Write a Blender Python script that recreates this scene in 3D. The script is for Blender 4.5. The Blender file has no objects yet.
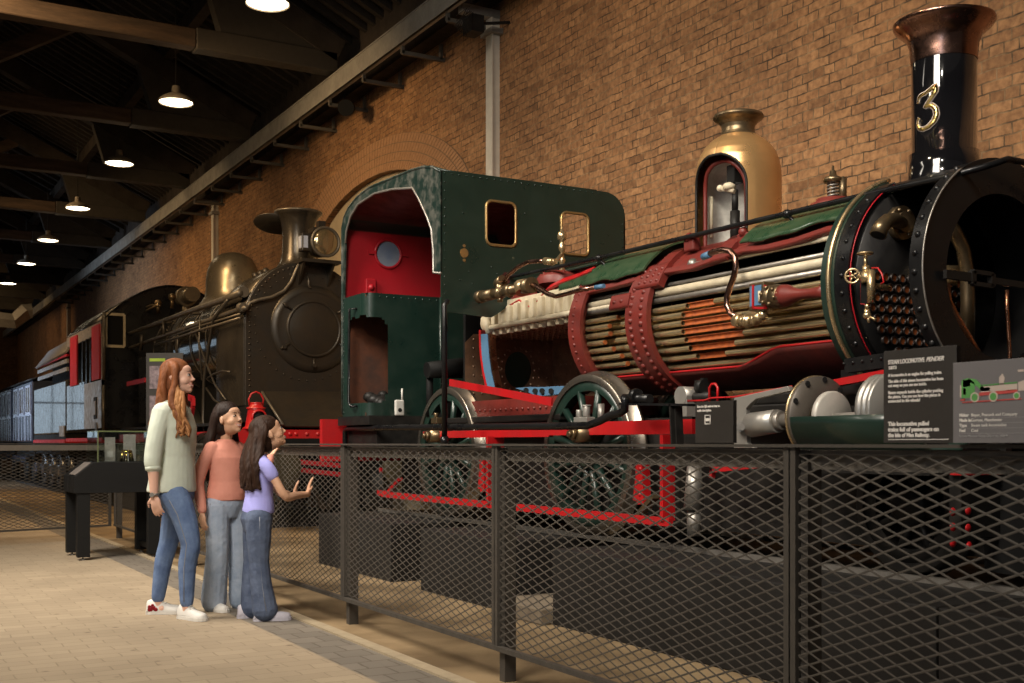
import bpy, bmesh, math, random
from mathutils import Vector, Matrix, noise
PI = math.pi
random.seed(7)
scene = bpy.context.scene
COL = scene.collection
V = Vector

# ---------------------------------------------------------------- camera
EYE = 1.12
YAW = math.radians(29.8)
FPX = 1138.0
cam_d = bpy.data.cameras.new('camera')
cam = bpy.data.objects.new('camera', cam_d)
COL.objects.link(cam)
cam.location = (0, 0, EYE)
cam.rotation_euler = (PI/2, 0, -YAW)
cam_d.sensor_width = 36.0
cam_d.lens = 36.0*FPX/1024.0
cam_d.shift_y = (443-341.5)/1024.0
cam_d.clip_end = 300
scene.camera = cam
cam_d.dof.use_dof = True; cam_d.dof.focus_distance = 7.8; cam_d.dof.aperture_fstop = 8.0

# ---------------------------------------------------------------- world, exposure
w = bpy.data.worlds.new('world'); scene.world = w
w.use_nodes = True
w.node_tree.nodes['Background'].inputs[0].default_value = (0.80, 0.72, 0.66, 1)
w.node_tree.nodes['Background'].inputs[1].default_value = 0.042
vs = scene.view_settings
vs.view_transform = 'Standard'; vs.look = 'None'; vs.exposure = 0.0; vs.gamma = 1.0
vs.use_curve_mapping = False

# ---------------------------------------------------------------- museum lights hung in the roof
def area(name, loc, target, size, power, col, sy=None, spread=105):
    d = bpy.data.lights.new(name, 'AREA'); d.energy = power; d.color = col
    d.shape = 'RECTANGLE'; d.size = size; d.size_y = sy or size; d.spread = math.radians(spread)
    o = bpy.data.objects.new(name, d); COL.objects.link(o)
    o.location = loc
    o.rotation_euler = (V(target)-V(loc)).to_track_quat('-Z', 'Y').to_euler()
    return o
def spot(name, loc, target, power, col, ang=60, blend=.6, rad=.12):
    d = bpy.data.lights.new(name, 'SPOT'); d.energy = power; d.color = col
    d.spot_size = math.radians(ang); d.spot_blend = blend; d.shadow_soft_size = rad
    o = bpy.data.objects.new(name, d); COL.objects.link(o)
    o.location = loc
    o.rotation_euler = (V(target)-V(loc)).to_track_quat('-Z', 'Y').to_euler()
    return o
WARM = (1.0, .80, .52)
NEUT = (1.0, .90, .77)
DEEP = (1.0, .66, .33)
COOL = (.70, .83, 1.0)
area('gallery_light', (-1.2, 2.5, 6.3), (5.0, 6.0, 1.4), 2.2, 260, NEUT, 3.5)
area('gallery_light', (-0.8, 8.5, 6.3), (3.0, 10.0, .4), 1.6, 300, NEUT, 3.0)
area('gallery_light', (0.6, 14.5, 6.0), (5.2, 17.0, 1.6), 1.5, 170, DEEP, 3.0)
area('gallery_light', (-0.6, 25.0, 6.0), (5.2, 27.0, 1.6), 2.0, 190, DEEP, 6.0)
spot('wall_spot', (1.6, 5.0, 6.2), (6.6, 3.5, 3.6), 200, WARM, 85)
spot('wall_spot', (1.8, 9.5, 6.2), (6.6, 9.0, 3.9), 215, DEEP, 85)
spot('wall_spot', (2.4, 15.0, 6.2), (6.6, 15.5, 4.4), 220, DEEP, 90)
spot('wall_spot', (2.4, 22.0, 6.2), (6.6, 23.5, 4.2), 170, DEEP, 90)
spot('engine_spot', (1.0, 1.5, 6.0), (4.6, 5.6, 2.0), 420, NEUT, 55, .5)
spot('engine_spot', (2.2, 9.0, 6.2), (4.9, 14.6, 2.6), 620, WARM, 40, .7)
area('gallery_light', (1.0, 44.0, 5.8), (4.5, 50.0, 1.0), 2.0, 170, DEEP, 6.0, spread=150)  # extra fill light added to brighten the far end
area('far_window_daylight', (-5.0, 33.0, 2.2), (3.9, 33.0, 1.0), 2.0, 260, COOL, 9.0, spread=60)
area('near_window_daylight', (-6.0, -2.0, 3.6), (4.8, 4.0, 3.0), 1.2, 25, COOL, 3.0)

# ---------------------------------------------------------------- helpers
SN, CS = math.sin(YAW), math.cos(YAW)
def at(u, v, X=None, Y=None, Z=None):
    """the point of the place seen at pixel (u,v) on a plane of known distance"""
    l = (u-512)/FPX; dx = SN+l*CS; dy = CS-l*SN; dz = (443-v)/FPX
    d = X/dx if X is not None else (Y/dy if Y is not None else (Z-EYE)/dz)
    return V((d*dx, d*dy, EYE+d*dz))

def sm(bs, sock, val):
    if sock in bs.inputs: bs.inputs[sock].default_value = val
def M(name, col, rough=.5, metal=0.0, col2=None, scale=6.0, amt=.5, bump=0.0, bscale=None, coat=0.0, rvar=.12, emis=None, trans=0.0, stretch=None, spec=.5):
    m = bpy.data.materials.new(name); m.use_nodes = True
    nt = m.node_tree; N = nt.nodes; L = nt.links
    b = N['Principled BSDF']
    b.inputs['Roughness'].default_value = rough; b.inputs['Metallic'].default_value = metal
    sm(b, 'Coat Weight', coat); sm(b, 'Specular IOR Level', spec)
    if trans: sm(b, 'Transmission Weight', trans)
    if emis: sm(b, 'Emission Color', (*emis[0], 1)); sm(b, 'Emission Strength', emis[1])
    c2 = col2 or tuple(c*.72 for c in col)
    tc = N.new('ShaderNodeTexCoord'); mp = N.new('ShaderNodeMapping')
    if stretch: mp.inputs['Scale'].default_value = stretch
    L.new(tc.outputs['Object'], mp.inputs[0])
    nz = N.new('ShaderNodeTexNoise'); nz.inputs['Scale'].default_value = scale
    nz.inputs['Detail'].default_value = 6; nz.inputs['Roughness'].default_value = .65
    L.new(mp.outputs[0], nz.inputs['Vector'])
    cr = N.new('ShaderNodeValToRGB')
    cr.color_ramp.elements[0].position = .5-.25*(1-amt)-.05; cr.color_ramp.elements[1].position = .72
    cr.color_ramp.elements[0].color = (*col, 1); cr.color_ramp.elements[1].color = (*c2, 1)
    L.new(nz.outputs[0], cr.inputs[0]); L.new(cr.outputs[0], b.inputs['Base Color'])
    if rvar:
        mr = N.new('ShaderNodeMapRange'); mr.inputs[1].default_value = .3; mr.inputs[2].default_value = .7
        mr.inputs[3].default_value = max(.02, rough-rvar); mr.inputs[4].default_value = min(1, rough+rvar)
        L.new(nz.outputs[0], mr.inputs[0]); L.new(mr.outputs[0], b.inputs['Roughness'])
    if bump:
        n2 = N.new('ShaderNodeTexNoise'); n2.inputs['Scale'].default_value = bscale or scale*6
        n2.inputs['Detail'].default_value = 4
        L.new(mp.outputs[0], n2.inputs['Vector'])
        bp = N.new('ShaderNodeBump'); bp.inputs['Strength'].default_value = bump; bp.inputs['Distance'].default_value = .01
        L.new(n2.outputs[0], bp.inputs['Height']); L.new(bp.outputs[0], b.inputs['Normal'])
    return m

class MB:
    def __init__(s): s.v = []; s.f = []; s.m = []; s.mi = 0; s.sm = []; s.smooth = True
    def add(s, vs, fs, smooth=None):
        o = len(s.v); s.v += [V(p) for p in vs]
        for f in fs:
            s.f.append([i+o for i in f]); s.m.append(s.mi); s.sm.append(s.smooth if smooth is None else smooth)
        return s
    def box(s, a, b, rot=None, c=None):
        (x0, y0, z0), (x1, y1, z1) = a, b
        p = [V(q) for q in ((x0,y0,z0),(x1,y0,z0),(x1,y1,z0),(x0,y1,z0),(x0,y0,z1),(x1,y0,z1),(x1,y1,z1),(x0,y1,z1))]
        if rot is not None:
            c = V(c) if c is not None else (V(a)+V(b))/2
            p = [rot @ (q-c) + c for q in p]
        return s.add(p, [(0,3,2,1),(4,5,6,7),(0,1,5,4),(1,2,6,5),(2,3,7,6),(3,0,4,7)], False)
    def bar(s, p, q, w, h, up=(0,0,1)):
        p, q = V(p), V(q); d = (q-p).normalized(); up = V(up)
        x = d.cross(up)
        if x.length < 1e-4: x = d.cross(V((1,0,0)))
        x.normalize(); z = x.cross(d)
        vs = [e+x*(a*w/2)+z*(b*h/2) for e in (p, q) for a, b in ((-1,-1),(1,-1),(1,1),(-1,1))]
        return s.add(vs, [(0,1,2,3),(7,6,5,4),(0,4,5,1),(1,5,6,2),(2,6,7,3),(3,7,4,0)], False)
    def tube(s, path, r, n=10, closed=False, caps=True):
        path = [V(p) for p in path]; k = len(path)
        rs = r if isinstance(r, (list, tuple)) else [r]*k
        tang = []
        for i in range(k):
            a = path[(i-1) % k] if (closed or i) else path[0]
            b = path[(i+1) % k] if (closed or i < k-1) else path[-1]
            t = b-a
            tang.append(t.normalized() if t.length > 1e-9 else V((0,0,1)))
        t0 = tang[0]; ref = V((0,0,1)) if abs(t0.z) < .9 else V((1,0,0))
        x = t0.cross(ref).normalized(); vs = []
        for i in range(k):
            t = tang[i]; x = x-t*x.dot(t)
            if x.length < 1e-6: x = t.cross(V((0,1,0)))
            x.normalize(); y = t.cross(x)
            for j in range(n):
                a = 2*PI*j/n
                vs.append(path[i]+(x*math.cos(a)+y*math.sin(a))*rs[i])
        fs = []
        for i in range(k if closed else k-1):
            for j in range(n):
                a, b = i*n+j, i*n+(j+1) % n; c, d = ((i+1) % k)*n+j, ((i+1) % k)*n+(j+1) % n
                fs.append((a, b, d, c))
        if caps and not closed:
            fs += [tuple(range(n-1, -1, -1)), tuple(range((k-1)*n, k*n))]
        return s.add(vs, fs)
    def cyl(s, p, q, r, r2=None, n=20, caps=True):
        p, q = V(p), V(q); r2 = r if r2 is None else r2
        d = (q-p).normalized(); ref = V((0,0,1)) if abs(d.z) < .9 else V((1,0,0))
        x = d.cross(ref).normalized(); y = d.cross(x); vs = []
        for c, rr in ((p, r), (q, r2)):
            for j in range(n):
                a = 2*PI*j/n; vs.append(c+(x*math.cos(a)+y*math.sin(a))*rr)
        s.add(vs, [(j, (j+1) % n, n+(j+1) % n, n+j) for j in range(n)])
        if caps:
            o = len(s.v)-2*n
            for f in (list(range(o+n-1, o-1, -1)), list(range(o+n, o+2*n))):
                s.f.append(f); s.m.append(s.mi); s.sm.append(False)
        return s
    def lathe(s, prof, o=(0,0,0), ax=(0,0,1), n=32, a0=0, a1=2*PI, keep=None):
        """prof: (radius, height) along axis"""
        o = V(o); ax = V(ax).normalized(); ref = V((0,0,1)) if abs(ax.z) < .9 else V((1,0,0))
        x = ax.cross(ref).normalized(); y = ax.cross(x); full = abs(a1-a0-2*PI) < 1e-6
        m = n if full else n+1; vs = []
        for r, h in prof:
            for j in range(m):
                a = a0+(a1-a0)*j/n
                vs.append(o+ax*h+(x*math.cos(a)+y*math.sin(a))*r)
        fs = []
        for i in range(len(prof)-1):
            for j in range(n):
                k = (j+1) % m
                fs.append((i*m+j, i*m+k, (i+1)*m+k, (i+1)*m+j))
        return s.add(vs, fs)
    def ball(s, c, r, n=12, m=8, sc=(1,1,1), rot=None):
        c = V(c); vs = []
        for i in range(m+1):
            t = PI*i/m
            for j in range(n):
                a = 2*PI*j/n
                p = V((math.sin(t)*math.cos(a)*r*sc[0], math.sin(t)*math.sin(a)*r*sc[1], math.cos(t)*r*sc[2]))
                if rot is not None: p = rot @ p
                vs.append(c+p)
        fs = [(i*n+j, (i+1)*n+j, (i+1)*n+(j+1) % n, i*n+(j+1) % n) for i in range(m) for j in range(n)]
        return s.add(vs, fs)
    def rivet(s, c, nrm, r=.008, h=.006):
        nrm = V(nrm).normalized(); c = V(c); ref = V((0,0,1)) if abs(nrm.z) < .9 else V((1,0,0))
        x = nrm.cross(ref).normalized(); y = nrm.cross(x); vs = []
        for rr, hh in ((1, 0), (.75, .7)):
            for j in range(6):
                a = PI*j/3; vs.append(c+(x*math.cos(a)+y*math.sin(a))*r*rr+nrm*h*hh)
        vs.append(c+nrm*h)
        fs = [(j, (j+1) % 6, 6+(j+1) % 6, 6+j) for j in range(6)]+[(6+j, 6+(j+1) % 6, 12) for j in range(6)]
        return s.add(vs, fs)
    def prism(s, poly, ax, a, b, smooth=False):
        """poly: 2-D points in the plane across axis ax (0:x ->(y,z), 1:y ->(x,z), 2:z ->(x,y)), extruded a..b"""
        def mk(p, t):
            return {0: (t, p[0], p[1]), 1: (p[0], t, p[1]), 2: (p[0], p[1], t)}[ax]
        n = len(poly); vs = [mk(p, a) for p in poly]+[mk(p, b) for p in poly]
        return s.add(vs, [tuple(range(n)), tuple(range(2*n-1, n-1, -1))]+[(i, n+i, n+(i+1) % n, (i+1) % n) for i in range(n)], smooth)
    def strip(s, A, B, smooth=None):
        """band between two polylines"""
        n = len(A); return s.add(list(A)+list(B), [(i, i+1, n+i+1, n+i) for i in range(n-1)], smooth)
    def grid(s, rows, smooth=None):
        m = len(rows[0]); return s.add([p for r in rows for p in r], [(i*m+j, i*m+j+1, (i+1)*m+j+1, (i+1)*m+j) for i in range(len(rows)-1) for j in range(m-1)], smooth)
    def build(s, name, mat, parent=None, loc=None, bevel=0, recalc=True, solid=0, sub=0):
        me = bpy.data.meshes.new(name)
        org = ORG.get(parent.name, V((0,0,0))) if parent is not None else (V(loc) if loc is not None else V((0,0,0)))
        me.from_pydata([tuple(p-org) for p in s.v], [], s.f)
        for mm in (mat if isinstance(mat, (list, tuple)) else [mat]): me.materials.append(mm)
        me.polygons.foreach_set('material_index', s.m); me.polygons.foreach_set('use_smooth', s.sm)
        if recalc:
            bm = bmesh.new(); bm.from_mesh(me)
            bmesh.ops.recalc_face_normals(bm, faces=bm.faces); bm.to_mesh(me); bm.free()
        me.update()
        o = bpy.data.objects.new(name, me); COL.objects.link(o)
        if parent is not None: o.parent = parent; ORG[o.name] = org
        elif loc is not None: o.location = loc
        if solid:
            q = o.modifiers.new('solid', 'SOLIDIFY'); q.thickness = solid; q.offset = 0
        if bevel:
            q = o.modifiers.new('bevel', 'BEVEL'); q.width = bevel; q.segments = 2; q.limit_method = 'ANGLE'
        if sub:
            q = o.modifiers.new('sub', 'SUBSURF'); q.levels = sub; q.render_levels = sub
        return o
ORG = {}
def thing(name, label, cat, loc=(0,0,0), rz=0, group=None, local=False):
    o = bpy.data.objects.new(name, None); COL.objects.link(o)
    o.location = loc; o.rotation_euler = (0, 0, rz); o.empty_display_size = .1
    ORG[o.name] = V((0,0,0)) if local else V(loc)
    return tag(o, label, cat, group)
def tag(o, label, cat=None, group=None):
    o['label'] = label
    if cat: o['category'] = cat
    if group: o['group'] = group
    return o
def struct(o): o['kind'] = 'structure'; return o
def copy_tree(o, parent=None):
    c = o.copy(); COL.objects.link(c); c.parent = parent
    for ch in list(o.children):
        copy_tree(ch, c)
    return c
def text(body, size, o, xd, up, mat, parent, name='lettering', depth=.0008, bold=0, align='LEFT', shear=0, spacing=1.0, width=None):
    cu = bpy.data.curves.new('t', 'FONT'); cu.body = body; cu.size = size; cu.extrude = depth; cu.offset = bold
    cu.align_x = align; cu.shear = shear; cu.space_line = spacing; cu.resolution_u = 3
    t = bpy.data.objects.new('t', cu); COL.objects.link(t)
    dg = bpy.context.evaluated_depsgraph_get(); dg.update()
    me = bpy.data.meshes.new_from_object(t.evaluated_get(dg))
    bpy.data.objects.remove(t)
    xd, up = V(xd).normalized(), V(up).normalized(); nz = xd.cross(up)
    mb = MB(); k = 1.0
    if width:
        ww = max((v.co.x for v in me.vertices), default=1); k = width/ww
    mb.add([V(o)+xd*v.co.x*k+up*v.co.y+nz*v.co.z for v in me.vertices], [tuple(p.vertices) for p in me.polygons], False)
    return mb.build(name, mat, parent, recalc=False)
def remesh(o, vox, smooth=4, fac=.5):
    """fuse overlapping volumes of one mesh into one continuous skin"""
    q = o.modifiers.new('r', 'REMESH'); q.mode = 'VOXEL'; q.voxel_size = vox; q.use_smooth_shade = True
    if smooth:
        q = o.modifiers.new('s', 'SMOOTH'); q.iterations = smooth; q.factor = fac
    dg = bpy.context.evaluated_depsgraph_get(); dg.update()
    me = bpy.data.meshes.new_from_object(o.evaluated_get(dg))
    mats = [m for m in o.data.materials]
    o.modifiers.clear(); o.data = me
    me.materials.clear()
    for m in mats: me.materials.append(m)
    me.polygons.foreach_set('use_smooth', [True]*len(me.polygons))
    return o

# ---------------------------------------------------------------- materials
K = {}
K['black'] = M('black_paint', (.005,.005,.006), .30, 0, (.010,.010,.010), 5, coat=.06, spec=.3)
K['chimney_black'] = M('polished_chimney_black', (.004,.004,.005), .10, 0, (.007,.007,.008), 4, coat=1.0, rvar=.04)
K['rail_paint'] = M('fence_rail_paint', (.16,.14,.115), .6, 0)
K['smoke_black'] = M('smokebox_black', (.006,.006,.007), .42, 0, (.012,.011,.010), 7, spec=.25)
K['inner_black'] = M('inner_soot_black', (.004,.004,.004), .7, 0, (.008,.008,.008), 6, spec=.15)
K['frame_black'] = M('frame_black', (.007,.007,.007), .5, 0, (.016,.014,.012), 9, spec=.25)
K['green'] = M('dark_green_paint', (.007,.021,.016), .36, 0, (.011,.028,.020), 4, bump=.05, bscale=14, coat=.2)
K['clad_green'] = M('cladding_green', (.018,.050,.024), .33, 0, (.045,.075,.035), 9, coat=.2)
K['red'] = M('signal_red_paint', (.42,.008,.010), .42, 0, (.30,.006,.008), 5)
K['cab_red'] = M('cab_red_paint', (.36,.004,.012), .5, 0, (.28,.004,.010), 3, rvar=.05)
K['oxide'] = M('red_oxide', (.17,.020,.014), .5, 0, (.11,.015,.011), 10, bump=.1, bscale=40)
K['oxide_dark'] = M('red_oxide_dark', (.105,.016,.012), .5, 0, (.05,.010,.009), 8)
K['brass'] = M('brass', (.62,.47,.27), .30, .85, (.42,.31,.17), 14)
K['old_brass'] = M('dull_brass_tube', (.78,.64,.38), .24, .85, (.62,.49,.27), 1.2, rvar=0)
K['brass_dark'] = M('tarnished_brass', (.26,.19,.105), .36, .85, (.13,.095,.06), 12)
K['dome_brass'] = M('lacquered_brass_dome', (.78,.47,.20), .32, .75, (.64,.38,.16), 3)
K['copper'] = M('copper', (.62,.30,.17), .28, 1, (.42,.2,.12), 9)
K['pipe_copper'] = M('browned_copper', (.36,.20,.15), .25, 1, (.24,.14,.11), 9)
K['steel'] = M('bright_steel', (.38,.365,.335), .38, .6, (.36,.34,.31), 10)
K['worn_steel'] = M('worn_steel', (.34,.32,.29), .42, .7, (.20,.18,.16), 16)
K['cream'] = M('cream_paint', (.62,.55,.40), .5, 0, (.45,.38,.26), 12)
K['white_in'] = M('dome_inner_white', (.78,.77,.70), .5, 0, (.38,.37,.33), 7)
K['orange'] = M('cut_tube_orange', (.44,.105,.016), .6, 0, (.17,.035,.010), 22, amt=.5)
K['ferrule'] = M('tube_end_soot', (.03,.022,.018), .5, .3)
K['tube_bore'] = M('tube_bore_orange', (.42,.11,.02), .6, 0, (.20,.045,.012), 9)
K['blue'] = M('pale_blue_paint', (.075,.17,.29), .5, 0, (.06,.14,.24), 8)
K['firebox'] = M('firebox_brown', (.22,.125,.07), .5, .2, (.09,.06,.04), 8, bump=.2)
K['rust'] = M('bunker_rust', (.12,.035,.012), .7, 0, (.035,.016,.010), 4, bump=.2)
K['bare_edge'] = M('bare_scratched_metal', (.010,.022,.018), .38, .0, (.10,.10,.085), 11, amt=1.0)
K['soot_brown'] = M('weathered_brown_black', (.034,.026,.018), .42, .35, (.016,.013,.010), 4, bump=.08)
K['boiler_gloss'] = M('glossy_boiler_cladding', (.030,.025,.019), .20, .4, (.018,.016,.013), 1.5, rvar=.04, coat=.7)
K['bracket'] = M('bracket_grey', (.10,.09,.075), .6, 0)
K['boiler_bronze'] = M('oiled_boiler_steel', (.060,.050,.038), .27, .6, (.026,.022,.018), 1.5, rvar=.05)
K['dome_grey'] = M('grey_brown_dome', (.20,.17,.12), .33, .7, (.12,.10,.075), 5)
K['pipe_grey'] = M('old_pipe_grey', (.13,.11,.085), .4, .5, (.065,.055,.042), 10)
K['window_frame'] = M('cream_window_frame', (.50,.42,.28), .5, 0)
K['cab_brass'] = M('worn_brass_frame', (.55,.36,.14), .4, .8, (.3,.2,.1), 14)
K['panel_silver'] = M('silver_panel', (.42,.39,.37), .35, .5, (.22,.20,.19), 8)
K['gloss_grey'] = M('glossy_dark_tender', (.05,.048,.05), .24, .2, (.03,.03,.032), 5, coat=.6)
K['coach_blue'] = M('coach_blue_grey', (.08,.095,.14), .2, .2, (.05,.06,.09), 5, coat=.6)
K['coach_line'] = M('coach_lining', (.42,.45,.55), .3, .1)
K['coach_glass'] = M('coach_window', (.10,.065,.035), .1, 0, (.03,.02,.015), 1.5)
K['fence'] = M('fence_dark_grey_paint', (.062,.053,.043), .6, 0, (.045,.039,.032), 14)
K['mesh'] = M('expanded_mesh_paint', (.070,.059,.047), .65, 0, (.055,.047,.038), 14)
K['stand'] = M('matt_black_stand', (.007,.007,.007), .6, 0, spec=.25)
K['plate_grey'] = M('label_plate_grey', (.25,.22,.20), .4, .2)
K['board_dark'] = M('sign_charcoal', (.030,.026,.022), .55, 0, (.026,.022,.019), 8)
K['board_grey'] = M('sign_grey', (.155,.145,.145), .55, 0, (.145,.135,.135), 8)
K['print_white'] = M('white_print', (.72,.68,.63), .6, 0, (.7,.66,.6))
K['print_grey'] = M('pale_print', (.42,.40,.39), .6, 0)
K['print_green'] = M('green_print', (.10,.32,.08), .6, 0)
K['print_red'] = M('red_print', (.50,.07,.06), .6, 0)
K['print_cream'] = M('cream_print', (.55,.45,.38), .6, 0)
K['print_lime'] = M('lime_print', (.30,.42,.03), .6, 0)
K['plinth'] = M('charcoal_plinth', (.008,.007,.0065), .65, 0, (.011,.010,.009), 5, spec=.3)
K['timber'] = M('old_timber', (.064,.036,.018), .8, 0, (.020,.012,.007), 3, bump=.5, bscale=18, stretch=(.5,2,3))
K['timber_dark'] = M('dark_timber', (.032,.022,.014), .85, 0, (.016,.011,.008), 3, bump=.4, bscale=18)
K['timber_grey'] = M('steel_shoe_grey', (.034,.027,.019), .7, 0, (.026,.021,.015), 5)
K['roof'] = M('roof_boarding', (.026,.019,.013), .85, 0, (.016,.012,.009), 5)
K['crane'] = M('grey_steel_beam', (.30,.285,.255), .5, .1, (.20,.19,.17), 4)
K['column'] = M('galvanised_column', (.62,.58,.50), .45, .1, (.48,.45,.39), 4)
K['enamel'] = M('lamp_enamel', (.20,.17,.13), .5, 0)
K['glow'] = M('lamp_glow', (1,.9,.7), .5, 0, emis=((1.0,.84,.58), 9.0))
K['infill'] = M('arch_render', (.34,.28,.19), .9, 0, (.27,.22,.15), 3)
K['denim_a'] = M('denim_mid_blue', (.085,.14,.28), .9, 0, (.17,.25,.42), 9, bump=.8, bscale=22, amt=.7)
K['denim_b'] = M('denim_light_blue', (.27,.34,.45), .9, 0, (.42,.48,.58), 7, bump=.8, bscale=22, amt=.7)
K['denim_c'] = M('denim_dark_blue', (.055,.078,.14), .9, 0, (.12,.155,.24), 8, bump=.8, bscale=22, amt=.7)
K['stitch'] = M('denim_seam_pale', (.25,.27,.32), .8, 0)
K['shirt_mint'] = M('pale_sage_blouse', (.62,.68,.58), .85, 0, (.57,.62,.53), 10, bump=.7, bscale=11)
K['shirt_coral'] = M('coral_top', (.74,.32,.24), .88, 0, (.66,.27,.20), 8, bump=.7, bscale=11)
K['shirt_lilac'] = M('lilac_tee', (.40,.40,.86), .88, 0, (.35,.35,.77), 8, bump=.7, bscale=11)
K['skin_a'] = M('fair_skin', (.74,.45,.34), .5, 0, (.70,.41,.30), 9, rvar=.05)
K['skin_b'] = M('tan_skin', (.62,.36,.23), .5, 0, (.58,.33,.21), 9, rvar=.05)
def hairmat(n, c, c2):
    return M(n, c, .6, .0, c2, 26, spec=.25, bump=.6, bscale=90, stretch=(1,1,.12))
K['hair_red'] = hairmat('auburn_hair', (.26,.088,.030), (.10,.035,.015))
K['hair_tip'] = hairmat('golden_hair', (.40,.19,.07), (.20,.08,.03))
K['hair_dark'] = hairmat('dark_brown_hair', (.012,.006,.004), (.024,.011,.007))
K['hair_brown'] = hairmat('brown_hair', (.022,.010,.006), (.045,.02,.011))
K['lips'] = M('lips', (.50,.16,.14), .4, 0)
K['teeth'] = M('teeth', (.75,.70,.62), .4, 0)
K['eyew'] = M('eye_white', (.65,.6,.55), .2, 0)
K['eyed'] = M('eye_dark', (.02,.012,.01), .2, 0)
K['brow'] = M('brow', (.07,.035,.02), .8, 0)
K['shoe'] = M('white_leather', (.72,.70,.66), .5, 0, (.66,.64,.6), 12)
K['shoe_b'] = M('lilac_white_canvas', (.55,.53,.60), .6, 0)
K['shoe_red'] = M('glitter_red', (.30,.01,.02), .3, .5)
K['glass'] = M('case_glass', (.9,1,.95), .02, 0, trans=1.0, rvar=0)
K['gold'] = M('gold', (.85,.62,.22), .25, 1)
K['lens'] = M('headlamp_lens', (.30,.22,.12), .12, .7, (.22,.16,.08), 3, coat=.8)
K['dark_hole'] = M('deep_shadow_black', (.004,.004,.004), .9, 0)
K['radio'] = M('pale_grey_plastic', (.55,.54,.50), .5, 0)
K['duct'] = M('galvanised_duct', (.42,.40,.37), .45, .4)
K['olive'] = M('olive_buffer', (.10,.085,.05), .45, .5, (.05,.042,.03), 6)

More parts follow.
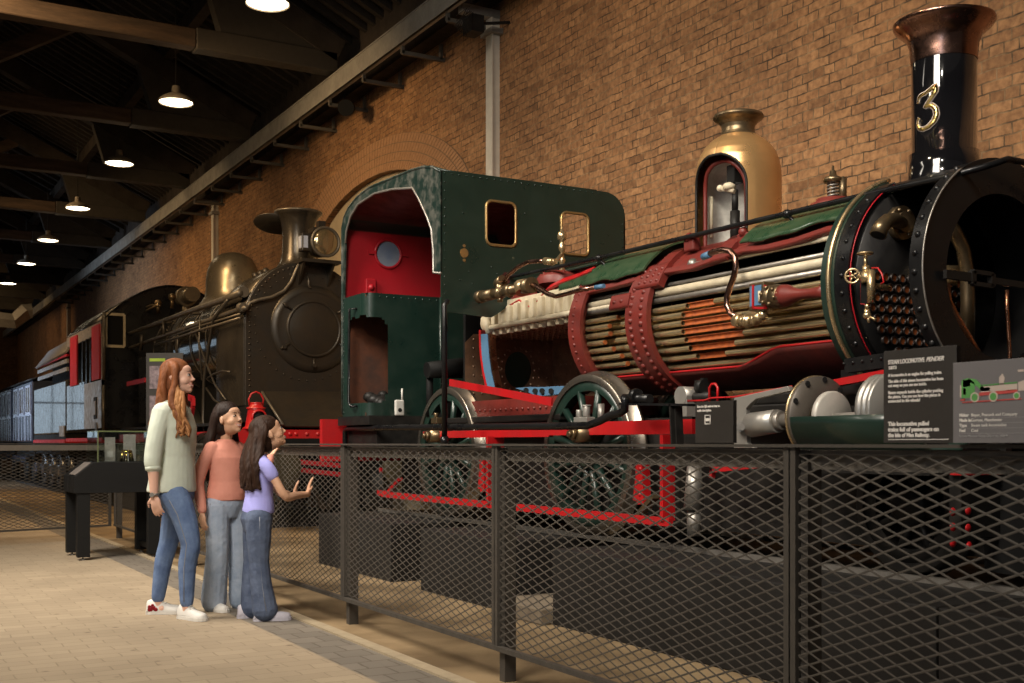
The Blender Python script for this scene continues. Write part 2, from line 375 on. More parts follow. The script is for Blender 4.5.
def brick_mat(name, c1, c2, mortar, swap):
    """swap: which object axes run along and up the wall"""
    m = bpy.data.materials.new(name); m.use_nodes = True
    nt = m.node_tree; N = nt.nodes; L = nt.links; b = N['Principled BSDF']
    b.inputs['Roughness'].default_value = .88
    tc = N.new('ShaderNodeTexCoord'); sp = N.new('ShaderNodeSeparateXYZ'); cb = N.new('ShaderNodeCombineXYZ')
    L.new(tc.outputs['Object'], sp.inputs[0])
    L.new(sp.outputs[swap[0]], cb.inputs[0]); L.new(sp.outputs[swap[1]], cb.inputs[1])
    nz = N.new('ShaderNodeTexNoise'); nz.inputs['Scale'].default_value = 5.5; nz.inputs['Detail'].default_value = 3
    L.new(tc.outputs['Object'], nz.inputs['Vector'])
    ms = N.new('ShaderNodeVectorMath'); ms.operation = 'SCALE'; ms.inputs['Scale'].default_value = .036
    L.new(nz.outputs['Color'], ms.inputs[0])
    ad = N.new('ShaderNodeVectorMath'); ad.operation = 'ADD'
    L.new(cb.outputs[0], ad.inputs[0]); L.new(ms.outputs[0], ad.inputs[1])
    def brick(w, h, off, fr, c1, c2, mo):
        br = N.new('ShaderNodeTexBrick'); br.inputs['Scale'].default_value = 1.0
        br.inputs['Brick Width'].default_value = w; br.inputs['Row Height'].default_value = h
        br.inputs['Mortar Size'].default_value = .006; br.inputs['Mortar Smooth'].default_value = .25
        br.inputs['Bias'].default_value = 0.0
        br.offset = off; br.offset_frequency = fr; br.squash = .5; br.squash_frequency = 4
        for k, c in (('Color1', c1), ('Color2', c2), ('Mortar', mo)): br.inputs[k].default_value = (*c, 1)
        L.new(ad.outputs[0], br.inputs['Vector']); return br
    br = brick(.235, .078, .5, 2, c1, c2, mortar)
    mo = N.new('ShaderNodeTexNoise'); mo.inputs['Scale'].default_value = 4.5; mo.inputs['Detail'].default_value = 5; L.new(tc.outputs['Object'], mo.inputs['Vector'])
    rm = N.new('ShaderNodeValToRGB'); rm.color_ramp.elements[0].position = .42; rm.color_ramp.elements[1].position = .60
    rm.color_ramp.elements[0].color = (*[c*.55 for c in mortar], 1); rm.color_ramp.elements[1].color = (*[c*2.0 for c in mortar], 1)
    L.new(mo.outputs[0], rm.inputs[0]); L.new(rm.outputs[0], br.inputs['Mortar'])
    big = N.new('ShaderNodeTexNoise'); big.inputs['Scale'].default_value = .7; big.inputs['Detail'].default_value = 8
    big.inputs['Roughness'].default_value = .7
    L.new(tc.outputs['Object'], big.inputs['Vector'])
    r1 = N.new('ShaderNodeValToRGB'); r1.color_ramp.elements[0].position = .35; r1.color_ramp.elements[1].position = .68
    r1.color_ramp.elements[0].color = (.72,.66,.6,1); r1.color_ramp.elements[1].color = (1.15,1.08,1.0,1)
    L.new(big.outputs[0], r1.inputs[0])
    mx = N.new('ShaderNodeMixRGB'); mx.blend_type = 'MULTIPLY'; mx.inputs[0].default_value = 1
    L.new(br.outputs['Color'], mx.inputs[1]); L.new(r1.outputs[0], mx.inputs[2])
    # odd burnt and pale bricks
    b2 = brick(.235, .078, .5, 2, (0,0,0), (1,1,1), (.5,.5,.5))
    fn = N.new('ShaderNodeTexNoise'); fn.inputs['Scale'].default_value = 22; fn.inputs['Detail'].default_value = 5
    L.new(tc.outputs['Object'], fn.inputs['Vector'])
    r2 = N.new('ShaderNodeValToRGB'); e = r2.color_ramp.elements
    e[0].position = 0.0; e[0].color = (.42,.36,.32,1); e[1].position = .16; e[1].color = (1,1,1,1)
    q = e.new(.88); q.color = (1,1,1,1); q = e.new(1.0); q.color = (1.35,1.4,1.4,1)
    L.new(b2.outputs['Color'], r2.inputs[0])
    m2 = N.new('ShaderNodeMixRGB'); m2.blend_type = 'MULTIPLY'; m2.inputs[0].default_value = .8
    L.new(mx.outputs[0], m2.inputs[1]); L.new(r2.outputs[0], m2.inputs[2])
    r3 = N.new('ShaderNodeValToRGB'); r3.color_ramp.elements[0].position = .3; r3.color_ramp.elements[1].position = .7
    r3.color_ramp.elements[0].color = (.62,.58,.55,1); r3.color_ramp.elements[1].color = (1.25,1.25,1.22,1)
    L.new(fn.outputs[0], r3.inputs[0])
    m3 = N.new('ShaderNodeMixRGB'); m3.blend_type = 'MULTIPLY'; m3.inputs[0].default_value = .9
    L.new(m2.outputs[0], m3.inputs[1]); L.new(r3.outputs[0], m3.inputs[2])
    L.new(m3.outputs[0], b.inputs['Base Color'])
    bp = N.new('ShaderNodeBump'); bp.inputs['Strength'].default_value = .7; bp.inputs['Distance'].default_value = .012
    iv = N.new('ShaderNodeMath'); iv.operation = 'MULTIPLY_ADD'; iv.inputs[1].default_value = -1.0
    L.new(br.outputs['Fac'], iv.inputs[0]); L.new(fn.outputs[0], iv.inputs[2])
    L.new(iv.outputs[0], bp.inputs['Height']); L.new(bp.outputs[0], b.inputs['Normal'])
    return m
K['brick'] = brick_mat('old_brickwork', (.36,.205,.10), (.24,.125,.058), (.135,.09,.05), (1, 2))
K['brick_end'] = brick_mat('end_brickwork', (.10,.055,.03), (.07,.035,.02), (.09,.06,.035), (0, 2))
K['vouss'] = M('arch_brick', (.33,.18,.09), .88, 0, (.26,.14,.07), 14, bump=.5, bscale=40)
K['mortar'] = M('mortar', (.16,.11,.065), .9)

def floor_mat():
    m = bpy.data.materials.new('paved_floor'); m.use_nodes = True
    nt = m.node_tree; N = nt.nodes; L = nt.links; b = N['Principled BSDF']
    b.inputs['Roughness'].default_value = .75
    tc = N.new('ShaderNodeTexCoord'); sp = N.new('ShaderNodeSeparateXYZ'); L.new(tc.outputs['Object'], sp.inputs[0])
    cb = N.new('ShaderNodeCombineXYZ'); L.new(sp.outputs[0], cb.inputs[0]); L.new(sp.outputs[1], cb.inputs[1])
    nz = N.new('ShaderNodeTexNoise'); nz.inputs['Scale'].default_value = 7; L.new(tc.outputs['Object'], nz.inputs['Vector'])
    sc = N.new('ShaderNodeVectorMath'); sc.operation = 'SCALE'; sc.inputs['Scale'].default_value = .03; L.new(nz.outputs['Color'], sc.inputs[0])
    ad = N.new('ShaderNodeVectorMath'); ad.operation = 'ADD'; L.new(cb.outputs[0], ad.inputs[0]); L.new(sc.outputs[0], ad.inputs[1])
    br = N.new('ShaderNodeTexBrick'); br.inputs['Scale'].default_value = 1; br.inputs['Brick Width'].default_value = .22
    br.inputs['Row Height'].default_value = .115; br.inputs['Mortar Size'].default_value = .0045; br.inputs['Mortar Smooth'].default_value = .3
    br.inputs['Color1'].default_value = (.37,.295,.205,1); br.inputs['Color2'].default_value = (.325,.257,.178,1); br.inputs['Mortar'].default_value = (.265,.208,.14,1)
    L.new(ad.outputs[0], br.inputs['Vector'])
    # scattered darker joints
    vr = N.new('ShaderNodeTexVoronoi'); vr.inputs['Scale'].default_value = 5.5; L.new(ad.outputs[0], vr.inputs['Vector'])
    rv = N.new('ShaderNodeValToRGB'); rv.color_ramp.elements[0].position = .05; rv.color_ramp.elements[1].position = .14
    rv.color_ramp.elements[0].color = (.45,.40,.36,1); rv.color_ramp.elements[1].color = (1,1,1,1); L.new(vr.outputs['Distance'], rv.inputs[0])
    ml = N.new('ShaderNodeMixRGB'); ml.blend_type = 'MULTIPLY'; ml.inputs[0].default_value = .8
    L.new(br.outputs['Color'], ml.inputs[1]); L.new(rv.outputs[0], ml.inputs[2])
    # grey band of setts beside the kerb
    rb = N.new('ShaderNodeValToRGB'); rb.color_ramp.interpolation = 'LINEAR'
    mr = N.new('ShaderNodeMapRange'); mr.inputs[1].default_value = 1.9; mr.inputs[2].default_value = 2.9
    L.new(sp.outputs[0], mr.inputs[0]); L.new(mr.outputs[0], rb.inputs[0])
    e = rb.color_ramp.elements; e[0].position = .19; e[0].color = (0,0,0,1); e[1].position = .21; e[1].color = (1,1,1,1)
    q = e.new(.55); q.color = (1,1,1,1); q = e.new(.57); q.color = (0,0,0,1)
    gb = N.new('ShaderNodeTexBrick'); gb.inputs['Scale'].default_value = 1; gb.inputs['Brick Width'].default_value = .17; gb.inputs['Row Height'].default_value = .17
    gb.inputs['Mortar Size'].default_value = .006
    gb.inputs['Color1'].default_value = (.19,.165,.135,1); gb.inputs['Color2'].default_value = (.155,.135,.11,1); gb.inputs['Mortar'].default_value = (.11,.09,.07,1)
    L.new(ad.outputs[0], gb.inputs['Vector'])
    m1 = N.new('ShaderNodeMixRGB'); L.new(rb.outputs[0], m1.inputs[0]); L.new(ml.outputs[0], m1.inputs[1]); L.new(gb.outputs['Color'], m1.inputs[2])
    # stained concrete trackside
    gt = N.new('ShaderNodeMath'); gt.operation = 'GREATER_THAN'; gt.inputs[1].default_value = 2.5; L.new(sp.outputs[0], gt.inputs[0])
    cn = N.new('ShaderNodeTexNoise'); cn.inputs['Scale'].default_value = 1.6; cn.inputs['Detail'].default_value = 8; L.new(tc.outputs['Object'], cn.inputs['Vector'])
    rc = N.new('ShaderNodeValToRGB'); rc.color_ramp.elements[0].position = .38; rc.color_ramp.elements[1].position = .62
    rc.color_ramp.elements[0].color = (.125,.082,.038,1); rc.color_ramp.elements[1].color = (.29,.205,.11,1); L.new(cn.outputs[0], rc.inputs[0])
    m2 = N.new('ShaderNodeMixRGB'); L.new(gt.outputs[0], m2.inputs[0]); L.new(m1.outputs[0], m2.inputs[1]); L.new(rc.outputs[0], m2.inputs[2])
    bn = N.new('ShaderNodeTexNoise'); bn.inputs['Scale'].default_value = 1.1; bn.inputs['Detail'].default_value = 6; L.new(tc.outputs['Object'], bn.inputs['Vector'])
    rn = N.new('ShaderNodeValToRGB'); rn.color_ramp.elements[0].position = .35; rn.color_ramp.elements[1].position = .65
    rn.color_ramp.elements[0].color = (.86,.85,.83,1); rn.color_ramp.elements[1].color = (1.06,1.05,1.03,1); L.new(bn.outputs[0], rn.inputs[0])
    m3 = N.new('ShaderNodeMixRGB'); m3.blend_type = 'MULTIPLY'; m3.inputs[0].default_value = 1
    L.new(m2.outputs[0], m3.inputs[1]); L.new(rn.outputs[0], m3.inputs[2]); L.new(m3.outputs[0], b.inputs['Base Color'])
    bp = N.new('ShaderNodeBump'); bp.inputs['Strength'].default_value = .35; bp.inputs['Distance'].default_value = .006
    iv = N.new('ShaderNodeMath'); iv.operation = 'MULTIPLY_ADD'; iv.inputs[1].default_value = -1.0
    L.new(br.outputs['Fac'], iv.inputs[0]); L.new(cn.outputs[0], iv.inputs[2]); L.new(iv.outputs[0], bp.inputs['Height'])
    L.new(bp.outputs[0], b.inputs['Normal'])
    return m
K['floor'] = floor_mat()

# ================================================================ THE HALL
WX = 6.65
b = MB(); b.box((-14, -6, -.2), (WX+.4, 62, 0)); struct(b.build('floor', K['floor']))
# long brick wall with a blind arch
AY, HW_I, HW_O, SPR = 15.9, 2.6, 3.4, 4.0
def arc_i(t): return (AY+HW_I*math.cos(t), SPR+1.1*math.sin(t))
b = MB()
pts = [arc_i(PI*i/24) for i in range(25)]            # from far jamb over to near jamb
y0, y1, zt = -6, 60, 9.0
b.box((WX, y0, 0), (WX+.4, AY-HW_I, zt)); b.box((WX, AY+HW_I, 0), (WX+.4, y1, zt))
for i in range(24):
    (ya, za), (yb, zb) = pts[i], pts[i+1]
    b.add([(WX,ya,za),(WX,yb,zb),(WX,yb,zt),(WX,ya,zt),(WX+.4,ya,za),(WX+.4,yb,zb),(WX+.4,yb,zt),(WX+.4,ya,zt)],
          [(0,1,2,3),(7,6,5,4),(0,4,5,1)], False)
struct(b.build('wall_right', K['brick']))
b = MB(); b.box((WX+.10, AY-HW_I-.05, 0), (WX+.3, AY+HW_I+.05, SPR+1.15)); struct(b.build('trim_1', K['infill']))
# four header rings of the arch
b = MB(); b.mi = 1
rings = [(HW_I+.2*k+.01, 1.1+.125*k+.005, HW_I+.2*k+.19, 1.1+.125*k+.12) for k in range(4)]
N_ = 96
for i in range(N_):
    a, c = PI*i/N_+.003, PI*(i+1)/N_-.003
    b.mi = 0
    for (wa, ha, wb, hb) in rings:
        q = [(AY+wa*math.cos(a), SPR+ha*math.sin(a)), (AY+wb*math.cos(a), SPR+hb*math.sin(a)),
             (AY+wb*math.cos(c), SPR+hb*math.sin(c)), (AY+wa*math.cos(c), SPR+ha*math.sin(c))]
        b.prism(q, 0, WX-.012, WX+.05)
    b.mi = 1
    wa, ha, wb, hb = HW_I, 1.1, HW_O, 1.6
    q = [(AY+wa*math.cos(a-.004), SPR+ha*math.sin(a-.004)), (AY+wb*math.cos(a-.004), SPR+hb*math.sin(a-.004)),
         (AY+wb*math.cos(c+.004), SPR+hb*math.sin(c+.004)), (AY+wa*math.cos(c+.004), SPR+ha*math.sin(c+.004))]
    b.prism(q, 0, WX-.006, WX+.05)
struct(b.build('trim_2', [K['vouss'], K['mortar']]))
b = MB(); b.box((-14, 60, 0), (WX+.4, 60.4, 12)); struct(b.build('wall_far', K['brick_end']))
b = MB(); b.box((-9.1, 59.94, 1.4), (.6, 59.99, 4.8)); struct(b.build('added_glow_panel', M('added_cool_glow', (.8,.9,1), .5, 0, emis=((.62,.82,1.0), .75))))  # unseen glowing panel added for cool reflections on tender, carriages and boiler
b = MB()
for k in range(11): b.box((-9.1+.97*k-.04, 59.88, 1.3), (-9.1+.97*k+.04, 59.94, 4.9))
for z in (1.35, 3.1, 4.85): b.box((-9.2, 59.88, z-.05), (.7, 59.94, z+.05))
struct(b.build('trim_10', K['frame_black']))  # bars across the added glowing panel
b = MB(); b.box((2.40, -6, 0), (2.47, 60, .012)); struct(b.build('trim_3', M('kerb_line', (.40,.32,.21), .7)))
# roof slope with close boarding, ridge far left
PITCH = math.tan(math.radians(25.5)); RZ0 = 7.05
def roofz(x): return RZ0+(6.3-x)*PITCH
b = MB()
XR = -6.0
b.add([(WX+.4, -6, roofz(WX+.4)+.25), (XR, -6, roofz(XR)+.25), (XR, 60.4, roofz(XR)+.25), (WX+.4, 60.4, roofz(WX+.4)+.25)], [(0,1,2,3)], False)
b.add([(-14, -6, roofz(XR)+.25-8*PITCH), (XR, -6, roofz(XR)+.25), (XR, 60.4, roofz(XR)+.25), (-14, 60.4, roofz(XR)+.25-8*PITCH)], [(0,1,2,3)], False)
y = 8.0
while y < 50:
    b.bar((WX, y, roofz(WX)+.19), (XR, y, roofz(XR)+.19), .09, .10); y += .30 if y < 30 else .6
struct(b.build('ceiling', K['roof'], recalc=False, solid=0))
# purlins
for i, x in enumerate((4.6, 2.2, -.4, -3.2)):
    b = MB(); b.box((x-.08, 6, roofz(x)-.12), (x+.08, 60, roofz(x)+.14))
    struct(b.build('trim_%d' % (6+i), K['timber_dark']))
names = ['nearest', 'second', 'third', 'fourth', 'fifth', 'sixth', 'seventh', 'eighth', 'ninth', 'tenth']
for i in range(9):
    y = 15.8+4.3*i
    t = thing('roof_truss', '%s old timber roof truss counting from the camera' % names[i], 'roof truss', (6.0, y, 6.5), group='timber roof trusses')
    b = MB(); b.box((-8.0, y-.12, 6.55), (4.0, y+.12, 6.80)); b.build('tie_beam', K['timber'], t, bevel=.02)
    b = MB(); b.box((4.0, y-.13, 6.53), (6.05, y+.13, 6.82)); b.build('splice_end', K['timber_grey'], t, bevel=.015)
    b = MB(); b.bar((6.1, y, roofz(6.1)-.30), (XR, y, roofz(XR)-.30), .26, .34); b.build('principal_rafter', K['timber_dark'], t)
    b = MB(); b.prism([(6.0, 6.80), (4.35, 6.80), (4.1, 7.62), (4.35, roofz(4.35)-.42), (6.0, 6.99)], 1, y-.10, y+.10); b.build('gusset_board', K['timber_grey'], t)
    for x in (1.2, -2.8):
        b = MB(); b.box((x-.15, y-.13, 6.3), (x+.15, y+.13, roofz(x)-.3)); b.build('queen_post', K['timber'], t, bevel=.01)
        b = MB(); b.bar((x, y-.18, 6.30), (x, y-.18, 7.2), .07, .02, (1,0,0)); b.build('iron_strap', K['frame_black'], t)
    for (xa, za, xb) in ((1.2, 6.95, 3.2), (-2.8, 6.95, -.6), (-2.8, 6.95, -4.6)):
        b = MB(); b.bar((xa, y, za), (xb, y, roofz(xb)-.35), .2, .22); b.build('strut', K['timber'], t)
b = MB(); b.box((6.42, 5, 6.40), (WX, 60, 7.3)); struct(b.build('trim_5', K['timber_dark']))  # dark strip added to stand in for shade at the wall head
# rail beam along the wall head with its brackets
b = MB(); b.box((5.97, 5, 6.22), (6.06, 60, 6.24)); b.box((5.97, 5, 6.48), (6.06, 60, 6.50)); b.box((5.98, 5, 6.22), (6.01, 60, 6.50))
t = thing('rail_beam', 'long grey steel beam running along the top of the brick wall', 'beam', (6.05, 5, 6.22))
b.build('steel_beam', K['crane'], t)
for k in range(26):
    y = 10.8+1.3*k
    b = MB(); b.bar((WX, y, 6.14), (6.04, y, 6.14), .05, .05); b.bar((6.05, y, 6.13), (6.05, y, 6.24), .05, .04); b.bar((WX-.05, y, 6.14), (WX-.05, y, 6.34), .05, .04)
    b.build('bracket', K['bracket'], t)
for y, lb in ((11.96, 'tall pale steel column on the brick wall above the green cab'), (24.3, 'pale steel column on the wall behind the grey engine dome'), (44.0, 'farthest pale steel column on the brick wall')):
    t = thing('wall_column', lb, 'column', (WX-.1, y, 0), group='wall columns')
    b = MB(); b.box((WX-.10, y-.05, 0), (WX, y+.0, 6.2)); b.box((WX-.12, y-.075, 0), (WX-.10, y+.075, 6.2)); b.build('channel', K['column'], t)
    b = MB(); b.box((WX-.50, y-.06, 6.2), (WX, y+.06, 6.3)); b.box((WX-.16, y-.14, 6.0), (WX, y+.14, 6.06)); b.build('head_bracket', K['crane'], t)
# caged floodlight and round spotlight at the wall head
p = at(476, 24, X=6.2)
t = thing('caged_floodlight', 'black floodlight in a wire cage beside the tall steel column', 'light fitting', p)
b = MB(); b.box((p.x-.08, p.y-.05, p.z-.10), (p.x+.08, p.y+.18, p.z+.1)); b.bar(p, (WX, p.y, p.z+.1), .03, .03); b.build('housing', K['frame_black'], t)
b = MB()
for k in range(9):
    o = -.16+.04*k; b.tube([(p.x-.12, p.y+o, p.z-.16+abs(o)*.6), (p.x-.2, p.y+o, p.z), (p.x-.12, p.y+o, p.z+.16-abs(o)*.6)], .004, 5)
for k in range(5):
    z = -.12+.06*k; b.tube([(p.x-.17, p.y-.17, p.z+z), (p.x-.17, p.y+.17, p.z+z)], .004, 5)
b.build('cage', K['frame_black'], t)
p = at(345, 107, X=6.25)
t = thing('spotlight', 'black round spotlight hanging below the rail beam', 'light fitting', p)
b = MB(); b.cyl(p+V((.1,.12,.03)), p+V((-.05,-.16,-.06)), .10, .12, 20); b.build('housing', K['inner_black'], t)
b = MB(); b.tube([p+V((0,0,.1)), p+V((-.05,0,.28)), p+V((-.1,0,.36))], .012, 6); b.build('hanger', K['frame_black'], t)
p = at(322, 218, X=6.3)
# pendant lamps
def lamp(y, i):
    x, z = 4.0, 6.12
    t = thing('pendant_lamp', '%s glowing pendant lamp with shallow enamel shade hung in the roof' % names[i], 'lamp', (x, y, z), group='pendant lamps')
    b = MB(); b.lathe([(.245,-.035),(.25,-.015),(.235,.01),(.19,.05),(.12,.085),(.06,.105),(.055,.19),(.05,.21),(.0,.215)], (x,y,z), n=32); b.build('shade', K['enamel'], t, recalc=False, solid=.004)
    b = MB(); b.lathe([(.0,-.045),(.12,-.042),(.20,-.034),(.235,-.02),(.0,-.015)], (x,y,z), n=32); b.build('diffuser', K['glow'], t)
    b = MB(); b.cyl((x,y,z+.2), (x,y,roofz(x)+.3), .009, n=6); b.build('cord', K['frame_black'], t)
    if i < 5:
        d = bpy.data.lights.new('lamp_bulb', 'POINT'); d.energy = 7; d.color = (1,.78,.5); d.shadow_soft_size = .18
        o = bpy.data.objects.new('lamp_bulb', d); COL.objects.link(o); o.location = (x, y, z-.28)
for i, y in enumerate((12.55, 16.86, 21.05, 25.5, 29.9, 34.1, 38.6)): lamp(y, i)
# ducts at the far end
def pix(lst, X): return [at(u, v, X=X) for u, v in lst]
b = MB(); b.smooth = False; q = [at(-14, 318, Y=46), at(14, 321, Y=46), at(26, 311, Y=46), at(32, 311, Y=46)]
b.tube(q, .28, 4); tag(b.build('ventilation_duct', K['duct'], loc=q[0]), 'bent pale metal duct crossing the far end of the hall', 'duct')

# ================================================================ FENCE
FX = 2.6; FH = 1.117; FZ = .157
def fence_panel(a, b_, name_label, posts=True, post_at_end=True, mesh_cell=.102):
    """panel standing from ground point a to ground point b_"""
    a = V((a[0], a[1], 0)); b_ = V((b_[0], b_[1], 0)); d = (b_-a); L = d.length; d.normalize(); nrm = V((d.y, -d.x, 0))   # nrm points away from the walkway when d=+Y
    t = thing('fence_panel', name_label, 'fence', a, group='expanded mesh fence panels')
    up = V((0,0,1)); e = .012
    def pt(s, z, o=0): return a+d*s+up*z+nrm*o
    f = MB()
    for s in (e, L-e): f.bar(pt(s, FZ), pt(s, FH), .03, .02, nrm)
    f.bar(pt(0, FZ), pt(L, FZ), .03, .022); f.bar(pt(0.001, FH-.006), pt(L-.001, FH-.006), .04, .010)
    f.build('frame', K['fence'], t)
    f = MB(); f.bar(pt(0.001, FH-.05, .05), pt(L-.001, FH-.05, .05), .04, .062); f.build('back_rail', K['rail_paint'], t)
    m = MB(); m.smooth = False
    nz = 48; nc = round(L/mesh_cell); cw = (L-.05)/nc; ch = (FH-FZ-.05)/nz; rr = .0036
    for k in range(nz+1):
        z0 = FZ+.025+ch*k; pts = []
        for j in range(2*nc+1):
            off = (ch/2)*(1 if (j+k) % 2 else -1)
            zz = min(max(z0+off, FZ+.02), FH-.03)
            pts.append(pt(.025+cw*j/2, zz, .004))
        vs = []; 
        for q in pts:
            vs += [q+up*rr, q+nrm*.001, q-up*rr, q-nrm*.001]
        fs = []
        for j in range(len(pts)-1):
            for c in range(4):
                fs.append((j*4+c, j*4+(c+1) % 4, j*4+4+(c+1) % 4, j*4+4+c))
        m.add(vs, fs, False)
    m.build('expanded_mesh', K['mesh'], t, recalc=False)
    if post_at_end:
        p = MB()
        p.bar(pt(L-.032, 0, .045), pt(L-.032, FH-.02, .045), .05, .06, nrm)
        p.build('post', K['fence'], t)
    return t
lab = ['mesh fence panel carrying the locomotive information boards at right', 'mesh fence panel below the small dark phone notice',
       'mesh fence panel in front of the green driving wheel', 'mesh fence panel the girl in lilac touches', 'mesh fence panel behind the girl in coral',
       'mesh fence panel behind the black display stand', 'mesh fence panel at the far corner']
FYS = [.78, 2.73, 4.69, 6.64, 8.60, 10.50, 12.30, 13.95]
for i in range(7):
    fence_panel((FX, FYS[i]), (FX, FYS[i+1]), lab[i])
# return run across the far side of the walkway
c0 = V((2.55, 13.92, 0)); dd = (V((1.32, 13.55, 0))-c0).normalized()
for i in range(3):
    p = c0+dd*1.868*i; q = c0+dd*1.868*(i+1)
    fence_panel((q.x, q.y), (p.x, p.y), ['far return fence panel next to the corner', 'far return fence panel left of the display stand', 'far return fence panel at the left edge'][i], post_at_end=False)

# ---------------------------------------------------------------- information boards on the fence
def board(y_left, y_right, z0, z1, x, mat, label, name='information_board'):
    t = thing(name, label, 'sign', (x, (y_left+y_right)/2, z0))
    b = MB(); b.box((x-.008, y_right, z0), (x+.008, y_left, z1)); b.build('panel', mat, t, bevel=.001)
    for y in (y_left-.05, y_right+.05):
        b = MB(); b.box((x+.0085, y-.012, z0+.001), (x+.014, y+.012, z0+.08)); b.build('fixing_clip', K['fence'], t)
    return t
XD, UP = (0,-1,0), (0,0,1)
y_l = at(885.5, 400, X=2.59).y; y_r = at(958.5, 400, X=2.59).y; zt = at(885, 351.5, X=2.59).z
t = board(y_l, y_r, FH+.003, zt, 2.59, K['board_dark'], 'charcoal board of white text, the taller of the boards on the fence top')
xf = 2.59-.0085; W_ = y_l-y_r; H_ = zt-FH
def tx(s, size, fx, fz, w, mat=K['print_white'], sh=0, bold=.0002, par=None, yl=None, H0=None, xx=None):
    text(s, size, (xx or xf, (yl or y_l)-fx*W_, FH+fz*(H0 or H_)), XD, UP, mat, par or t, width=w*W_, shear=sh, bold=bold+.00015)
tx('STEAM LOCOMOTIVE', .017, .07, .855, .51, bold=.0003); tx('PENDER', .017, .60, .855, .24, sh=.35, bold=.0003)
tx('1873', .013, .07, .80, .12)
for s, z, w_ in (('A locomotive is an engine for pulling trains.', .72, .74), ('The side of this steam locomotive has been', .655, .76), ('cut away so you can see inside.', .61, .54),
                ('Steam expands inside the cylinder pushing', .535, .76), ('the piston. Can you see how the piston is', .49, .72), ('connected to the wheels?', .445, .45)):
    tx(s, .0125, .07, z, w_)
for s, z, w_ in (('This locomotive pulled', .195, .57), ('trains full of passengers on', .135, .70), ('the Isle of Man Railway.', .075, .58)):
    tx(s, .0165, .07, z, w_, bold=.0005)
b = MB(); b.box((xf-.0006, y_l-.90*W_, FH+.045*H_), (xf, y_l-.07*W_, FH+.052*H_)); b.build('underline', K['print_white'], t)
# grey data board with the picture of the engine
g_l = at(955, 400, X=2.56).y; g_r = g_l-.36; gz = at(955, 363, X=2.56).z; xg = 2.56
t = board(g_l, g_r, FH+.003, gz, xg, K['board_grey'], 'grey data board with a small coloured picture of the cut-open engine')
GH = gz-FH; xf2 = xg-.0085
def g(u, v):   # board coordinates in metres from a (0..1, 0..1) place on the visible part (74 px wide, 85 high)
    return (g_l-u*.232, FH+v*GH)
def gbox(b, u0, v0, u1, v1): 
    (ya, za), (yb, zb) = g(u0, v0), g(u1, v1); b.box((xf2-.0006, min(ya,yb), min(za,zb)), (xf2, max(ya,yb), max(za,zb)))
b = MB(); b.mi = 0
gbox(b, .17, .55, .38, .70); b.mi = 3; gbox(b, .10, .57, .20, .72); b.mi = 1
def gpoly(b, pts): b.prism([g(*p) for p in pts], 0, xf2-.0008, xf2-.0001)
b.mi = 2; gpoly(b, [(.12,.56),(.30,.56),(.30,.74),(.22,.80),(.12,.78)]); gpoly(b, [(.22,.80),(.32,.78),(.42,.68),(.40,.63),(.30,.72),(.2,.76)])
b.mi = 1; gpoly(b, [(.14,.60),(.18,.60),(.18,.68),(.14,.68)]); gpoly(b, [(.14,.70),(.24,.70),(.24,.78),(.14,.78)])
gpoly(b, [(.36,.58),(.85,.60),(.85,.64),(.36,.62)]); gpoly(b, [(.13,.50),(.9,.52),(.9,.535),(.13,.515)]); gpoly(b, [(.10,.53),(.17,.53),(.17,.555),(.10,.545)])
b.mi = 3; gpoly(b, [(.38,.62),(.85,.635),(.85,.705),(.38,.69)]); gpoly(b, [(.62,.70),(.68,.70),(.69,.78),(.66,.83),(.62,.79)])
b.mi = 4; gpoly(b, [(.37,.635),(.50,.635),(.50,.68),(.37,.675)])
b.mi = 2; gpoly(b, [(.38,.695),(.85,.71),(.85,.725),(.38,.71)])
b.mi = 3; gpoly(b, [(.86,.62),(.97,.62),(.99,.68),(.93,.74),(.86,.72)]); gpoly(b, [(.855,.84),(.93,.84),(.93,.865),(.855,.865)])
for cu_, r_ in ((.30,.058),(.545,.058),(.84,.042)):
    yc, zc = g(cu_, .565)
    for mi_, ra, dx in ((3, r_, .0010), (2, r_*.72, .0014)):
        b.mi = mi_; b.cyl((xf2-dx, yc, zc), (xf2, yc, zc), ra*.232, n=20)
b.build('engine_picture', [K['board_grey'], K['print_red'], K['print_green'], K['print_cream'], K['board_dark']], t)
for k, (s, s2) in enumerate((('Maker', 'Beyer, Peacock and Company'), ('Made in', 'Gorton, Manchester'), ('Type', 'Steam tank locomotive'), ('Fuel', 'Coal'))):
    v_ = .335-.062*k; yy, zz = g(.09, v_)
    text(s, .0115, (xf2, yy, zz), XD, UP, K['print_white'], t, bold=.0004); yy, zz = g(.25, v_)
    text(s2, .0115, (xf2, yy, zz), XD, UP, K['print_white'], t)
    b = MB(); ya, za = g(.09, v_-.018); b.box((xf2-.0004, g_r+.02, za-.0006), (xf2, ya, za)); b.build('rule', K['print_grey'], t)
yy, zz = g(.09, .085); text('Science Museum Group Object no. 1980-8', .0085, (xf2, yy, zz), XD, UP, K['print_grey'], t)
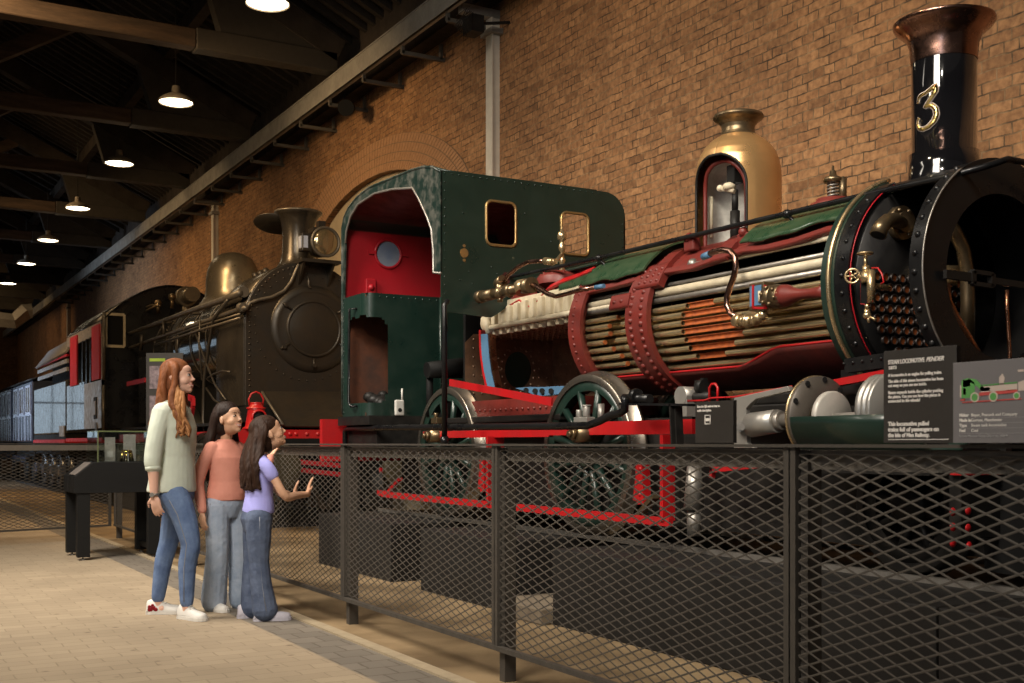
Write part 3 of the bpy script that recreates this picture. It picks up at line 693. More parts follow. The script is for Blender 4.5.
# phone notice
n_l = at(697, 400, X=2.59).y; n_r = at(735, 400, X=2.59).y; nzt = at(697, 402, X=2.59).z
t = board(n_l, n_r, FH+.003, nzt, 2.59, K['board_dark'], 'small charcoal notice with two white symbols on the fence top')
NW, NH = n_l-n_r, nzt-FH; W0 = W_
def nb(b, a0, c0, a1, c1): b.box((xf-.0007, n_l-a1*NW, FH+c0*NH), (xf, n_l-a0*NW, FH+c1*NH))
text('Scan the QR code to hear an', .0115, (xf, n_l-.06*NW, FH+.86*NH), XD, UP, K['print_white'], t, width=.60*NW, bold=.0004)
text('audio description', .0115, (xf, n_l-.06*NW, FH+.765*NH), XD, UP, K['print_white'], t, width=.37*NW, bold=.0004)
b = MB()
nb(b, .26, .46, .28, .68); nb(b, .40, .46, .42, .68); nb(b, .26, .46, .42, .48); nb(b, .26, .66, .42, .68); nb(b, .29, .535, .39, .605)
b.build('symbol', K['print_white'], t)

# ================================================================ THE SECTIONED GREEN AND RED ENGINE
CX, BZ = 4.78, 1.92
def ringp(r, a, y, cx=CX, cz=BZ):      # angle a in degrees: 0 = walkway side, 90 = up
    a = math.radians(a); return V((cx-r*math.cos(a), y, cz+r*math.sin(a)))
def arc_shell(b, ro, ri, y0, y1, a0, a1, n=36, cx=CX, cz=BZ):
    f0 = a0 if callable(a0) else (lambda y: a0); f1 = a1 if callable(a1) else (lambda y: a1)
    ys = [y0+(y1-y0)*k/12 for k in range(13)] if (callable(a0) or callable(a1)) else [y0, y1]
    rows = []
    for y in ys:
        A, B_ = f0(y), f1(y)
        rows.append([ringp(ro, A+(B_-A)*i/n, y, cx, cz) for i in range(n+1)]+[ringp(ri, B_-(B_-A)*i/n, y, cx, cz) for i in range(n+1)])
    m = 2*(n+1); vs = [p for r in rows for p in r]; fs = []
    for k in range(len(rows)-1):
        for i in range(m):
            fs.append((k*m+i, k*m+(i+1) % m, (k+1)*m+(i+1) % m, (k+1)*m+i))
    b.add(vs, fs)
    for base, flip in ((0, 0), ((len(rows)-1)*m, 1)):
        for i in range(n):
            q = (i, i+1, m-2-i, m-1-i); q = tuple(base+x for x in q)
            b.add([vs[x] for x in q], [(0,1,2,3)], False)
    return b
eng = thing('sectioned_steam_locomotive', 'green and red steam locomotive with its boiler cut open, number 3 on the chimney', 'steam locomotive', (CX, 6.5, .5))
def clad_edge(y): return 40-4.5*(y-4.8)+1.5*math.sin(y*9)+1.0*math.sin(y*23)
# ---- boiler shell, hoops, cladding
def cut_edge(y):
    return -36 if y < 4.75 else (-36-14*(y-4.75)/.35 if y < 5.1 else -50)
b = MB(); arc_shell(b, .47, .45, 4.12, 6.62, cut_edge, -180); b.build('lower_boiler_shell', K['oxide_dark'], eng)
b = MB()
ys = [4.12+2.35*k/24 for k in range(25)]
b.tube([ringp(.462, cut_edge(y)+.6, y) for y in ys], .008, 6); b.build('lower_cut_edge', K['red'], eng)
b = MB(); arc_shell(b, .47, .455, 4.12, 6.7, lambda y: clad_edge(y)-3, 180); b.build('upper_boiler_shell', K['oxide'], eng)
b = MB(); arc_shell(b, .535, .522, 4.22, 5.02, clad_edge, 181); arc_shell(b, .535, .522, 5.90, 6.60, clad_edge, 181); arc_shell(b, .535, .522, 5.0, 5.92, 112, 181)
b.build('boiler_cladding', K['clad_green'], eng)
b = MB(); arc_shell(b, .50, .47, 4.16, 6.7, lambda y: clad_edge(y)-4.5, lambda y: clad_edge(y)-.5); b.build('upper_cut_edge', K['oxide'], eng)
# broad riveted hoop and its fishplate
b = MB(); arc_shell(b, .492, .455, 5.79, 6.02, 40, -96, 48)
for a in range(-92, 38, 6):
    for y in (5.85, 5.96): b.rivet(ringp(.492, a+(3 if y < 5.9 else 0), y), ringp(1, a, 0)-ringp(0, a, 0), .020, .015)
b.build('riveted_hoop', K['oxide'], eng)
b = MB(); arc_shell(b, .50, .47, 5.99, 6.20, 9, 20, 6)
for y in (6.07, 6.15): b.rivet(ringp(.5, 14.5, y), ringp(1, 14.5, 0)-ringp(0, 14.5, 0), .017, .013)
b.build('fishplate', K['oxide'], eng)
b = MB(); arc_shell(b, .505, .455, 5.70, 5.98, 22, 42, 8)
for a in (26, 31, 36):
    for y in (5.73, 5.79, 5.85, 5.91): b.rivet(ringp(.505, a, y), ringp(1, a, 0)-ringp(0, a, 0), .015, .012)
b.build('riveted_lap', K['oxide'], eng)
b = MB(); arc_shell(b, .49, .43, 6.58, 6.66, 36, -80, 40)
b.build('tubeplate_flange', K['oxide'], eng)
b = MB(); arc_shell(b, .50, .475, 6.54, 6.69, 38, -78, 40)
for a in range(-74, 36, 6): b.rivet(ringp(.50, a, 6.63), ringp(1, a, 0)-ringp(0, a, 0), .013, .01)
b.build('riveted_band', K['oxide'], eng)
# tube plate at the firebox end (between tubes and firebox)
b = MB(); b.cyl((CX, 6.66, BZ), (CX, 6.68, BZ), .44, n=40); b.build('firebox_tubeplate', K['firebox'], eng)
# ---- fire tubes, each its own part (meshes shared)
def tube_part(name, y0, y1, mat, r=.0185, half=False, hole=True):
    b = MB(); n = 14
    if half:
        A = [( -math.cos(math.radians(a))*r, math.sin(math.radians(a))*r) for a in range(100, 261+20, 20)]
        A = [(math.cos(math.radians(a))*r, math.sin(math.radians(a))*r) for a in range(-80, 81, 16)]
        B2 = [(x*.8, z*.8) for x, z in A]
        b.strip([V((x, y0, z)) for x, z in A], [V((x, y1, z)) for x, z in A], True)
        b.strip([V((x, y0, z)) for x, z in B2], [V((x, y1, z)) for x, z in B2], True)
        b.add([(A[0][0], y0, A[0][1]), (A[0][0], y1, A[0][1]), (B2[0][0], y1, B2[0][1]), (B2[0][0], y0, B2[0][1])], [(0,1,2,3)], False)
        b.add([(A[-1][0], y0, A[-1][1]), (A[-1][0], y1, A[-1][1]), (B2[-1][0], y1, B2[-1][1]), (B2[-1][0], y0, B2[-1][1])], [(0,1,2,3)], False)
    else:
        b.lathe([(r, 0), (r, y1-y0)], (0, y0, 0), (0,1,0), n)
        b.lathe([(r*.8, .0), (r*.8, .05)], (0, y0, 0), (0,1,0), n); b.lathe([(r, 0), (r*.8, 0)], (0, y0, 0), (0,1,0), n)
        b.lathe([(r*.8, y1-y0-.05), (r*.8, y1-y0)], (0, y0, 0), (0,1,0), n); b.lathe([(r, y1-y0), (r*.8, y1-y0)], (0, y0, 0), (0,1,0), n)
    me = bpy.data.meshes.new(name)
    me.from_pydata([tuple(v) for v in b.v], [], b.f); me.polygons.foreach_set('use_smooth', b.sm); me.materials.append(mat)
    return me
def inst(name, me, x, y, z, parent=eng):
    o = bpy.data.objects.new(name, me); COL.objects.link(o); o.parent = parent
    o.location = V((x, y, z))-ORG[parent.name]; ORG[o.name] = V((x, y, z)); return o
T_long = tube_part('fire_tube', 4.05, 6.66, K['old_brass'])
T_a = tube_part('fire_tube', 4.26, 5.28, K['old_brass'])
CUTS = {0: (5.48, 5.22), 1: (5.52, 5.10), 2: (5.53, 5.05), 3: (5.54, 5.02), 4: (5.53, 5.0), 5: (5.52, 5.10), 6: (5.49, 5.22)}
LEFT = {0: 6.18, 1: 6.28, 2: 6.28, 3: 6.36, 4: 6.28, 5: 6.22, 6: 6.20}
me_cache = {}
def tube_len(y0, y1, mat, half=False):
    k = (round(y0, 3), round(y1, 3), mat.name, half)
    if k not in me_cache: me_cache[k] = tube_part('fire_tube', y0, y1, mat, half=half)
    return me_cache[k]
ROW0, DZ = 1.955, .0505
for r in range(9):
    z = ROW0-DZ*r
    xedge = CX-math.sqrt(max(.05, .445**2-(z-BZ)**2))+.035
    cols = [xedge+.062*k+(.0 if k else 0) for k in range(6)]
    for k, x in enumerate(cols):
        if k == 0 and r in CUTS:
            yb, ya = CUTS[r]
            inst('fire_tube', tube_len(yb, LEFT[r]-.12 if r in LEFT else 6.66, K['old_brass']), x, 0, z)
            inst('cut_fire_tube', tube_len(ya, yb, K['orange'], True), x, 0, z)
            inst('fire_tube', tube_len(4.05, ya, K['old_brass']), x, 0, z)
            mth = MB(); mth.cyl((x, LEFT[r]+.024, z), (x, LEFT[r]+.028, z), .0165, n=14); mth.build('cut_tube_mouth', K['tube_bore'], eng)
            inst('fire_tube', tube_len(LEFT[r]+.03 if r in LEFT else 6.6, 6.66, K['old_brass']), x, 0, z)
        elif k == 1 and r in (1, 2, 3, 5, 6):
            inst('fire_tube', tube_len(4.05, 6.02, K['old_brass']), x, 0, z+.01*((k % 2)))
            inst('fire_tube', tube_len(6.14, 6.66, K['old_brass']), x, 0, z+.01*((k % 2)))
        else:
            inst('fire_tube', T_long, x, 0, z+.01*(k % 2))
# cream stays and steam pipe above the tubes
for (x, z, r, mt, nm) in ((4.43, 2.20, .014, 'cream', 'longitudinal_stay'), (4.39, 2.068, .026, 'cream', 'longitudinal_stay'), (4.42, 2.115, .014, 'worn_steel', 'longitudinal_stay'),
                      (4.38, 2.018, .018, 'worn_steel', 'longitudinal_stay'), (4.60, 2.10, .06, 'frame_black', 'main_steam_pipe'), (4.74, 2.16, .09, 'frame_black', 'main_steam_pipe')):
    b = MB(); b.cyl((x, 4.06, z), (x, 6.64, z), r, n=14); b.build(nm, K[mt], eng)
p = at(693, 264, X=4.43)
b = MB(); b.cyl((4.43, p.y-.1, p.z-.01), (4.43, p.y+.02, p.z-.01), .02); b.ball(p, .035); b.tube([p, p+V((0,.1,-.01)), p+V((0,.25,-.04))], .012, 8)
b.build('stay_nut', K['worn_steel'], eng)
# ---- smokebox
Y0, Y1 = 3.60, 4.11
SR, SZ = .55, 1.93
def sring(r, a, y): return ringp(r, a, y, CX, SZ)
b = MB(); arc_shell(b, SR, SR-.02, 3.62, Y1, 58, 232, 48, CX, SZ); b.build('smokebox_shell', K['smoke_black'], eng)
b = MB(); arc_shell(b, SR, SR-.02, 3.62, Y1, -128, -52, 20, CX, SZ); b.build('smokebox_lower_shell', K['smoke_black'], eng)
b = MB(); arc_shell(b, SR+.012, SR-.03, Y1-.07, Y1+.02, 66, -74, 48, CX, SZ)
for a in range(-70, 64, 9): b.rivet(sring(SR+.012, a, Y1-.03), sring(1, a, 0)-sring(0, a, 0), .014, .012)
b.build('rear_ring', K['black'], eng)
b = MB(); b.tube([sring(SR-.0, a, Y1-.075) for a in range(-60, 68, 4)], .0035, 6); b.build('red_cut_line', K['cab_red'], eng)
b = MB(); arc_shell(b, SR+.015, SR-.03, Y1+.02, Y1+.11, 72, -74, 48, CX, SZ); b.build('lagging_band', K['green'], eng)
b = MB(); b.tube([sring(SR+.022, a, Y1+.05) for a in range(-60, 80, 4)], .012, 8); b.build('brass_beading', K['brass'], eng)
# tube plate with its tube ends
b = MB(); b.lathe([(0, 0), (SR-.03, 0), (SR-.03, .02), (0, .02)], (CX, 4.02, SZ), (0,1,0), 48); b.build('smokebox_tubeplate', K['smoke_black'], eng)
fb = MB(); fb.lathe([(.023, .012), (.0235, -.008), (.0195, -.008), (.0185, .0)], (0,0,0), (0,1,0), 14); fb.mi = 1; fb.lathe([(.0185, -.001), (.0, -.001)], (0,0,0), (0,1,0), 14)
fme = bpy.data.meshes.new('tube_end'); fme.from_pydata([tuple(v) for v in fb.v], [], fb.f); fme.materials.append(K['ferrule']); fme.materials.append(K['tube_bore']); fme.polygons.foreach_set('material_index', fb.m)
fme.polygons.foreach_set('use_smooth', fb.sm)
for r in range(10):
    for c in range(13):
        z = 1.95-.0525*r; x = 4.33+.060*c+(.030 if r % 2 else 0)
        if (x-CX)**2+(z-SZ)**2 < .455**2 and x < 5.16: inst('tube_end', fme, x, 4.012, z)
for r in range(3):
    for c in range(4):
        x, z = 4.64+.075*c, 2.05+.06*r
        b = MB(); b.ball((x, 4.008, z), .022, 10, 6, (1,.5,1)); b.build('tubeplate_nut', K['frame_black'], eng)
# steam elbow
p = at(901, 223, Y=4.0)
b = MB(); b.cyl(p+V((0,-.02,0)), p+V((0,.02,0)), .085, n=28); b.cyl(p+V((0,-.035,0)), p+V((0,-.02,0)), .055, n=24)
for k in range(6): a = k*PI/3; b.rivet(p+V((.068*math.cos(a), -.02, .068*math.sin(a))), (0,-1,0), .011, .012)
b.build('elbow_flange', K['brass_dark'], eng)
b = MB(); e = at(884, 238, X=p.x-.14); ee = [at(901,223,Y=3.98), at(894,219.5,Y=3.93), at(887,221,Y=3.90), at(881,227,Y=3.89), at(878,235,Y=3.89)]; b.tube(ee, [.033,.034,.036,.038,.042], 20)
q = ee[-1]; dq = (ee[-1]-ee[-2]).normalized(); b.mi = 1; b.cyl(q+dq*.0005, q+dq*.002, .035, n=20)
b.build('steam_elbow', [K['brass_dark'], K['dark_hole']], eng)
# front plate: annulus with offset opening
b = MB(); arc_shell(b, SR+.01, SR-.03, 3.60, 3.665, 70, -60, 48, CX, SZ)
for a in range(-56, 68, 9): b.rivet(sring(SR+.01, a, 3.632), sring(1, a, 0)-sring(0, a, 0), .017, .014)
b.build('front_ring', K['black'], eng)
b = MB(); n = 64; ro, ri = SR+.012, .40
for yy in (3.585, 3.605):
    b.add([(CX-ro*math.cos(2*PI*i/n), yy, SZ+ro*math.sin(2*PI*i/n)) for i in range(n)]+[(CX+.0-ri*math.cos(2*PI*i/n), yy, SZ-.01+ri*math.sin(2*PI*i/n)) for i in range(n)],
          [(i, (i+1) % n, n+(i+1) % n, n+i) for i in range(n)], False)
for rr, zc in ((ro, SZ), (ri, SZ-.01)):
    b.add([(CX-rr*math.cos(2*PI*i/n), yy, zc+rr*math.sin(2*PI*i/n)) for yy in (3.585, 3.605) for i in range(n)], [(i, (i+1) % n, n+(i+1) % n, n+i) for i in range(n)], True)
b.build('front_plate', K['black'], eng)
b = MB(); b.tube([(CX-(SR+.012)*math.cos(math.radians(a)), 3.585, SZ+(SR+.012)*math.sin(math.radians(a))) for a in range(-50, 60, 4)], .005, 6); b.build('bright_rim', K['worn_steel'], eng)
# things inside the smokebox
b = MB(); b.tube([at(946,222,Y=3.85), at(955,232,Y=3.85), at(963,248,Y=3.85), at(967,270,Y=3.85), at(968,300,Y=3.85), at(967,350,Y=3.85)], .036, 18); b.build('blast_pipe', K['brass_dark'], eng)
b = MB(); b.cyl((4.62,4.0,1.99), (4.86,3.9,1.99), .035); b.cyl((4.74,3.96,1.99), (4.76,3.95,1.99), .06); b.cyl((4.66,4.0,1.945), (4.84,3.9,1.94), .02); b.build('blower_union', K['brass'], eng)
b = MB(); b.tube([at(945,285,Y=3.78), at(947,302,Y=3.76), at(955,318,Y=3.74), at(968,340,Y=3.72), at(985,368,Y=3.7)], .026, 14); b.build('copper_branch_pipe', K['copper'], eng)
b = MB(); q = at(1007, 290, Y=3.62); b.tube([q, q+V((0,0,-.1)), q+V((.02,0,-.3)), q+V((.03,0,-.5))], .009, 8); b.build('thin_copper_pipe', K['copper'], eng)
p = at(945, 274, Y=3.56); q = at(1040, 288, Y=3.56)
b = MB(); m_ = at(982, 279, Y=3.56); dx = (q-p).normalized()
b.bar(p, m_-dx*.05, .02, .04); b.bar(m_+dx*.05, q+dx*.1, .02, .03); b.bar(m_-dx*.07+V((0,0,.028)), m_+dx*.07+V((0,0,.028)), .024, .02); b.bar(m_-dx*.07-V((0,0,.028)), m_+dx*.07-V((0,0,.028)), .024, .02)
b.bar(m_-dx*.07-V((0,0,.03)), m_-dx*.07+V((0,0,.03)), .024, .03, dx); b.bar(m_+dx*.07-V((0,0,.03)), m_+dx*.07+V((0,0,.03)), .024, .03, dx)
b.build('door_crossbar', K['frame_black'], eng)
# saddle, and red edge under the smokebox
b = MB(); b.box((CX-.34, 3.66, 1.18), (CX+.34, 4.3, 1.50)); b.prism([(CX-.50, 1.36), (CX-.34, 1.16), (CX+.34, 1.16), (CX+.5, 1.36), (CX+.3, 1.48), (CX-.3, 1.48)], 1, 3.68, 4.28); b.build('smokebox_saddle', K['smoke_black'], eng)
pa, pb = at(826, 385, X=4.22), at(905, 370, X=4.22)
b = MB(); b.bar(pa, pb, .04, .035); b.bar(pa+V((0,0,-.05)), pa+V((0,0,.02)), .04, .03, (0,1,0)); b.build('red_edge_angle', K['red'], eng)
b = MB(); pa2, pb2 = at(848, 366, X=4.26), at(905, 358, X=4.26); b.bar(pa2, pb2, .05, .07)
for k in range(7): b.rivet(pa2.lerp(pb2, k/6)+V((-.026,0,.01)), (-1,0,0), .009, .01)
b.build('riveted_angle', K['smoke_black'], eng)
# ---- chimney
cy = 3.98
cyy = at(944, 100, X=CX).y
b = MB(); b.lathe([(.21,2.40),(.182,2.46),(.175,2.50),(.173,2.585),(.158,2.588),(.158,3.065)], (CX, cyy, 0), n=48); b.build('chimney_barrel', K['chimney_black'], eng)
b = MB(); b.lathe([(.160,3.05),(.162,3.06),(.163,3.10),(.168,3.14),(.182,3.180),(.216,3.21),(.240,3.232),(.248,3.246),(.248,3.256),(.238,3.26),(.222,3.25),(.18,3.21),(.155,3.16),(.148,3.06)], (CX, cyy, 0), n=56); b.build('copper_cap', K['pipe_copper'], eng)
# gilt number 3 wrapped round the barrel
def num3():
    b = MB(); ctr = math.atan2(-cyy, -CX)  # direction of the walkway
    ang0 = math.radians(-172)
    def q(u, v, r=.162):   # u to the reader's right, metres
        a = ang0+u/.158
        return V((CX+r*math.cos(a), cyy+r*math.sin(a), v))
    zc = 2.785; pts = [(-.052,.045,.010),(-.046,.072,.014),(-.030,.080,.014),(-.005,.084,.012),(.020,.096,.012),(.046,.108,.022),(.046,.085,.022),(.030,.058,.016),(.010,.034,.014),(-.008,.014,.013),(.008,.018,.014),(.030,.016,.018),(.048,-.004,.020),(.052,-.034,.022),(.040,-.064,.020),(.014,-.086,.018),(-.016,-.094,.015),(-.042,-.085,.013),(-.056,-.062,.011),(-.052,-.040,.009),(-.044,-.030,.012)]
    dense = []
    for i in range(len(pts)-1):
        for k in range(4):
            t_ = k/4; dense.append(tuple(pts[i][j]*(1-t_)+pts[i+1][j]*t_ for j in range(3)))
    dense.append(pts[-1])
    for mi_, g_, rad in ((0, .005, .1592), (1, 0, .1608)):
        b.mi = mi_; A = []; B2 = []
        for i, (u, v, w_) in enumerate(dense):
            u0, v0 = dense[max(0, i-1)][:2]; u1, v1 = dense[min(len(dense)-1, i+1)][:2]
            dx, dy = u1-u0, v1-v0; l_ = math.hypot(dx, dy) or 1; nx, ny = -dy/l_, dx/l_; hw = w_*.55+g_
            A.append(q(u+nx*hw, zc+v+ny*hw, rad)); B2.append(q(u-nx*hw, zc+v-ny*hw, rad))
        b.strip(A, B2, True)
    b.build('gilt_number', [K['print_cream'], K['gold']], eng, recalc=False, solid=.002)
num3()
# ---- dome with the cut window
DY = 5.49; dr = .262
prof = [(.262,2.34),(.262,2.55),(.262,2.70),(.262,2.80),(.258,2.86),(.247,2.92),(.228,2.97),(.200,3.015),(.165,3.05),(.130,3.075),(.108,3.095),(.100,3.115),(.099,3.14),(.104,3.165),(.120,3.185),(.145,3.203),(.155,3.215),(.150,3.228),(.12,3.232),(.09,3.235),(.06,3.24),(.0,3.24)]
caz = math.radians(-166)   # heading of the window
def dome_grid(prof, z_hi, half, name, mats, keep_neck=None, n=220, rim=None):
    # refine profile
    P2 = []
    for i in range(len(prof)-1):
        for k in range(6):
            t_ = k/6; P2.append((prof[i][0]*(1-t_)+prof[i+1][0]*t_, prof[i][1]*(1-t_)+prof[i+1][1]*t_))
    P2.append(prof[-1])
    def width(z):  # half angle of the opening at height z
        if z > z_hi: return -1
        top = z_hi-.20
        return half if z < top else half*math.sqrt(max(0, 1-((z-top)/.20)**2))
    b = MB(); rows = []; P2 = [(r, 2.42+(z-2.42)*.93) if z > 2.42 else (r, z) for r, z in P2]
    for r, z in P2:
        wd = width(z); row = []
        if wd < 0: wd = 0
        for j in range(n+1):
            a = caz+wd+(2*PI-2*wd)*j/n
            row.append(V((CX+r*math.cos(a), DY+r*math.sin(a), z)))
        rows.append(row)
    b.grid(rows, True)
    if keep_neck: b.m = [1 if P2[k//n][1] > keep_neck else 0 for k in range(len(b.f))]
    o = b.build(name, mats, eng, recalc=False, solid=.008)
    edge = [rows[i][0] for i in range(len(rows)) if P2[i][1] <= z_hi]+[rows[i][-1] for i in range(len(rows)-1, -1, -1) if P2[i][1] <= z_hi]
    if rim:
        e = MB(); e.tube(edge, rim[0], 8); e.build(rim[2], rim[1], eng)
dome_grid(prof, 2.89, .80, 'dome_casing', [K['dome_brass'], K['brass_dark']], keep_neck=3.035, rim=(.009, K['frame_black'], 'dome_cut_edge'))
prof_i = [(.205,2.30),(.205,2.55),(.205,2.75),(.203,2.83),(.19,2.875),(.16,2.90),(.10,2.915),(.0,2.92)]
dome_grid(prof_i, 2.86, .86, 'inner_dome', [K['white_in']], rim=(.014, K['oxide'], 'inner_dome_cut_edge'))
b = MB()
for k in range(9):
    a = caz+PI-1.1+2.2*k/8; nn = V((-math.cos(a), -math.sin(a), 0))
    b.rivet((CX+.198*math.cos(a), DY+.198*math.sin(a), 2.80), nn, .013, .014)
    b.rivet((CX+.198*math.cos(a), DY+.198*math.sin(a), 2.50), nn, .013, .014)
for z in (2.58, 2.66, 2.73):
    for a_ in (caz+PI-.55,): b.rivet((CX+.198*math.cos(a_), DY+.198*math.sin(a_), z), (-math.cos(a_), -math.sin(a_), 0), .013, .014)
b.build('dome_rivets', K['white_in'], eng)
b = MB(); q = at(711, 225, X=CX-.10); b.cyl((q.x, q.y, 2.42), (q.x, q.y, 2.68), .013); b.build('white_pipe', K['cream'], eng)
b = MB(); q = at(735, 200, X=CX-.10); b.cyl((q.x, q.y, 2.35), (q.x, q.y, 2.55), .030); b.cyl((q.x,q.y,2.55), (q.x,q.y,2.68), .020); b.box((q.x-.035,q.y-.035,2.72), (q.x+.035,q.y+.035,2.83)); b.build('regulator_valve', K['frame_black'], eng)
b = MB(); b.ball((q.x-.03,q.y+.02,2.70), .035, sc=(1.2,1.2,.8)); b.ball((q.x-.05,q.y+.08,2.70), .022); b.cyl((q.x-.02,q.y-.02,2.665), (q.x-.05,q.y+.08,2.70), .014); b.build('regulator_knuckle', K['cream'], eng)
# dome seating in red, cut pads
for ya_, yb_ in ((DY-.36, DY-.22), (DY+.22, DY+.34)):
    b = MB(); arc_shell(b, .50, .47, ya_, yb_, 34, 62, 8); b.build('dome_seating', K['oxide'], eng)
for (u, v) in ((692, 245), (746, 240)):
    q = at(u, v, X=4.50); b = MB(); b.box(q+V((-.03,-.05,-.04)), q+V((.03,.05,.04))); b.ball(q+V((-.02,.0,.045)), .03); b.build('seating_lug', K['oxide'], eng, bevel=.01)
# ---- safety valve on the green cladding
sy = at(833, 190, X=CX).y
b = MB(); b.lathe([(.125,2.43),(.125,2.455),(.095,2.46),(.095,2.48),(.05,2.485),(.0,2.485)], (CX, sy, .02), n=28); b.build('valve_seat', K['oxide'], eng)
b = MB()
pts = [(CX+.030*math.cos(t/3.0), sy+.030*math.sin(t/3.0), 2.49+.11*t/110) for t in range(111)]
b.tube(pts, .006, 6); b.build('valve_spring', K['worn_steel'], eng)
b = MB(); b.cyl((CX, sy, 2.48), (CX, sy, 2.64), .010); b.cyl((CX+.03, sy-.045, 2.48), (CX+.03, sy-.045, 2.62), .022); b.lathe([(.0,2.595),(.050,2.595),(.056,2.605),(.056,2.618),(.035,2.628),(.020,2.635),(.018,2.66),(.008,2.665),(.006,2.69),(.0,2.69)], (CX, sy, 0), n=24); b.build('safety_valve', K['brass_dark'], eng)
# ---- long handrail round the boiler
hr = [at(505, 278, X=4.46), at(520, 275, X=4.46), at(599, 258, X=4.46), at(770, 217.5, X=4.46), at(904, 186, X=4.46), at(940, 178.5, X=4.46)]
hp = hr+[V((4.52, 3.50, hr[-1].z+.02)), V((4.66, 3.47, hr[-1].z+.07)), V((4.85, 3.47, hr[-1].z+.07)), V((5.08, 3.48, 2.36)), V((5.25, 3.50, 2.24))]
b = MB(); b.tube(hp, [.013,.014]+[.016]*(len(hp)-2), 12); b.build('handrail', K['black'], eng)
for (u, v) in ((599, 258), (787, 214)):
    q = at(u, v, X=4.46); b = MB(); b.ball(q, .026, sc=(1,1.2,1)); b.cyl(q, q+V((.03,-.07,-.085)), .010, .014, 10); b.build('handrail_stanchion', K['black'], eng)
# ---- front fitting: water valve with handwheels
VX = 4.18
def av(u, v, dx=0): q = at(u, v, X=VX+dx); return q
b = MB()
b.cyl(av(871, 303), av(871, 270), .019, n=18); b.cyl(av(866.5,283), av(866.5,272), .026, n=18)
b.cyl(av(866,273), av(866,266), .018); b.cyl(av(865.5,268), av(865.5,255), .009)

b.cyl(av(867.5,304), av(867.5,309), .013); b.cyl(av(867,309), av(867,316), .014); b.ball(av(867,315.5), .020); b.cyl(av(868,316), av(876,320), .006); b.cyl(av(868,316), av(869,323), .007); b.cyl(av(868,285), av(868,285)+V((.16,.02,0)), .014)
b.cyl(av(858,276), av(866,278), .010)
b.build('water_valve', K['brass'], eng)
for c, up_ in ((av(865, 253.5), V((0,0,1))), (av(852.5, 276), V((-.8,-.6,0)))):
    b = MB(); r_ = .034; up_ = up_.normalized(); ref = V((0,1,0)) if abs(up_.z) > .9 else V((0,0,1)); x_ = up_.cross(ref).normalized(); y_ = up_.cross(x_)
    b.tube([c+(x_*math.cos(a)+y_*math.sin(a))*r_ for a in [2*PI*k/24 for k in range(24)]], .006, 8, closed=True)
    for k in range(5): a = 2*PI*k/5; b.cyl(c, c+(x_*math.cos(a)+y_*math.sin(a))*r_, .004, n=6)
    b.ball(c, .010); b.cyl(c, c-up_*.05, .006, n=8); b.build('handwheel', K['brass'], eng)
b = MB(); q = [av(862,280), av(862,304), av(871,306), av(871,304)]
b.tube([av(861,279), av(861,304), av(870,304.5)], .0035, 6); b.tube([av(872,268), av(878,268), av(882,274), av(884,282), av(881,284)], .0045, 6); b.build('valve_cut_edge', K['red'], eng)
b = MB(); b.add([av(861,280), av(861,303), av(868,303), av(868,280)], [(0,1,2,3)], False); b.build('valve_gauge_window', K['inner_black'], eng, solid=.008)
# ---- clack valve and copper feed pipe on the boiler side
PX = 4.27
def bp_(u, v, dx=0): return at(u, v, X=PX+dx)
b = MB(); b.tube([bp_(706,256), bp_(713,252), bp_(722,250), bp_(730,251), bp_(735,257), bp_(736,266), bp_(734,276), bp_(730,287), bp_(727,297), bp_(727,306), bp_(731,314), bp_(739,319)], .018, 14)
b.build('feed_pipe', K['pipe_copper'], eng)
b = MB(); b.cyl(bp_(703,257), bp_(710,254), .020, .021); b.build('feed_pipe_cut_end', K['blue'], eng)
b = MB(); b.cyl(bp_(735,321), bp_(752,321), .032, n=20); b.cyl(bp_(738,321), bp_(742,321), .042, n=8); b.cyl(bp_(746,321), bp_(749,321), .040, n=8); b.ball(bp_(755,320), .034); b.cyl(bp_(755,320), bp_(762,316), .030); b.ball(bp_(763,315), .030); b.cyl(bp_(763,316), bp_(763,306), .024); b.build('pipe_union', K['brass'], eng)
# clack box: brass case cut to show blue inside
b = MB(); q0, q1 = bp_(753,284), bp_(768,310)
b.box((PX-.03, q1.y, q1.z), (PX+.05, q0.y, q0.z)); b.build('clack_box', K['brass_dark'], eng, bevel=.006)
b = MB(); b.box((PX-.034, q1.y+.018, q1.z+.028), (PX-.030, q0.y-.012, q0.z-.018)); b.build('clack_chamber', K['blue'], eng)
b = MB(); 
for (s, e_) in (((753.5,285), (753.5,309)), ((765.5,285), (765.5,309)), ((753.5,308), (765.5,308))): b.bar(bp_(*s, -.034), bp_(*e_, -.034), .012, .014, (1,0,0))
b.build('clack_cut_edge', K['red'], eng)
b = MB(); b.cyl(bp_(760,291,-.036), bp_(760,302,-.036), .011); b.build('clack_valve_plug', K['cream'], eng)
b = MB(); b.cyl(bp_(768,297), bp_(776,296.5), .060, .066, n=24); b.cyl(bp_(776,296.5), bp_(785,296), .066, .060, n=24)
for k in range(6):
    a = k*PI/3+.3; b.ball(bp_(776,296.5)+V((-.045,0,0))+V((-.015,.05*math.cos(a),.045*math.sin(a))), .012, 8, 6)
b.build('clack_bonnet', K['brass_dark'], eng)
b = MB(); ya, yb = bp_(783,296), bp_(827,291.5); d_ = yb-ya
b.tube([ya, ya+d_*.12, ya+d_*.25, ya+d_*.42, ya+d_*.6, ya+d_*.85, yb], [.062,.058,.040,.028,.026,.030,.045], 18); b.build('red_clack_body', K['oxide'], eng)
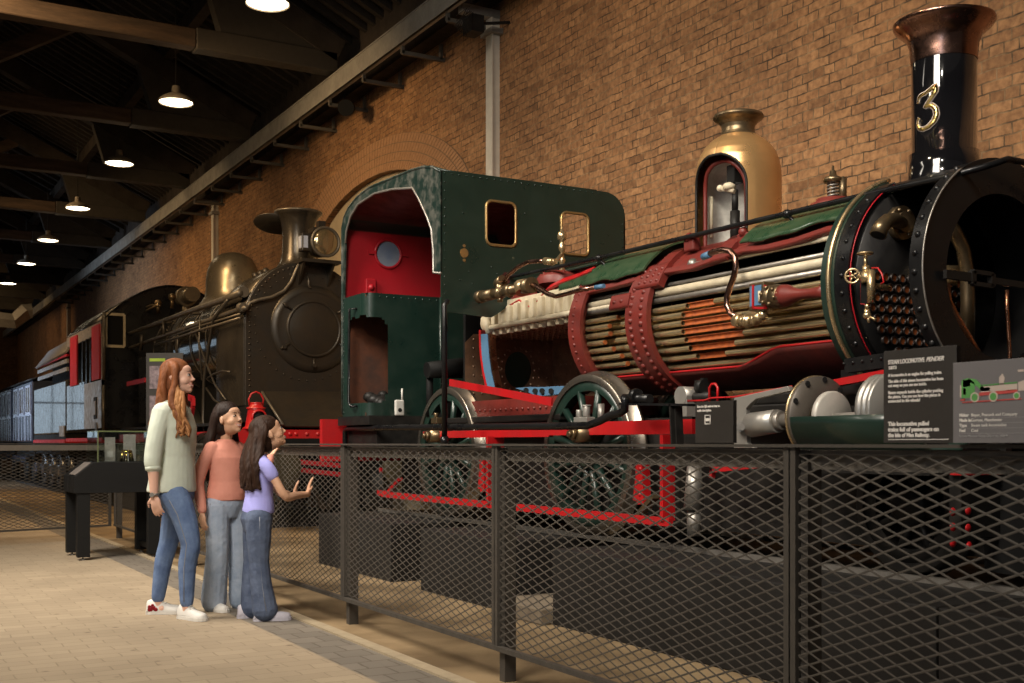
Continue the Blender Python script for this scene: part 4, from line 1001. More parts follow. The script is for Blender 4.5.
# ---- whistle and fittings before the cab
b = MB(); wy = at(562, 240, X=4.72)
b.lathe([(.0,2.80),(.008,2.79),(.012,2.765),(.030,2.755),(.036,2.73),(.036,2.70),(.022,2.69),(.016,2.675),(.022,2.655),(.028,2.635),(.022,2.61),(.014,2.60),(.016,2.56),(.028,2.54),(.020,2.52),(.018,2.42)], (wy.x, wy.y, 0), n=20); b.build('whistle', K['brass'], eng)
b = MB(); q = at(563, 276, X=4.62); b.lathe([(.20,-.07),(.20,-.02),(.185,0),(.12,.03),(.0,.03)], q, n=32)
for k in range(12): a = k*PI/6; b.rivet(q+V((.165*math.cos(a), .165*math.sin(a), .005)), (0,0,1), .014, .014)
b.build('fitting_seat', K['oxide'], eng)
GX = 4.13
def gp(u, v, dx=0): return at(u, v, X=GX+dx)
b = MB(); b.tube([gp(503,283), gp(508,275), gp(518,267), gp(528,262), gp(540,261), gp(546,261.5)], .016, 12); b.build('copper_whistle_pipe', K['pipe_copper'], eng)
b = MB(); b.cyl(gp(545,261), gp(553,262), .026, n=8); b.cyl(gp(553,262), gp(556,261), .018); b.cyl(gp(556,262), gp(562,254,.25), .014); b.build('pipe_nut', K['brass'], eng)
b = MB(); b.tube([gp(528,285), gp(534,285), gp(540,289), gp(548,294), gp(556,296.5), gp(566,294), gp(580,290), gp(598,287)], [.018,.018,.018,.017,.015,.015,.015,.015], 12); b.build('copper_gauge_pipe', K['pipe_copper'], eng)
b = MB(); b.cyl(gp(596,287.4), gp(604,286), .017, .014); b.build('gauge_pipe_cut_end', K['blue'], eng)
b = MB(); b.cyl(gp(480,297), gp(494,294), .042, n=20); b.cyl(gp(479,297.2), gp(483,296.5), .050, n=8); b.cyl(gp(494,294), gp(520,288), .034, n=16); b.ball(gp(500,293), .05); b.cyl(gp(499,294), gp(501,283), .034); b.cyl(gp(498,284), gp(503,280), .042, n=8)
b.cyl(gp(506,291), gp(512,290), .045, n=8); b.cyl(gp(520,288), gp(532,285), .045, .058, n=24); b.cyl(gp(500,297), gp(500,302), .022); b.ball(gp(510,294), .03); b.build('injector_body', K['brass_dark'], eng)
b = MB(); b.cyl(gp(522,283), gp(524,292), .062, n=24); b.build('injector_flange', K['brass'], eng)
# ---- firebox
FBX = 4.30
# green outer casing over the firebox
b = MB(); arc_shell(b, .535, .52, 6.75, 7.75, 66, 181); b.build('firebox_cladding', K['green'], eng)
b = MB(); q = [at(u, v, X=4.44) for u, v in ((497,314),(512,305),(519,301),(526,306),(530,308),(534,306),(541,297),(548,290),(560,284),(575,279),(592,272))]
q2 = [p_+V((.03,0,.035)) for p_ in q]
b.strip(q, q2, False); b.build('firebox_cut_edge', K['red'], eng, solid=.02)
b = MB(); q = [at(u, v, X=4.46) for u, v in ((512,303),(519,300),(527,305),(533,305),(538,297),(534,289),(520,289),(513,293))]
b.add(q, [tuple(range(len(q)))], False); b.build('cut_casing_tongue', K['oxide'], eng, solid=.02)
b = MB(); q = [at(u, v, X=4.45) for u, v in ((560,285),(575,279),(596,268),(592,278),(577,287),(560,291))]
b.add(q, [tuple(range(len(q)))], False); b.build('cut_casing_lap', K['clad_green'], eng, solid=.02)
# crown stays
za, zb = 2.00, 2.20
y_a, y_b = at(494, 310, X=4.42).y, at(576, 300, X=4.42).y
b = MB(); b.box((4.44, y_b, 2.07), (5.1, y_a+.02, 2.25)); b.build('crown_stay_block', K['cream'], eng)
for k in range(11):
    t_ = k/10; y = y_a+(y_b-y_a)*t_; zt_ = 2.185+.035*min(1, t_*2.2)
    b = MB(); b.box((4.405, y-.030, 2.065), (4.46, y+.030, zt_)); b.build('crown_stay', K['cream'], eng, bevel=.010)
    b = MB(); b.box((4.41, y-.022, 1.985), (4.46, y+.022, 2.03)); b.build('crown_tooth', K['cream'], eng, bevel=.006)
b = MB(); b.cyl((4.39, at(490, 323, X=4.39).y, 2.045), (4.39, 6.22, 2.045), .020); b.build('crown_rail', K['cream'], eng)
b = MB(); b.ball(at(486, 323, X=4.40), .06, sc=(.7,1,1.2)); b.cyl(at(486,318,X=4.4), at(490,334,X=4.4), .045, .03); b.build('corner_casting', K['cream'], eng)
# copper inner firebox: back, far side, crown; open to the walkway
yb_, yf_ = 8.40, 6.80
b = MB(); yb2 = 8.40
def fdoor(b, y):
    # back plate with an oval fire hole
    n = 32; c = at(518, 370, Y=y); rx, rz_ = .13, .155
    out = []
    x0, x1, z0, z1 = 4.36, 5.25, 1.40, 2.03
    for k in range(n):
        a = 2*PI*k/n; dx, dz = math.cos(a), math.sin(a)
        t_ = min(((x1-c.x)/dx if dx > 1e-6 else (x0-c.x)/dx if dx < -1e-6 else 9), ((z1-c.z)/dz if dz > 1e-6 else (z0-c.z)/dz if dz < -1e-6 else 9))
        out.append(V((c.x+dx*t_, y, c.z+dz*t_)))
    inn = [V((c.x+rx*math.cos(2*PI*k/n), y, c.z+rz_*math.sin(2*PI*k/n))) for k in range(n)]
    b.add(out+inn, [(k, (k+1) % n, n+(k+1) % n, n+k) for k in range(n)], False)
    for i in range(10):
        for j in range(8):
            p_ = V((4.44+.08*i, y-.004, 1.46+.075*j))
            if ((p_.x-c.x)/(rx+.05))**2+((p_.z-c.z)/(rz_+.05))**2 > 1: b.rivet(p_, (0,-1,0), .010, .008)
    for k in range(18):
        a = 2*PI*k/18; b.rivet((c.x+(rx+.035)*math.cos(a), y-.004, c.z+(rz_+.035)*math.sin(a)), (0,-1,0), .013, .012)
    return c
fc = fdoor(b, yb2); b.build('firebox_back', K['firebox'], eng)
b = MB(); b.box((fc.x-.2, 8.62, fc.z-.2), (fc.x+.25, 8.64, fc.z+.2)); b.build('fire_door', K['green'], eng)
b = MB(); b.box((5.22, 6.8, 1.36), (5.25, 8.4, 2.05)); b.box((4.5, 6.8, 2.01), (5.25, 8.4, 2.04))
for i in range(18):
    for j in range(7): b.rivet((5.215, 6.9+.085*i, 1.45+.085*j), (-1,0,0), .010, .010)
    for j in range(6): b.rivet((4.58+.1*j, 6.9+.085*i, 2.008), (0,0,-1), .014, .016)
b.build('firebox_lining', K['firebox'], eng)
# blue water space at the back and along the bottom
def rib(pts, w, name, mat, X=4.33, dep=.05):
    L_ = [at(u-w/2, v, X=X) for u, v in pts]; R_ = [at(u+w/2, v, X=X) for u, v in pts]
    b = MB(); vs = []
    for a_, c_ in zip(L_, R_): vs += [a_, c_, c_+V((dep,0,0)), a_+V((dep,0,0))]
    fs = [(4*i+j, 4*i+(j+1) % 4, 4*i+4+(j+1) % 4, 4*i+4+j) for i in range(len(L_)-1) for j in range(4)]+[(0,1,2,3), (4*len(L_)-1, 4*len(L_)-2, 4*len(L_)-3, 4*len(L_)-4)]
    b.add(vs, fs, False); return b.build(name, mat, eng)
rib([(484,334),(484.5,345),(485.5,358),(487.5,372),(491,387)], 7, 'blue_water_space', K['blue'])
rib([(489,334),(489.5,345),(490.5,358),(492.5,372),(496,387)], 1.8, 'copper_edge', K['copper'])
rib([(479.8,330),(480,345),(481,358),(483,372),(486,386)], 2, 'red_casing_edge', K['red'])
b = MB(); q = [at(u, v, X=4.35) for u, v in ((516,388),(530,387),(545,387),(560,386),(580,386),(580,396),(560,394),(545,396),(538,396),(526,391))]
b.add(q, [tuple(range(len(q)))], False)
b.mi = 1
for u, v in ((526,390.4),(535,391),(542,391),(551,391)): b.cyl(at(u,v,X=4.352), at(u,v,X=4.325), .013, n=12)
b.build('blue_foundation_strip', [K['blue'], K['dark_hole']], eng, solid=.02)
b = MB(); b.box((4.34, 6.85, 1.33), (5.2, 8.25, 1.46)); 
for k in range(16): b.rivet((4.335, 6.9+.085*k, 1.38), (-1,0,0), .012, .010)
b.build('foundation_ring', K['oxide'], eng)
b = MB(); b.box((4.28, 6.8, 1.28), (4.36, 8.7, 1.33)); b.box((4.3, 6.9, 1.20), (5.2, 8.6, 1.30)); b.build('ashpan_top', K['frame_black'], eng, bevel=.01)
# brick-red reversing rod
pa, pb, pc = at(450, 382.5, X=4.12), at(552, 402, X=4.12), at(566, 405, X=4.12)
b = MB(); b.bar(pa, pb, .014, .055); b.build('reversing_rod', K['red'], eng)
K['flange'] = M('flange_grey', (.10,.085,.07), .5, .3)
K['pale_metal'] = M('pale_machined_metal', (.50,.47,.42), .5, .2)
# ---- frames and running gear
b = MB(); b.box((4.42, 3.3, .60), (4.46, 9.8, 1.28)); b.build('main_frame', K['frame_black'], eng)
b = MB(); b.box((5.10, 3.3, 1.0), (5.14, 9.8, 1.28)); b.build('main_frame', K['frame_black'], eng)
b = MB(); b.bar((4.16, 5.15, 1.215), (4.16, 6.72, 1.215), .04, .085); b.build('side_rod_guard', K['red'], eng)
b = MB(); b.bar((4.16, 6.72, 1.19), (4.16, 8.75, 1.19), .04, .055); b.build('coupling_rod', K['red'], eng)
b = MB(); b.bar((4.12, 5.32, .655), (4.12, 9.55, .655), .03, .05); b.build('brake_pull_rod', K['red'], eng)
b = MB(); b.bar((4.14, 5.38, .66), (4.14, 5.38, 1.17), .03, .09, (1,0,0)); b.build('hanger_bar', K['red'], eng)
b = MB(); b.bar((4.16, 7.52, .66), (4.16, 7.52, 1.17), .03, .14, (1,0,0)); b.build('hanger_bar', K['red'], eng)
def hanger(y, s):
    b = MB(); b.bar((4.22, y, .74), (4.22, y+s*.02, 1.05), .06, .07, (0,1,0)); b.bar((4.22, y+s*.06, .76), (4.22, y+s*.02, .98), .05, .05, (0,1,0))
    for k in range(3): b.rivet((4.19, y, .80+.08*k), (-1,0,0), .012, .01)
    b.build('brake_block', K['red'], eng)
hanger(5.72, 1); hanger(7.78, 1)
b = MB(); b.bar((4.14, 5.68, .66), (4.14, 5.5, .80), .03, .05, (1,0,0)); b.build('brake_lever', K['brass_dark'], eng)
b = MB(); b.bar((4.16, 9.55, .655), (4.16, 9.25, .80), .03, .04, (1,0,0)); b.bar((4.16, 9.55, .66), (4.16, 9.75, .66), .03, .05); b.build('brake_bell_crank', K['red'], eng)
# driving wheels
def wheel(y, zc, R, x, name='driving_wheel', side=-1, spokes=12, w=.11, pm='green', tm='steel_tyre'):
    """the face is towards side*X"""
    wh = MB(); X0, X1 = x, x-side*w
    fx = lambda t: X0+(X1-X0)*t
    # tyre with flange on the inside
    wh.lathe([(R-.05, 0), (R-.008, 0), (R, .008), (R+.0, w*.78), (R+.022, w*.82), (R+.022, w), (R-.05, w), (R-.05, 0)], (x, y, zc), (-side, 0, 0), 72)
    o = wh.build(name, K[tm], eng)
    r_ = MB(); r_.lathe([(R-.115, .018), (R-.05, .010), (R-.05, w-.01), (R-.115, w-.02), (R-.115, .018)], (x, y, zc), (-side, 0, 0), 72); r_.build('wheel_rim', K[pm], o)
    s_ = MB()
    for k in range(spokes):
        a = 2*PI*k/spokes+.26; ca, sa = math.cos(a), math.sin(a)
        p0 = V((x-side*.045, y+.07*ca, zc+.07*sa)); p1 = V((x-side*.04, y+(R-.10)*ca, zc+(R-.10)*sa))
        s_.tube([p0, p0.lerp(p1, .5), p1], [.030, .024, .028], 10)
    s_.build('spokes', K[pm], o)
    h_ = MB(); h_.lathe([(0, -.01), (.075, -.01), (.10, .0), (.105, .10), (0, .10)], (x, y, zc), (-side, 0, 0), 28)
    h_.build('hub', K[pm], o)
    return o
K['steel_tyre'] = M('worn_tyre_steel', (.30,.27,.23), .32, .9, (.16,.13,.10), 7)
WR = .545
for yc in (6.46, 8.60):
    wheel(yc, 1.045, WR, 4.27, side=-1); wheel(yc, 1.045, WR, 5.29, side=1)
    b = MB(); b.cyl((4.3, yc, 1.045), (5.26, yc, 1.045), .06); b.build('axle', K['worn_steel'], eng)
# crank pins and oil cups
for u, v in ((582, 434), (435, 436)):
    q = at(u, v, X=4.12); b = MB(); b.cyl(q+V((-.06,0,0)), q+V((.12,0,0)), .055, n=24); b.cyl(q+V((-.09,0,0)), q+V((-.06,0,0)), .035, n=20); b.cyl(q+V((-.11,0,0)), q+V((-.09,0,0)), .022, n=6); b.build('crank_pin', K['brass_dark'], eng)
b = MB(); q = at(584, 420, X=4.16); b.box(q+V((-.02,-.06,-.06)), q+V((.05,.10,.02))); b.cyl(q+V((0,.06,.02)), q+V((0,.06,.07)), .02); b.cyl(q+V((0,-.03,.02)), q+V((0,-.03,.09)), .025); b.cyl(q+V((0,-.03,.09)), q+V((0,-.03,.10)), .032); b.build('rod_end_oil_box', K['steel'], eng, bevel=.008)
b = MB(); q = at(601, 413, X=4.16); b.cyl(q+V((0,0,-.08)), q+V((0,0,.06)), .022); b.build('oil_cup', K['worn_steel'], eng)
b = MB(); q = at(436, 420, X=4.16); b.box(q+V((-.02,-.05,-.03)), q+V((.04,.06,.02))); b.cyl(q+V((0,.0,.02)), q+V((0,.0,.06)), .02); b.build('rod_end_oil_box', K['brass_dark'], eng, bevel=.006)
# pony wheels at the front
for x, s in ((4.30, -1), (5.27, 1)):
    wheel(3.75, .82, .32, x, 'pony_wheel', side=s, spokes=8, w=.10, pm='frame_black', tm='frame_black')
b = MB(); b.cyl((4.3, 3.75, .82), (5.26, 3.75, .82), .05); b.build('axle', K['worn_steel'], eng)
# ---- black pipe and step rail before the wheels
PXX = 3.88
zp = at(470, 428, X=PXX).z
pp = [at(345, 443, X=PXX), at(345, 431, X=PXX), at(348, 428.5, X=PXX), at(400, 427.5, X=PXX), at(470, 427, X=PXX), at(560, 426.2, X=PXX), at(588, 425.5, X=PXX), at(600, 421, X=PXX), at(610, 415.5, X=PXX), at(620, 413, X=PXX), at(624.5, 410, X=PXX), at(625, 400, X=PXX), at(624, 397, X=PXX)]
b = MB(); b.tube([pp[0]+V((0,0,-.15))]+pp, .024, 12); b.build('injector_pipe', K['black'], eng)
b = MB(); b.cyl(at(624,398.5,X=PXX+.1), at(650,399,X=PXX+.1), .028); b.cyl(at(634,396,X=PXX+.1), at(638,396,X=PXX+.1), .045, n=8); b.bar(at(622,404,X=PXX+.1), at(692,405,X=PXX+.1), .05, .014); b.build('footplate_pipe', K['black'], eng)
b = MB(); b.bar(at(673,404,X=3.98), at(675,447,X=3.98), .05, .012, (0,1,0)); b.bar(at(678,404,X=4.0), at(680,447,X=4.0), .05, .012, (0,1,0)); b.build('step_bracket', K['frame_black'], eng)
# ---- motion: slide bars, crosshead, sectioned cylinder
SXX = 4.05
def sp_(u, v, dx=0): return at(u, v, X=SXX+dx)
b = MB(); b.add([sp_(736,398), sp_(790,386), sp_(792,391), sp_(758,399), sp_(752,404), sp_(748,409), sp_(749,443), sp_(756,448), sp_(736,448)], [(0,1,2,3,4,5,6,7,8)], False)
b.build('motion_bracket', K['steel'], eng, solid=.03, bevel=.003)
b = MB(); b.cyl(sp_(742,427,-.05), sp_(742,427,.02), .032, n=6); b.cyl(sp_(742,427,-.075), sp_(742,427,-.05), .018, n=16); b.build('motion_bolt', K['worn_steel'], eng)
b = MB(); cy0 = sp_(752,425); cy1 = sp_(778,421); b.cyl(cy0, cy1, .065, .06, n=28); b.build('crosshead', K['steel'], eng)
b = MB(); b.cyl(cy1, sp_(806,418), .034, n=20); b.cyl(sp_(776,421.4), sp_(783,420.4), .048, n=20); b.build('piston_rod', K['worn_steel'], eng)
cz_ = 1.245; cxx = 4.05; cyf = 4.05
b = MB(); b.lathe([(.08, 0), (.20, 0), (.20, .028), (.08, .028), (.08, 0)], (cxx, cyf, cz_), (0,1,0), 48)
b.mi = 1
for k in range(10): a = 2*PI*k/10+.2; b.cyl((cxx+.185*math.cos(a), cyf-.004, cz_+.185*math.sin(a)), (cxx+.185*math.cos(a), cyf+.01, cz_+.185*math.sin(a)), .014, n=12)
b.build('cylinder_flange', [K['flange'], K['dark_hole']], eng)
b = MB(); b.tube([(cxx+.198*math.cos(a), cyf+.03, cz_+.198*math.sin(a)) for a in [2*PI*k/48 for k in range(48)]], .008, 6, closed=True); b.build('flange_rim', K['brass'], eng)
b = MB(); b.lathe([(.0,0),(.07,0),(.11,.01),(.11,.07),(.0,.07)], (cxx, cyf+.03, cz_), (0,1,0), 32); b.build('stuffing_gland', K['cream'], eng)
b = MB()  # half shell, open upwards towards the walkway
A = [(cxx-.19*math.cos(math.radians(a)), cz_+.19*math.sin(math.radians(a))) for a in range(0, -181, -10)]
b.strip([V((x, 3.32, z)) for x, z in A], [V((x, cyf, z)) for x, z in A], True); b.build('cylinder_shell', K['green'], eng, solid=.03)
b = MB(); b.box((cxx-.10, 3.32, .98), (cxx+.36, cyf, 1.09)); b.box((4.16, 3.4, 1.0), (4.5, 4.1, 1.3)); b.build('cylinder_block', K['frame_black'], eng)
b = MB(); b.lathe([(0,0),(.115,0),(.125,.01),(.125,.03),(0,.03)], (cxx, 3.96, cz_+.0), (0,1,0), 40); b.build('cylinder_cover', K['pale_metal'], eng)
b = MB(); b.cyl((cxx, 3.4, cz_+.0), (cxx, 3.97, cz_+.0), .020); b.build('piston_rod', K['steel'], eng)
yp = at(889, 397, X=cxx).y
b = MB(); b.lathe([(0,0),(.155,0),(.16,.008),(.16,.022),(.15,.025),(.15,.032),(.16,.035),(.16,.052),(.15,.055),(.15,.062),(.16,.065),(.16,.085),(0,.085)], (cxx, yp-.03, cz_+.03), (0,1,0), 40); b.build('piston', K['steel'], eng)
# small fittings under the boiler
b = MB(); q = at(687, 396, X=4.18); b.cyl(q+V((-.05,0,0)), q+V((.07,0,0)), .055, n=24); b.box(q+V((-.045,-.055,-.12)), q+V((.06,.055,0))); b.build('lubricator', K['steel'], eng)
b = MB(); q = at(699, 392, X=4.2); b.box(q+V((0,-.04,-.08)), q+V((.03,-.01,.08))); b.box(q+V((0,.02,-.08)), q+V((.03,.04,.07))); b.cyl(q+V((0,.1,-.03)), q+V((0,-.12,-.03)), .03); b.cyl(q+V((0,.0,.03)), q+V((0,-.05,.03)), .04); b.build('lubricator_drive', K['frame_black'], eng)
b = MB(); q = at(713, 393, X=4.16); b.tube([q+V((0,.03,-.05)), q+V((0,.03,.03)), q+V((0,.01,.05)), q+V((0,-.02,.05)), q+V((0,-.04,.03)), q+V((0,-.04,-.05))], .008, 8); b.build('red_clip', K['red'], eng)
b = MB(); b.tube([at(u, v, X=4.08) for u, v in ((688,401),(704,400.5),(712,398),(735,397),(755,393.5),(775,389.5),(792,386.5))], .006, 6); b.build('valence_edge', K['red'], eng)
b = MB(); b.box((4.25, 4.35, 1.24), (4.45, 5.3, 1.33)); b.bar((4.3, 4.4, 1.36), (4.3, 4.95, 1.36), .08, .06); b.build('valve_gear_cover', K['frame_black'], eng, bevel=.01)
b = MB(); b.box((4.47, 4.3, .72), (5.0, 5.9, 1.1)); b.build('underframe_stretcher', K['inner_black'], eng)
b = MB(); q = at(712, 462, X=4.2); b.bar(at(712,470,X=4.15), at(790,462,X=4.15), .03, .03); b.bar(at(714,462,X=4.15), at(712,478,X=4.15), .03, .02, (0,1,0)); b.bar(at(714,463,X=4.15), at(735,462,X=4.15), .03, .02); b.build('red_guard_rail', K['red'], eng)
b = MB(); q = at(694, 466, X=4.15); b.ball(q, .04); b.cyl(q, q+V((0,0,-.25)), .04, .06); b.cyl(q+V((0,0,-.25)), q+V((0,0,-.40)), .04, .04); b.build('drain_cock', K['worn_steel'], eng)
b = MB(); b.box((3.98, 3.18, .985), (5.6, 3.24, 1.045)); b.build('front_beam_edge', K['red'], eng)
b = MB(); b.box((4.0, 3.2, .72), (5.6, 3.26, .985)); b.build('front_beam', K['frame_black'], eng)
for (u, v) in ((953,512),(968,511),(953,527),(968,528),(953,543),(969,546)):
    q = at(u, v, Y=3.2); b = MB(); b.ball(q, .018, 10, 8, (1,.5,1)); b.build('red_bolt_head', K['red'], eng)
b = MB(); b.box((4.25, 3.0, .56), (4.55, 3.28, .98)); b.build('guard_iron', K['inner_black'], eng)

# ---- cab
CY0, CY1, CXN, CXF, CZT = 7.83, 9.88, 3.86, 5.58, 3.21
def sheet(b, outer, holes, plane_y, thick):
    """flat sheet across the engine (x,z outline) with rectangular-ish holes"""
    import mathutils
    polys = [[V((x, z, 0)) for x, z in outer]]+[[V((x, z, 0)) for x, z in h] for h in holes]
    tris = mathutils.geometry.tessellate_polygon(polys); flat = [p for pl in polys for p in pl]
    for yy in (plane_y, plane_y+thick): b.add([(p.x, yy, p.y) for p in flat], tris, False)
    for pl in polys:
        n = len(pl); b.add([(p.x, plane_y, p.y) for p in pl]+[(p.x, plane_y+thick, p.y) for p in pl], [(i, (i+1) % n, n+(i+1) % n, n+i) for i in range(n)], False)
def rrect(x0, x1, z0, z1, r, n=5):
    out = []
    for cx_, cz2, a0 in ((x1-r, z0+r, -90), (x1-r, z1-r, 0), (x0+r, z1-r, 90), (x0+r, z0+r, 180)):
        for k in range(n+1): a = math.radians(a0+90*k/n); out.append((cx_+r*math.cos(a), cz2+r*math.sin(a)))
    return out
w1 = rrect(4.25, 4.515, 2.675, 3.02, .05); w2 = rrect(4.945, 5.205, 2.66, 3.0, .05)
Rr = .20
outer = [(CXN, 2.13), (4.17, 2.11), (4.30, 2.105), (4.36, 2.14), (4.55, 2.28), (4.8, 2.38), (5.1, 2.34), (5.3, 2.2), (5.36, 1.3), (CXF, 1.3)]+[(CXF-Rr+Rr*math.cos(math.radians(a)), CZT-Rr+Rr*math.sin(math.radians(a))) for a in range(0, 91, 10)]+[(CXN, CZT)]
b = MB(); sheet(b, outer, [w1, w2], CY0, .012)
for k in range(16): b.rivet((CXN+.03, CY0-.001, 2.2+.066*k), (0,-1,0), .008, .006)
for k in range(24): b.rivet((CXN+.03+.062*k, CY0-.001, CZT-.02), (0,-1,0), .008, .007)
for k in range(18): b.rivet((CXF-.03, CY0-.001, 1.9+.062*k), (0,-1,0), .008, .006)
for x_, z_ in ((4.1,2.45),(4.13,2.36),(4.15,2.28),(4.03,2.5),(4.02,2.38),(4.60,2.95),(4.85,2.75),(4.3,2.5),(4.35,2.45),(4.05,2.9)): b.rivet((x_, CY0-.001, z_), (0,-1,0), .008, .006)
b.build('front_spectacle_sheet', K['green'], eng)
for w_ in (w1, w2):
    b = MB(); b.tube([(x, CY0-.004, z) for x, z in w_], .012, 8, closed=True); b.build('window_frame', K['cab_brass'], eng)
b = MB(); q = at(464, 253, Y=CY0); b.cyl((q.x, CY0-.006, q.z), (q.x, CY0, q.z), .036, n=20); b.cyl((q.x, CY0-.006, q.z+.055), (q.x, CY0, q.z+.055), .012, n=10); b.cyl((q.x, CY0-.006, q.z-.055), (q.x, CY0, q.z-.055), .012, n=10); b.build('blanking_disc', K['cab_brass'], eng)
b = MB()
for i in range(9):
    a = i*.7; b.cyl((4.42+.03*math.cos(a), CY0-.002, 2.42+.03*math.sin(a)), (4.42+.03*math.cos(a), CY0, 2.42+.03*math.sin(a)), .010+.006*(i % 3), n=8)
b.build('red_paint_patch', K['oxide_dark'], eng)
# near side sheet, cut to a sweeping curve with bare metal edges
S1 = [(7.83,3.21),(7.97,3.262),(8.15,3.30),(8.34,3.318),(8.8,3.335),(9.25,3.35),(9.50,3.32),(9.72,3.26),(9.83,3.19),(9.88,3.10)]
S2 = [(7.83,2.42),(7.955,2.44),(7.96,2.62),(7.99,2.78),(8.06,2.88),(8.134,2.965),(8.24,3.08),(8.34,3.171),(8.75,3.24),(9.12,3.275),(9.50,3.25),(9.68,3.17),(9.78,3.06),(9.80,2.95)]
b = MB(); poly = S1+[(9.88, 2.44), (9.84, 2.44)]+S2[::-1]
b.prism(poly, 0, CXN-.008, CXN+.008); o = b.build('near_side_sheet', K['bare_edge'], eng)
b = MB(); b.tube([(CXN-.004, y, z) for y, z in S2], .011, 8); b.build('bare_metal_lip', K['worn_steel'], eng)
b = MB(); b.tube([(CXN-.004, y, z) for y, z in [(7.84,3.2)]+S1[1:]+[(9.88,2.9),(9.88,2.5),(9.88,1.9),(9.88,1.38)]], .012, 8)
b.build('weathered_edge_angle', K['bare_edge'], eng)
# roof following the sheet outline, dipping to the front sheet
b = MB(); n = len(S1); rows = []
for i, (y, z) in enumerate(S1):
    row = []
    for k in range(13):
        t_ = k/12; x = CXN+(CXF-CXN)*t_
        zf = min(z, CZT+.02)+(z-min(z, CZT+.02))*max(0, 1-t_*6)
        d_ = x-(CXF-Rr)
        if d_ > 0: zf -= Rr-math.sqrt(max(0, Rr*Rr-d_*d_))
        row.append(V((x, y, zf)))
    rows.append(row)
b.grid([r[:11] for r in rows[:5]], True); b.grid(rows[4:], True)
b.build('cab_roof', [K['green']], eng, recalc=False, solid=.014)
b = MB()
b.grid([[p+V((0,0,-.012)) for p in r[:11]] for r in rows[:5]], True); b.grid([[p+V((0,0,-.012)) for p in r] for r in rows[4:]], True)
b.build('roof_lining', K['oxide_dark'], eng, recalc=False)
# rear sheet, red inside, round window
cir = lambda c, r, n=28: [(c[0]+r*math.cos(2*PI*k/n), c[1]+r*math.sin(2*PI*k/n)) for k in range(n)]
c1 = at(388, 254, Y=CY1); c1 = (c1.x, c1.z); c2 = (CXN+CXF-c1[0], c1[1])
b = MB(); outer2 = [(CXN, 2.43), (CXF, 2.43)]+[(CXF-Rr+Rr*math.cos(math.radians(a)), CZT-Rr+Rr*math.sin(math.radians(a))) for a in range(0, 91, 15)]+[(CXN+.12, CZT+.0), (CXN+.02, CZT-.08), (CXN, CZT-.14)]
sheet(b, outer2, [cir(c1, .13), cir(c2, .13)], CY1, .012); b.build('rear_sheet', K['cab_red'], eng)
b = MB(); b.tube([(x, CY1-.004, z) for x, z in cir(c1, .132, 32)], .014, 8, closed=True); b.bar((c1[0]-.20, CY1-.01, c1[1]), (c1[0]-.13, CY1-.01, c1[1]), .02, .03); b.bar((c1[0]+.20, CY1-.01, c1[1]), (c1[0]+.13, CY1-.01, c1[1]), .02, .02); b.build('round_window_frame', K['cab_red'], eng)
b = MB(); b.lathe([(0,0),(.13,0)], (c1[0], CY1+.006, c1[1]), (0,-1,0), 28); b.build('round_window_glass', M('round_window_glass', (.22,.30,.46), .12, .4, (.38,.42,.48), 4, coat=.5), eng)
b = MB(); q = at(370, 290, Y=CY1); b.box((q.x-.05, CY1-.03, q.z-.07), (q.x+.05, CY1, q.z+.1)); b.ball((q.x, CY1-.03, q.z+.02), .03); b.build('red_catch', K['cab_red'], eng, bevel=.006)
b = MB(); b.box((CXF-.012, CY0, 1.3), (CXF, CY0+.35, CZT-Rr)); b.box((CXF-.012, 8.98, 1.3), (CXF, CY1, CZT-Rr+.02)); b.box((CXF-.012, CY0+.35, 1.3), (CXF, 8.98, 2.2))
b.build('far_side_sheet', K['cab_red'], eng)
# bunker: rounded near corner, hole cut in it
BY = 9.35; bz0, bz1, Rb = 1.36, 2.45, .10
path = [(CXN, 9.88)]+[(CXN, BY+Rb)]+[(CXN+Rb-Rb*math.cos(math.radians(a)), BY+Rb-Rb*math.sin(math.radians(a))) for a in range(0, 91, 6)]+[(CXN+Rb+.03*k, BY) for k in range(1, 8)]+[(5.58, BY)]
fine = []
for i in range(len(path)-1):
    m_ = max(1, int(math.hypot(path[i+1][0]-path[i][0], path[i+1][1]-path[i][1])/.02)) if i < len(path)-2 else 1
    for k in range(m_): t_ = k/m_; fine.append((path[i][0]*(1-t_)+path[i+1][0]*t_, path[i][1]*(1-t_)+path[i+1][1]*t_))
fine.append(path[-1])
b = MB(); nz_ = 56; cols_ = []
arc = [0]
for i in range(1, len(fine)): arc.append(arc[-1]+math.hypot(fine[i][0]-fine[i-1][0], fine[i][1]-fine[i-1][1]))
s_lo, s_hi, h_lo, h_hi = .12, .70, 1.47, 2.25
def in_hole(s, z):
    if not (s_lo < s < s_hi and h_lo < z < h_hi): return False
    cx_ = min(max(s, s_lo+.12), s_hi-.12); cz2 = min(max(z, h_lo+.14), h_hi-.14)
    return math.hypot((s-cx_)/.12, (z-cz2)/.14) < 1+.06*math.sin(s*31)+.04*math.sin(z*27)
vs = [V((x, y, bz0+(bz1-bz0)*k/nz_)) for k in range(nz_+1) for x, y in fine]; m_ = len(fine)
fs = [(k*m_+i, k*m_+i+1, (k+1)*m_+i+1, (k+1)*m_+i) for k in range(nz_) for i in range(m_-1) if not in_hole((arc[i]+arc[i+1])/2, bz0+(bz1-bz0)*(k+.5)/nz_)]
b.add(vs, fs, True)
for k in range(22): b.rivet((4.0+.07*k, BY-.006, 2.42), (0,-1,0), .008, .007)
b.tube([(4.60, BY-.008, bz0), (4.60, BY-.008, bz1)], .012, 6)
for k in range(26):
    b.rivet((CXN-.006, 9.84, 1.4+.04*k), (-1,0,0), .008, .007)
o = b.build('bunker_side', K['green'], eng, recalc=True)
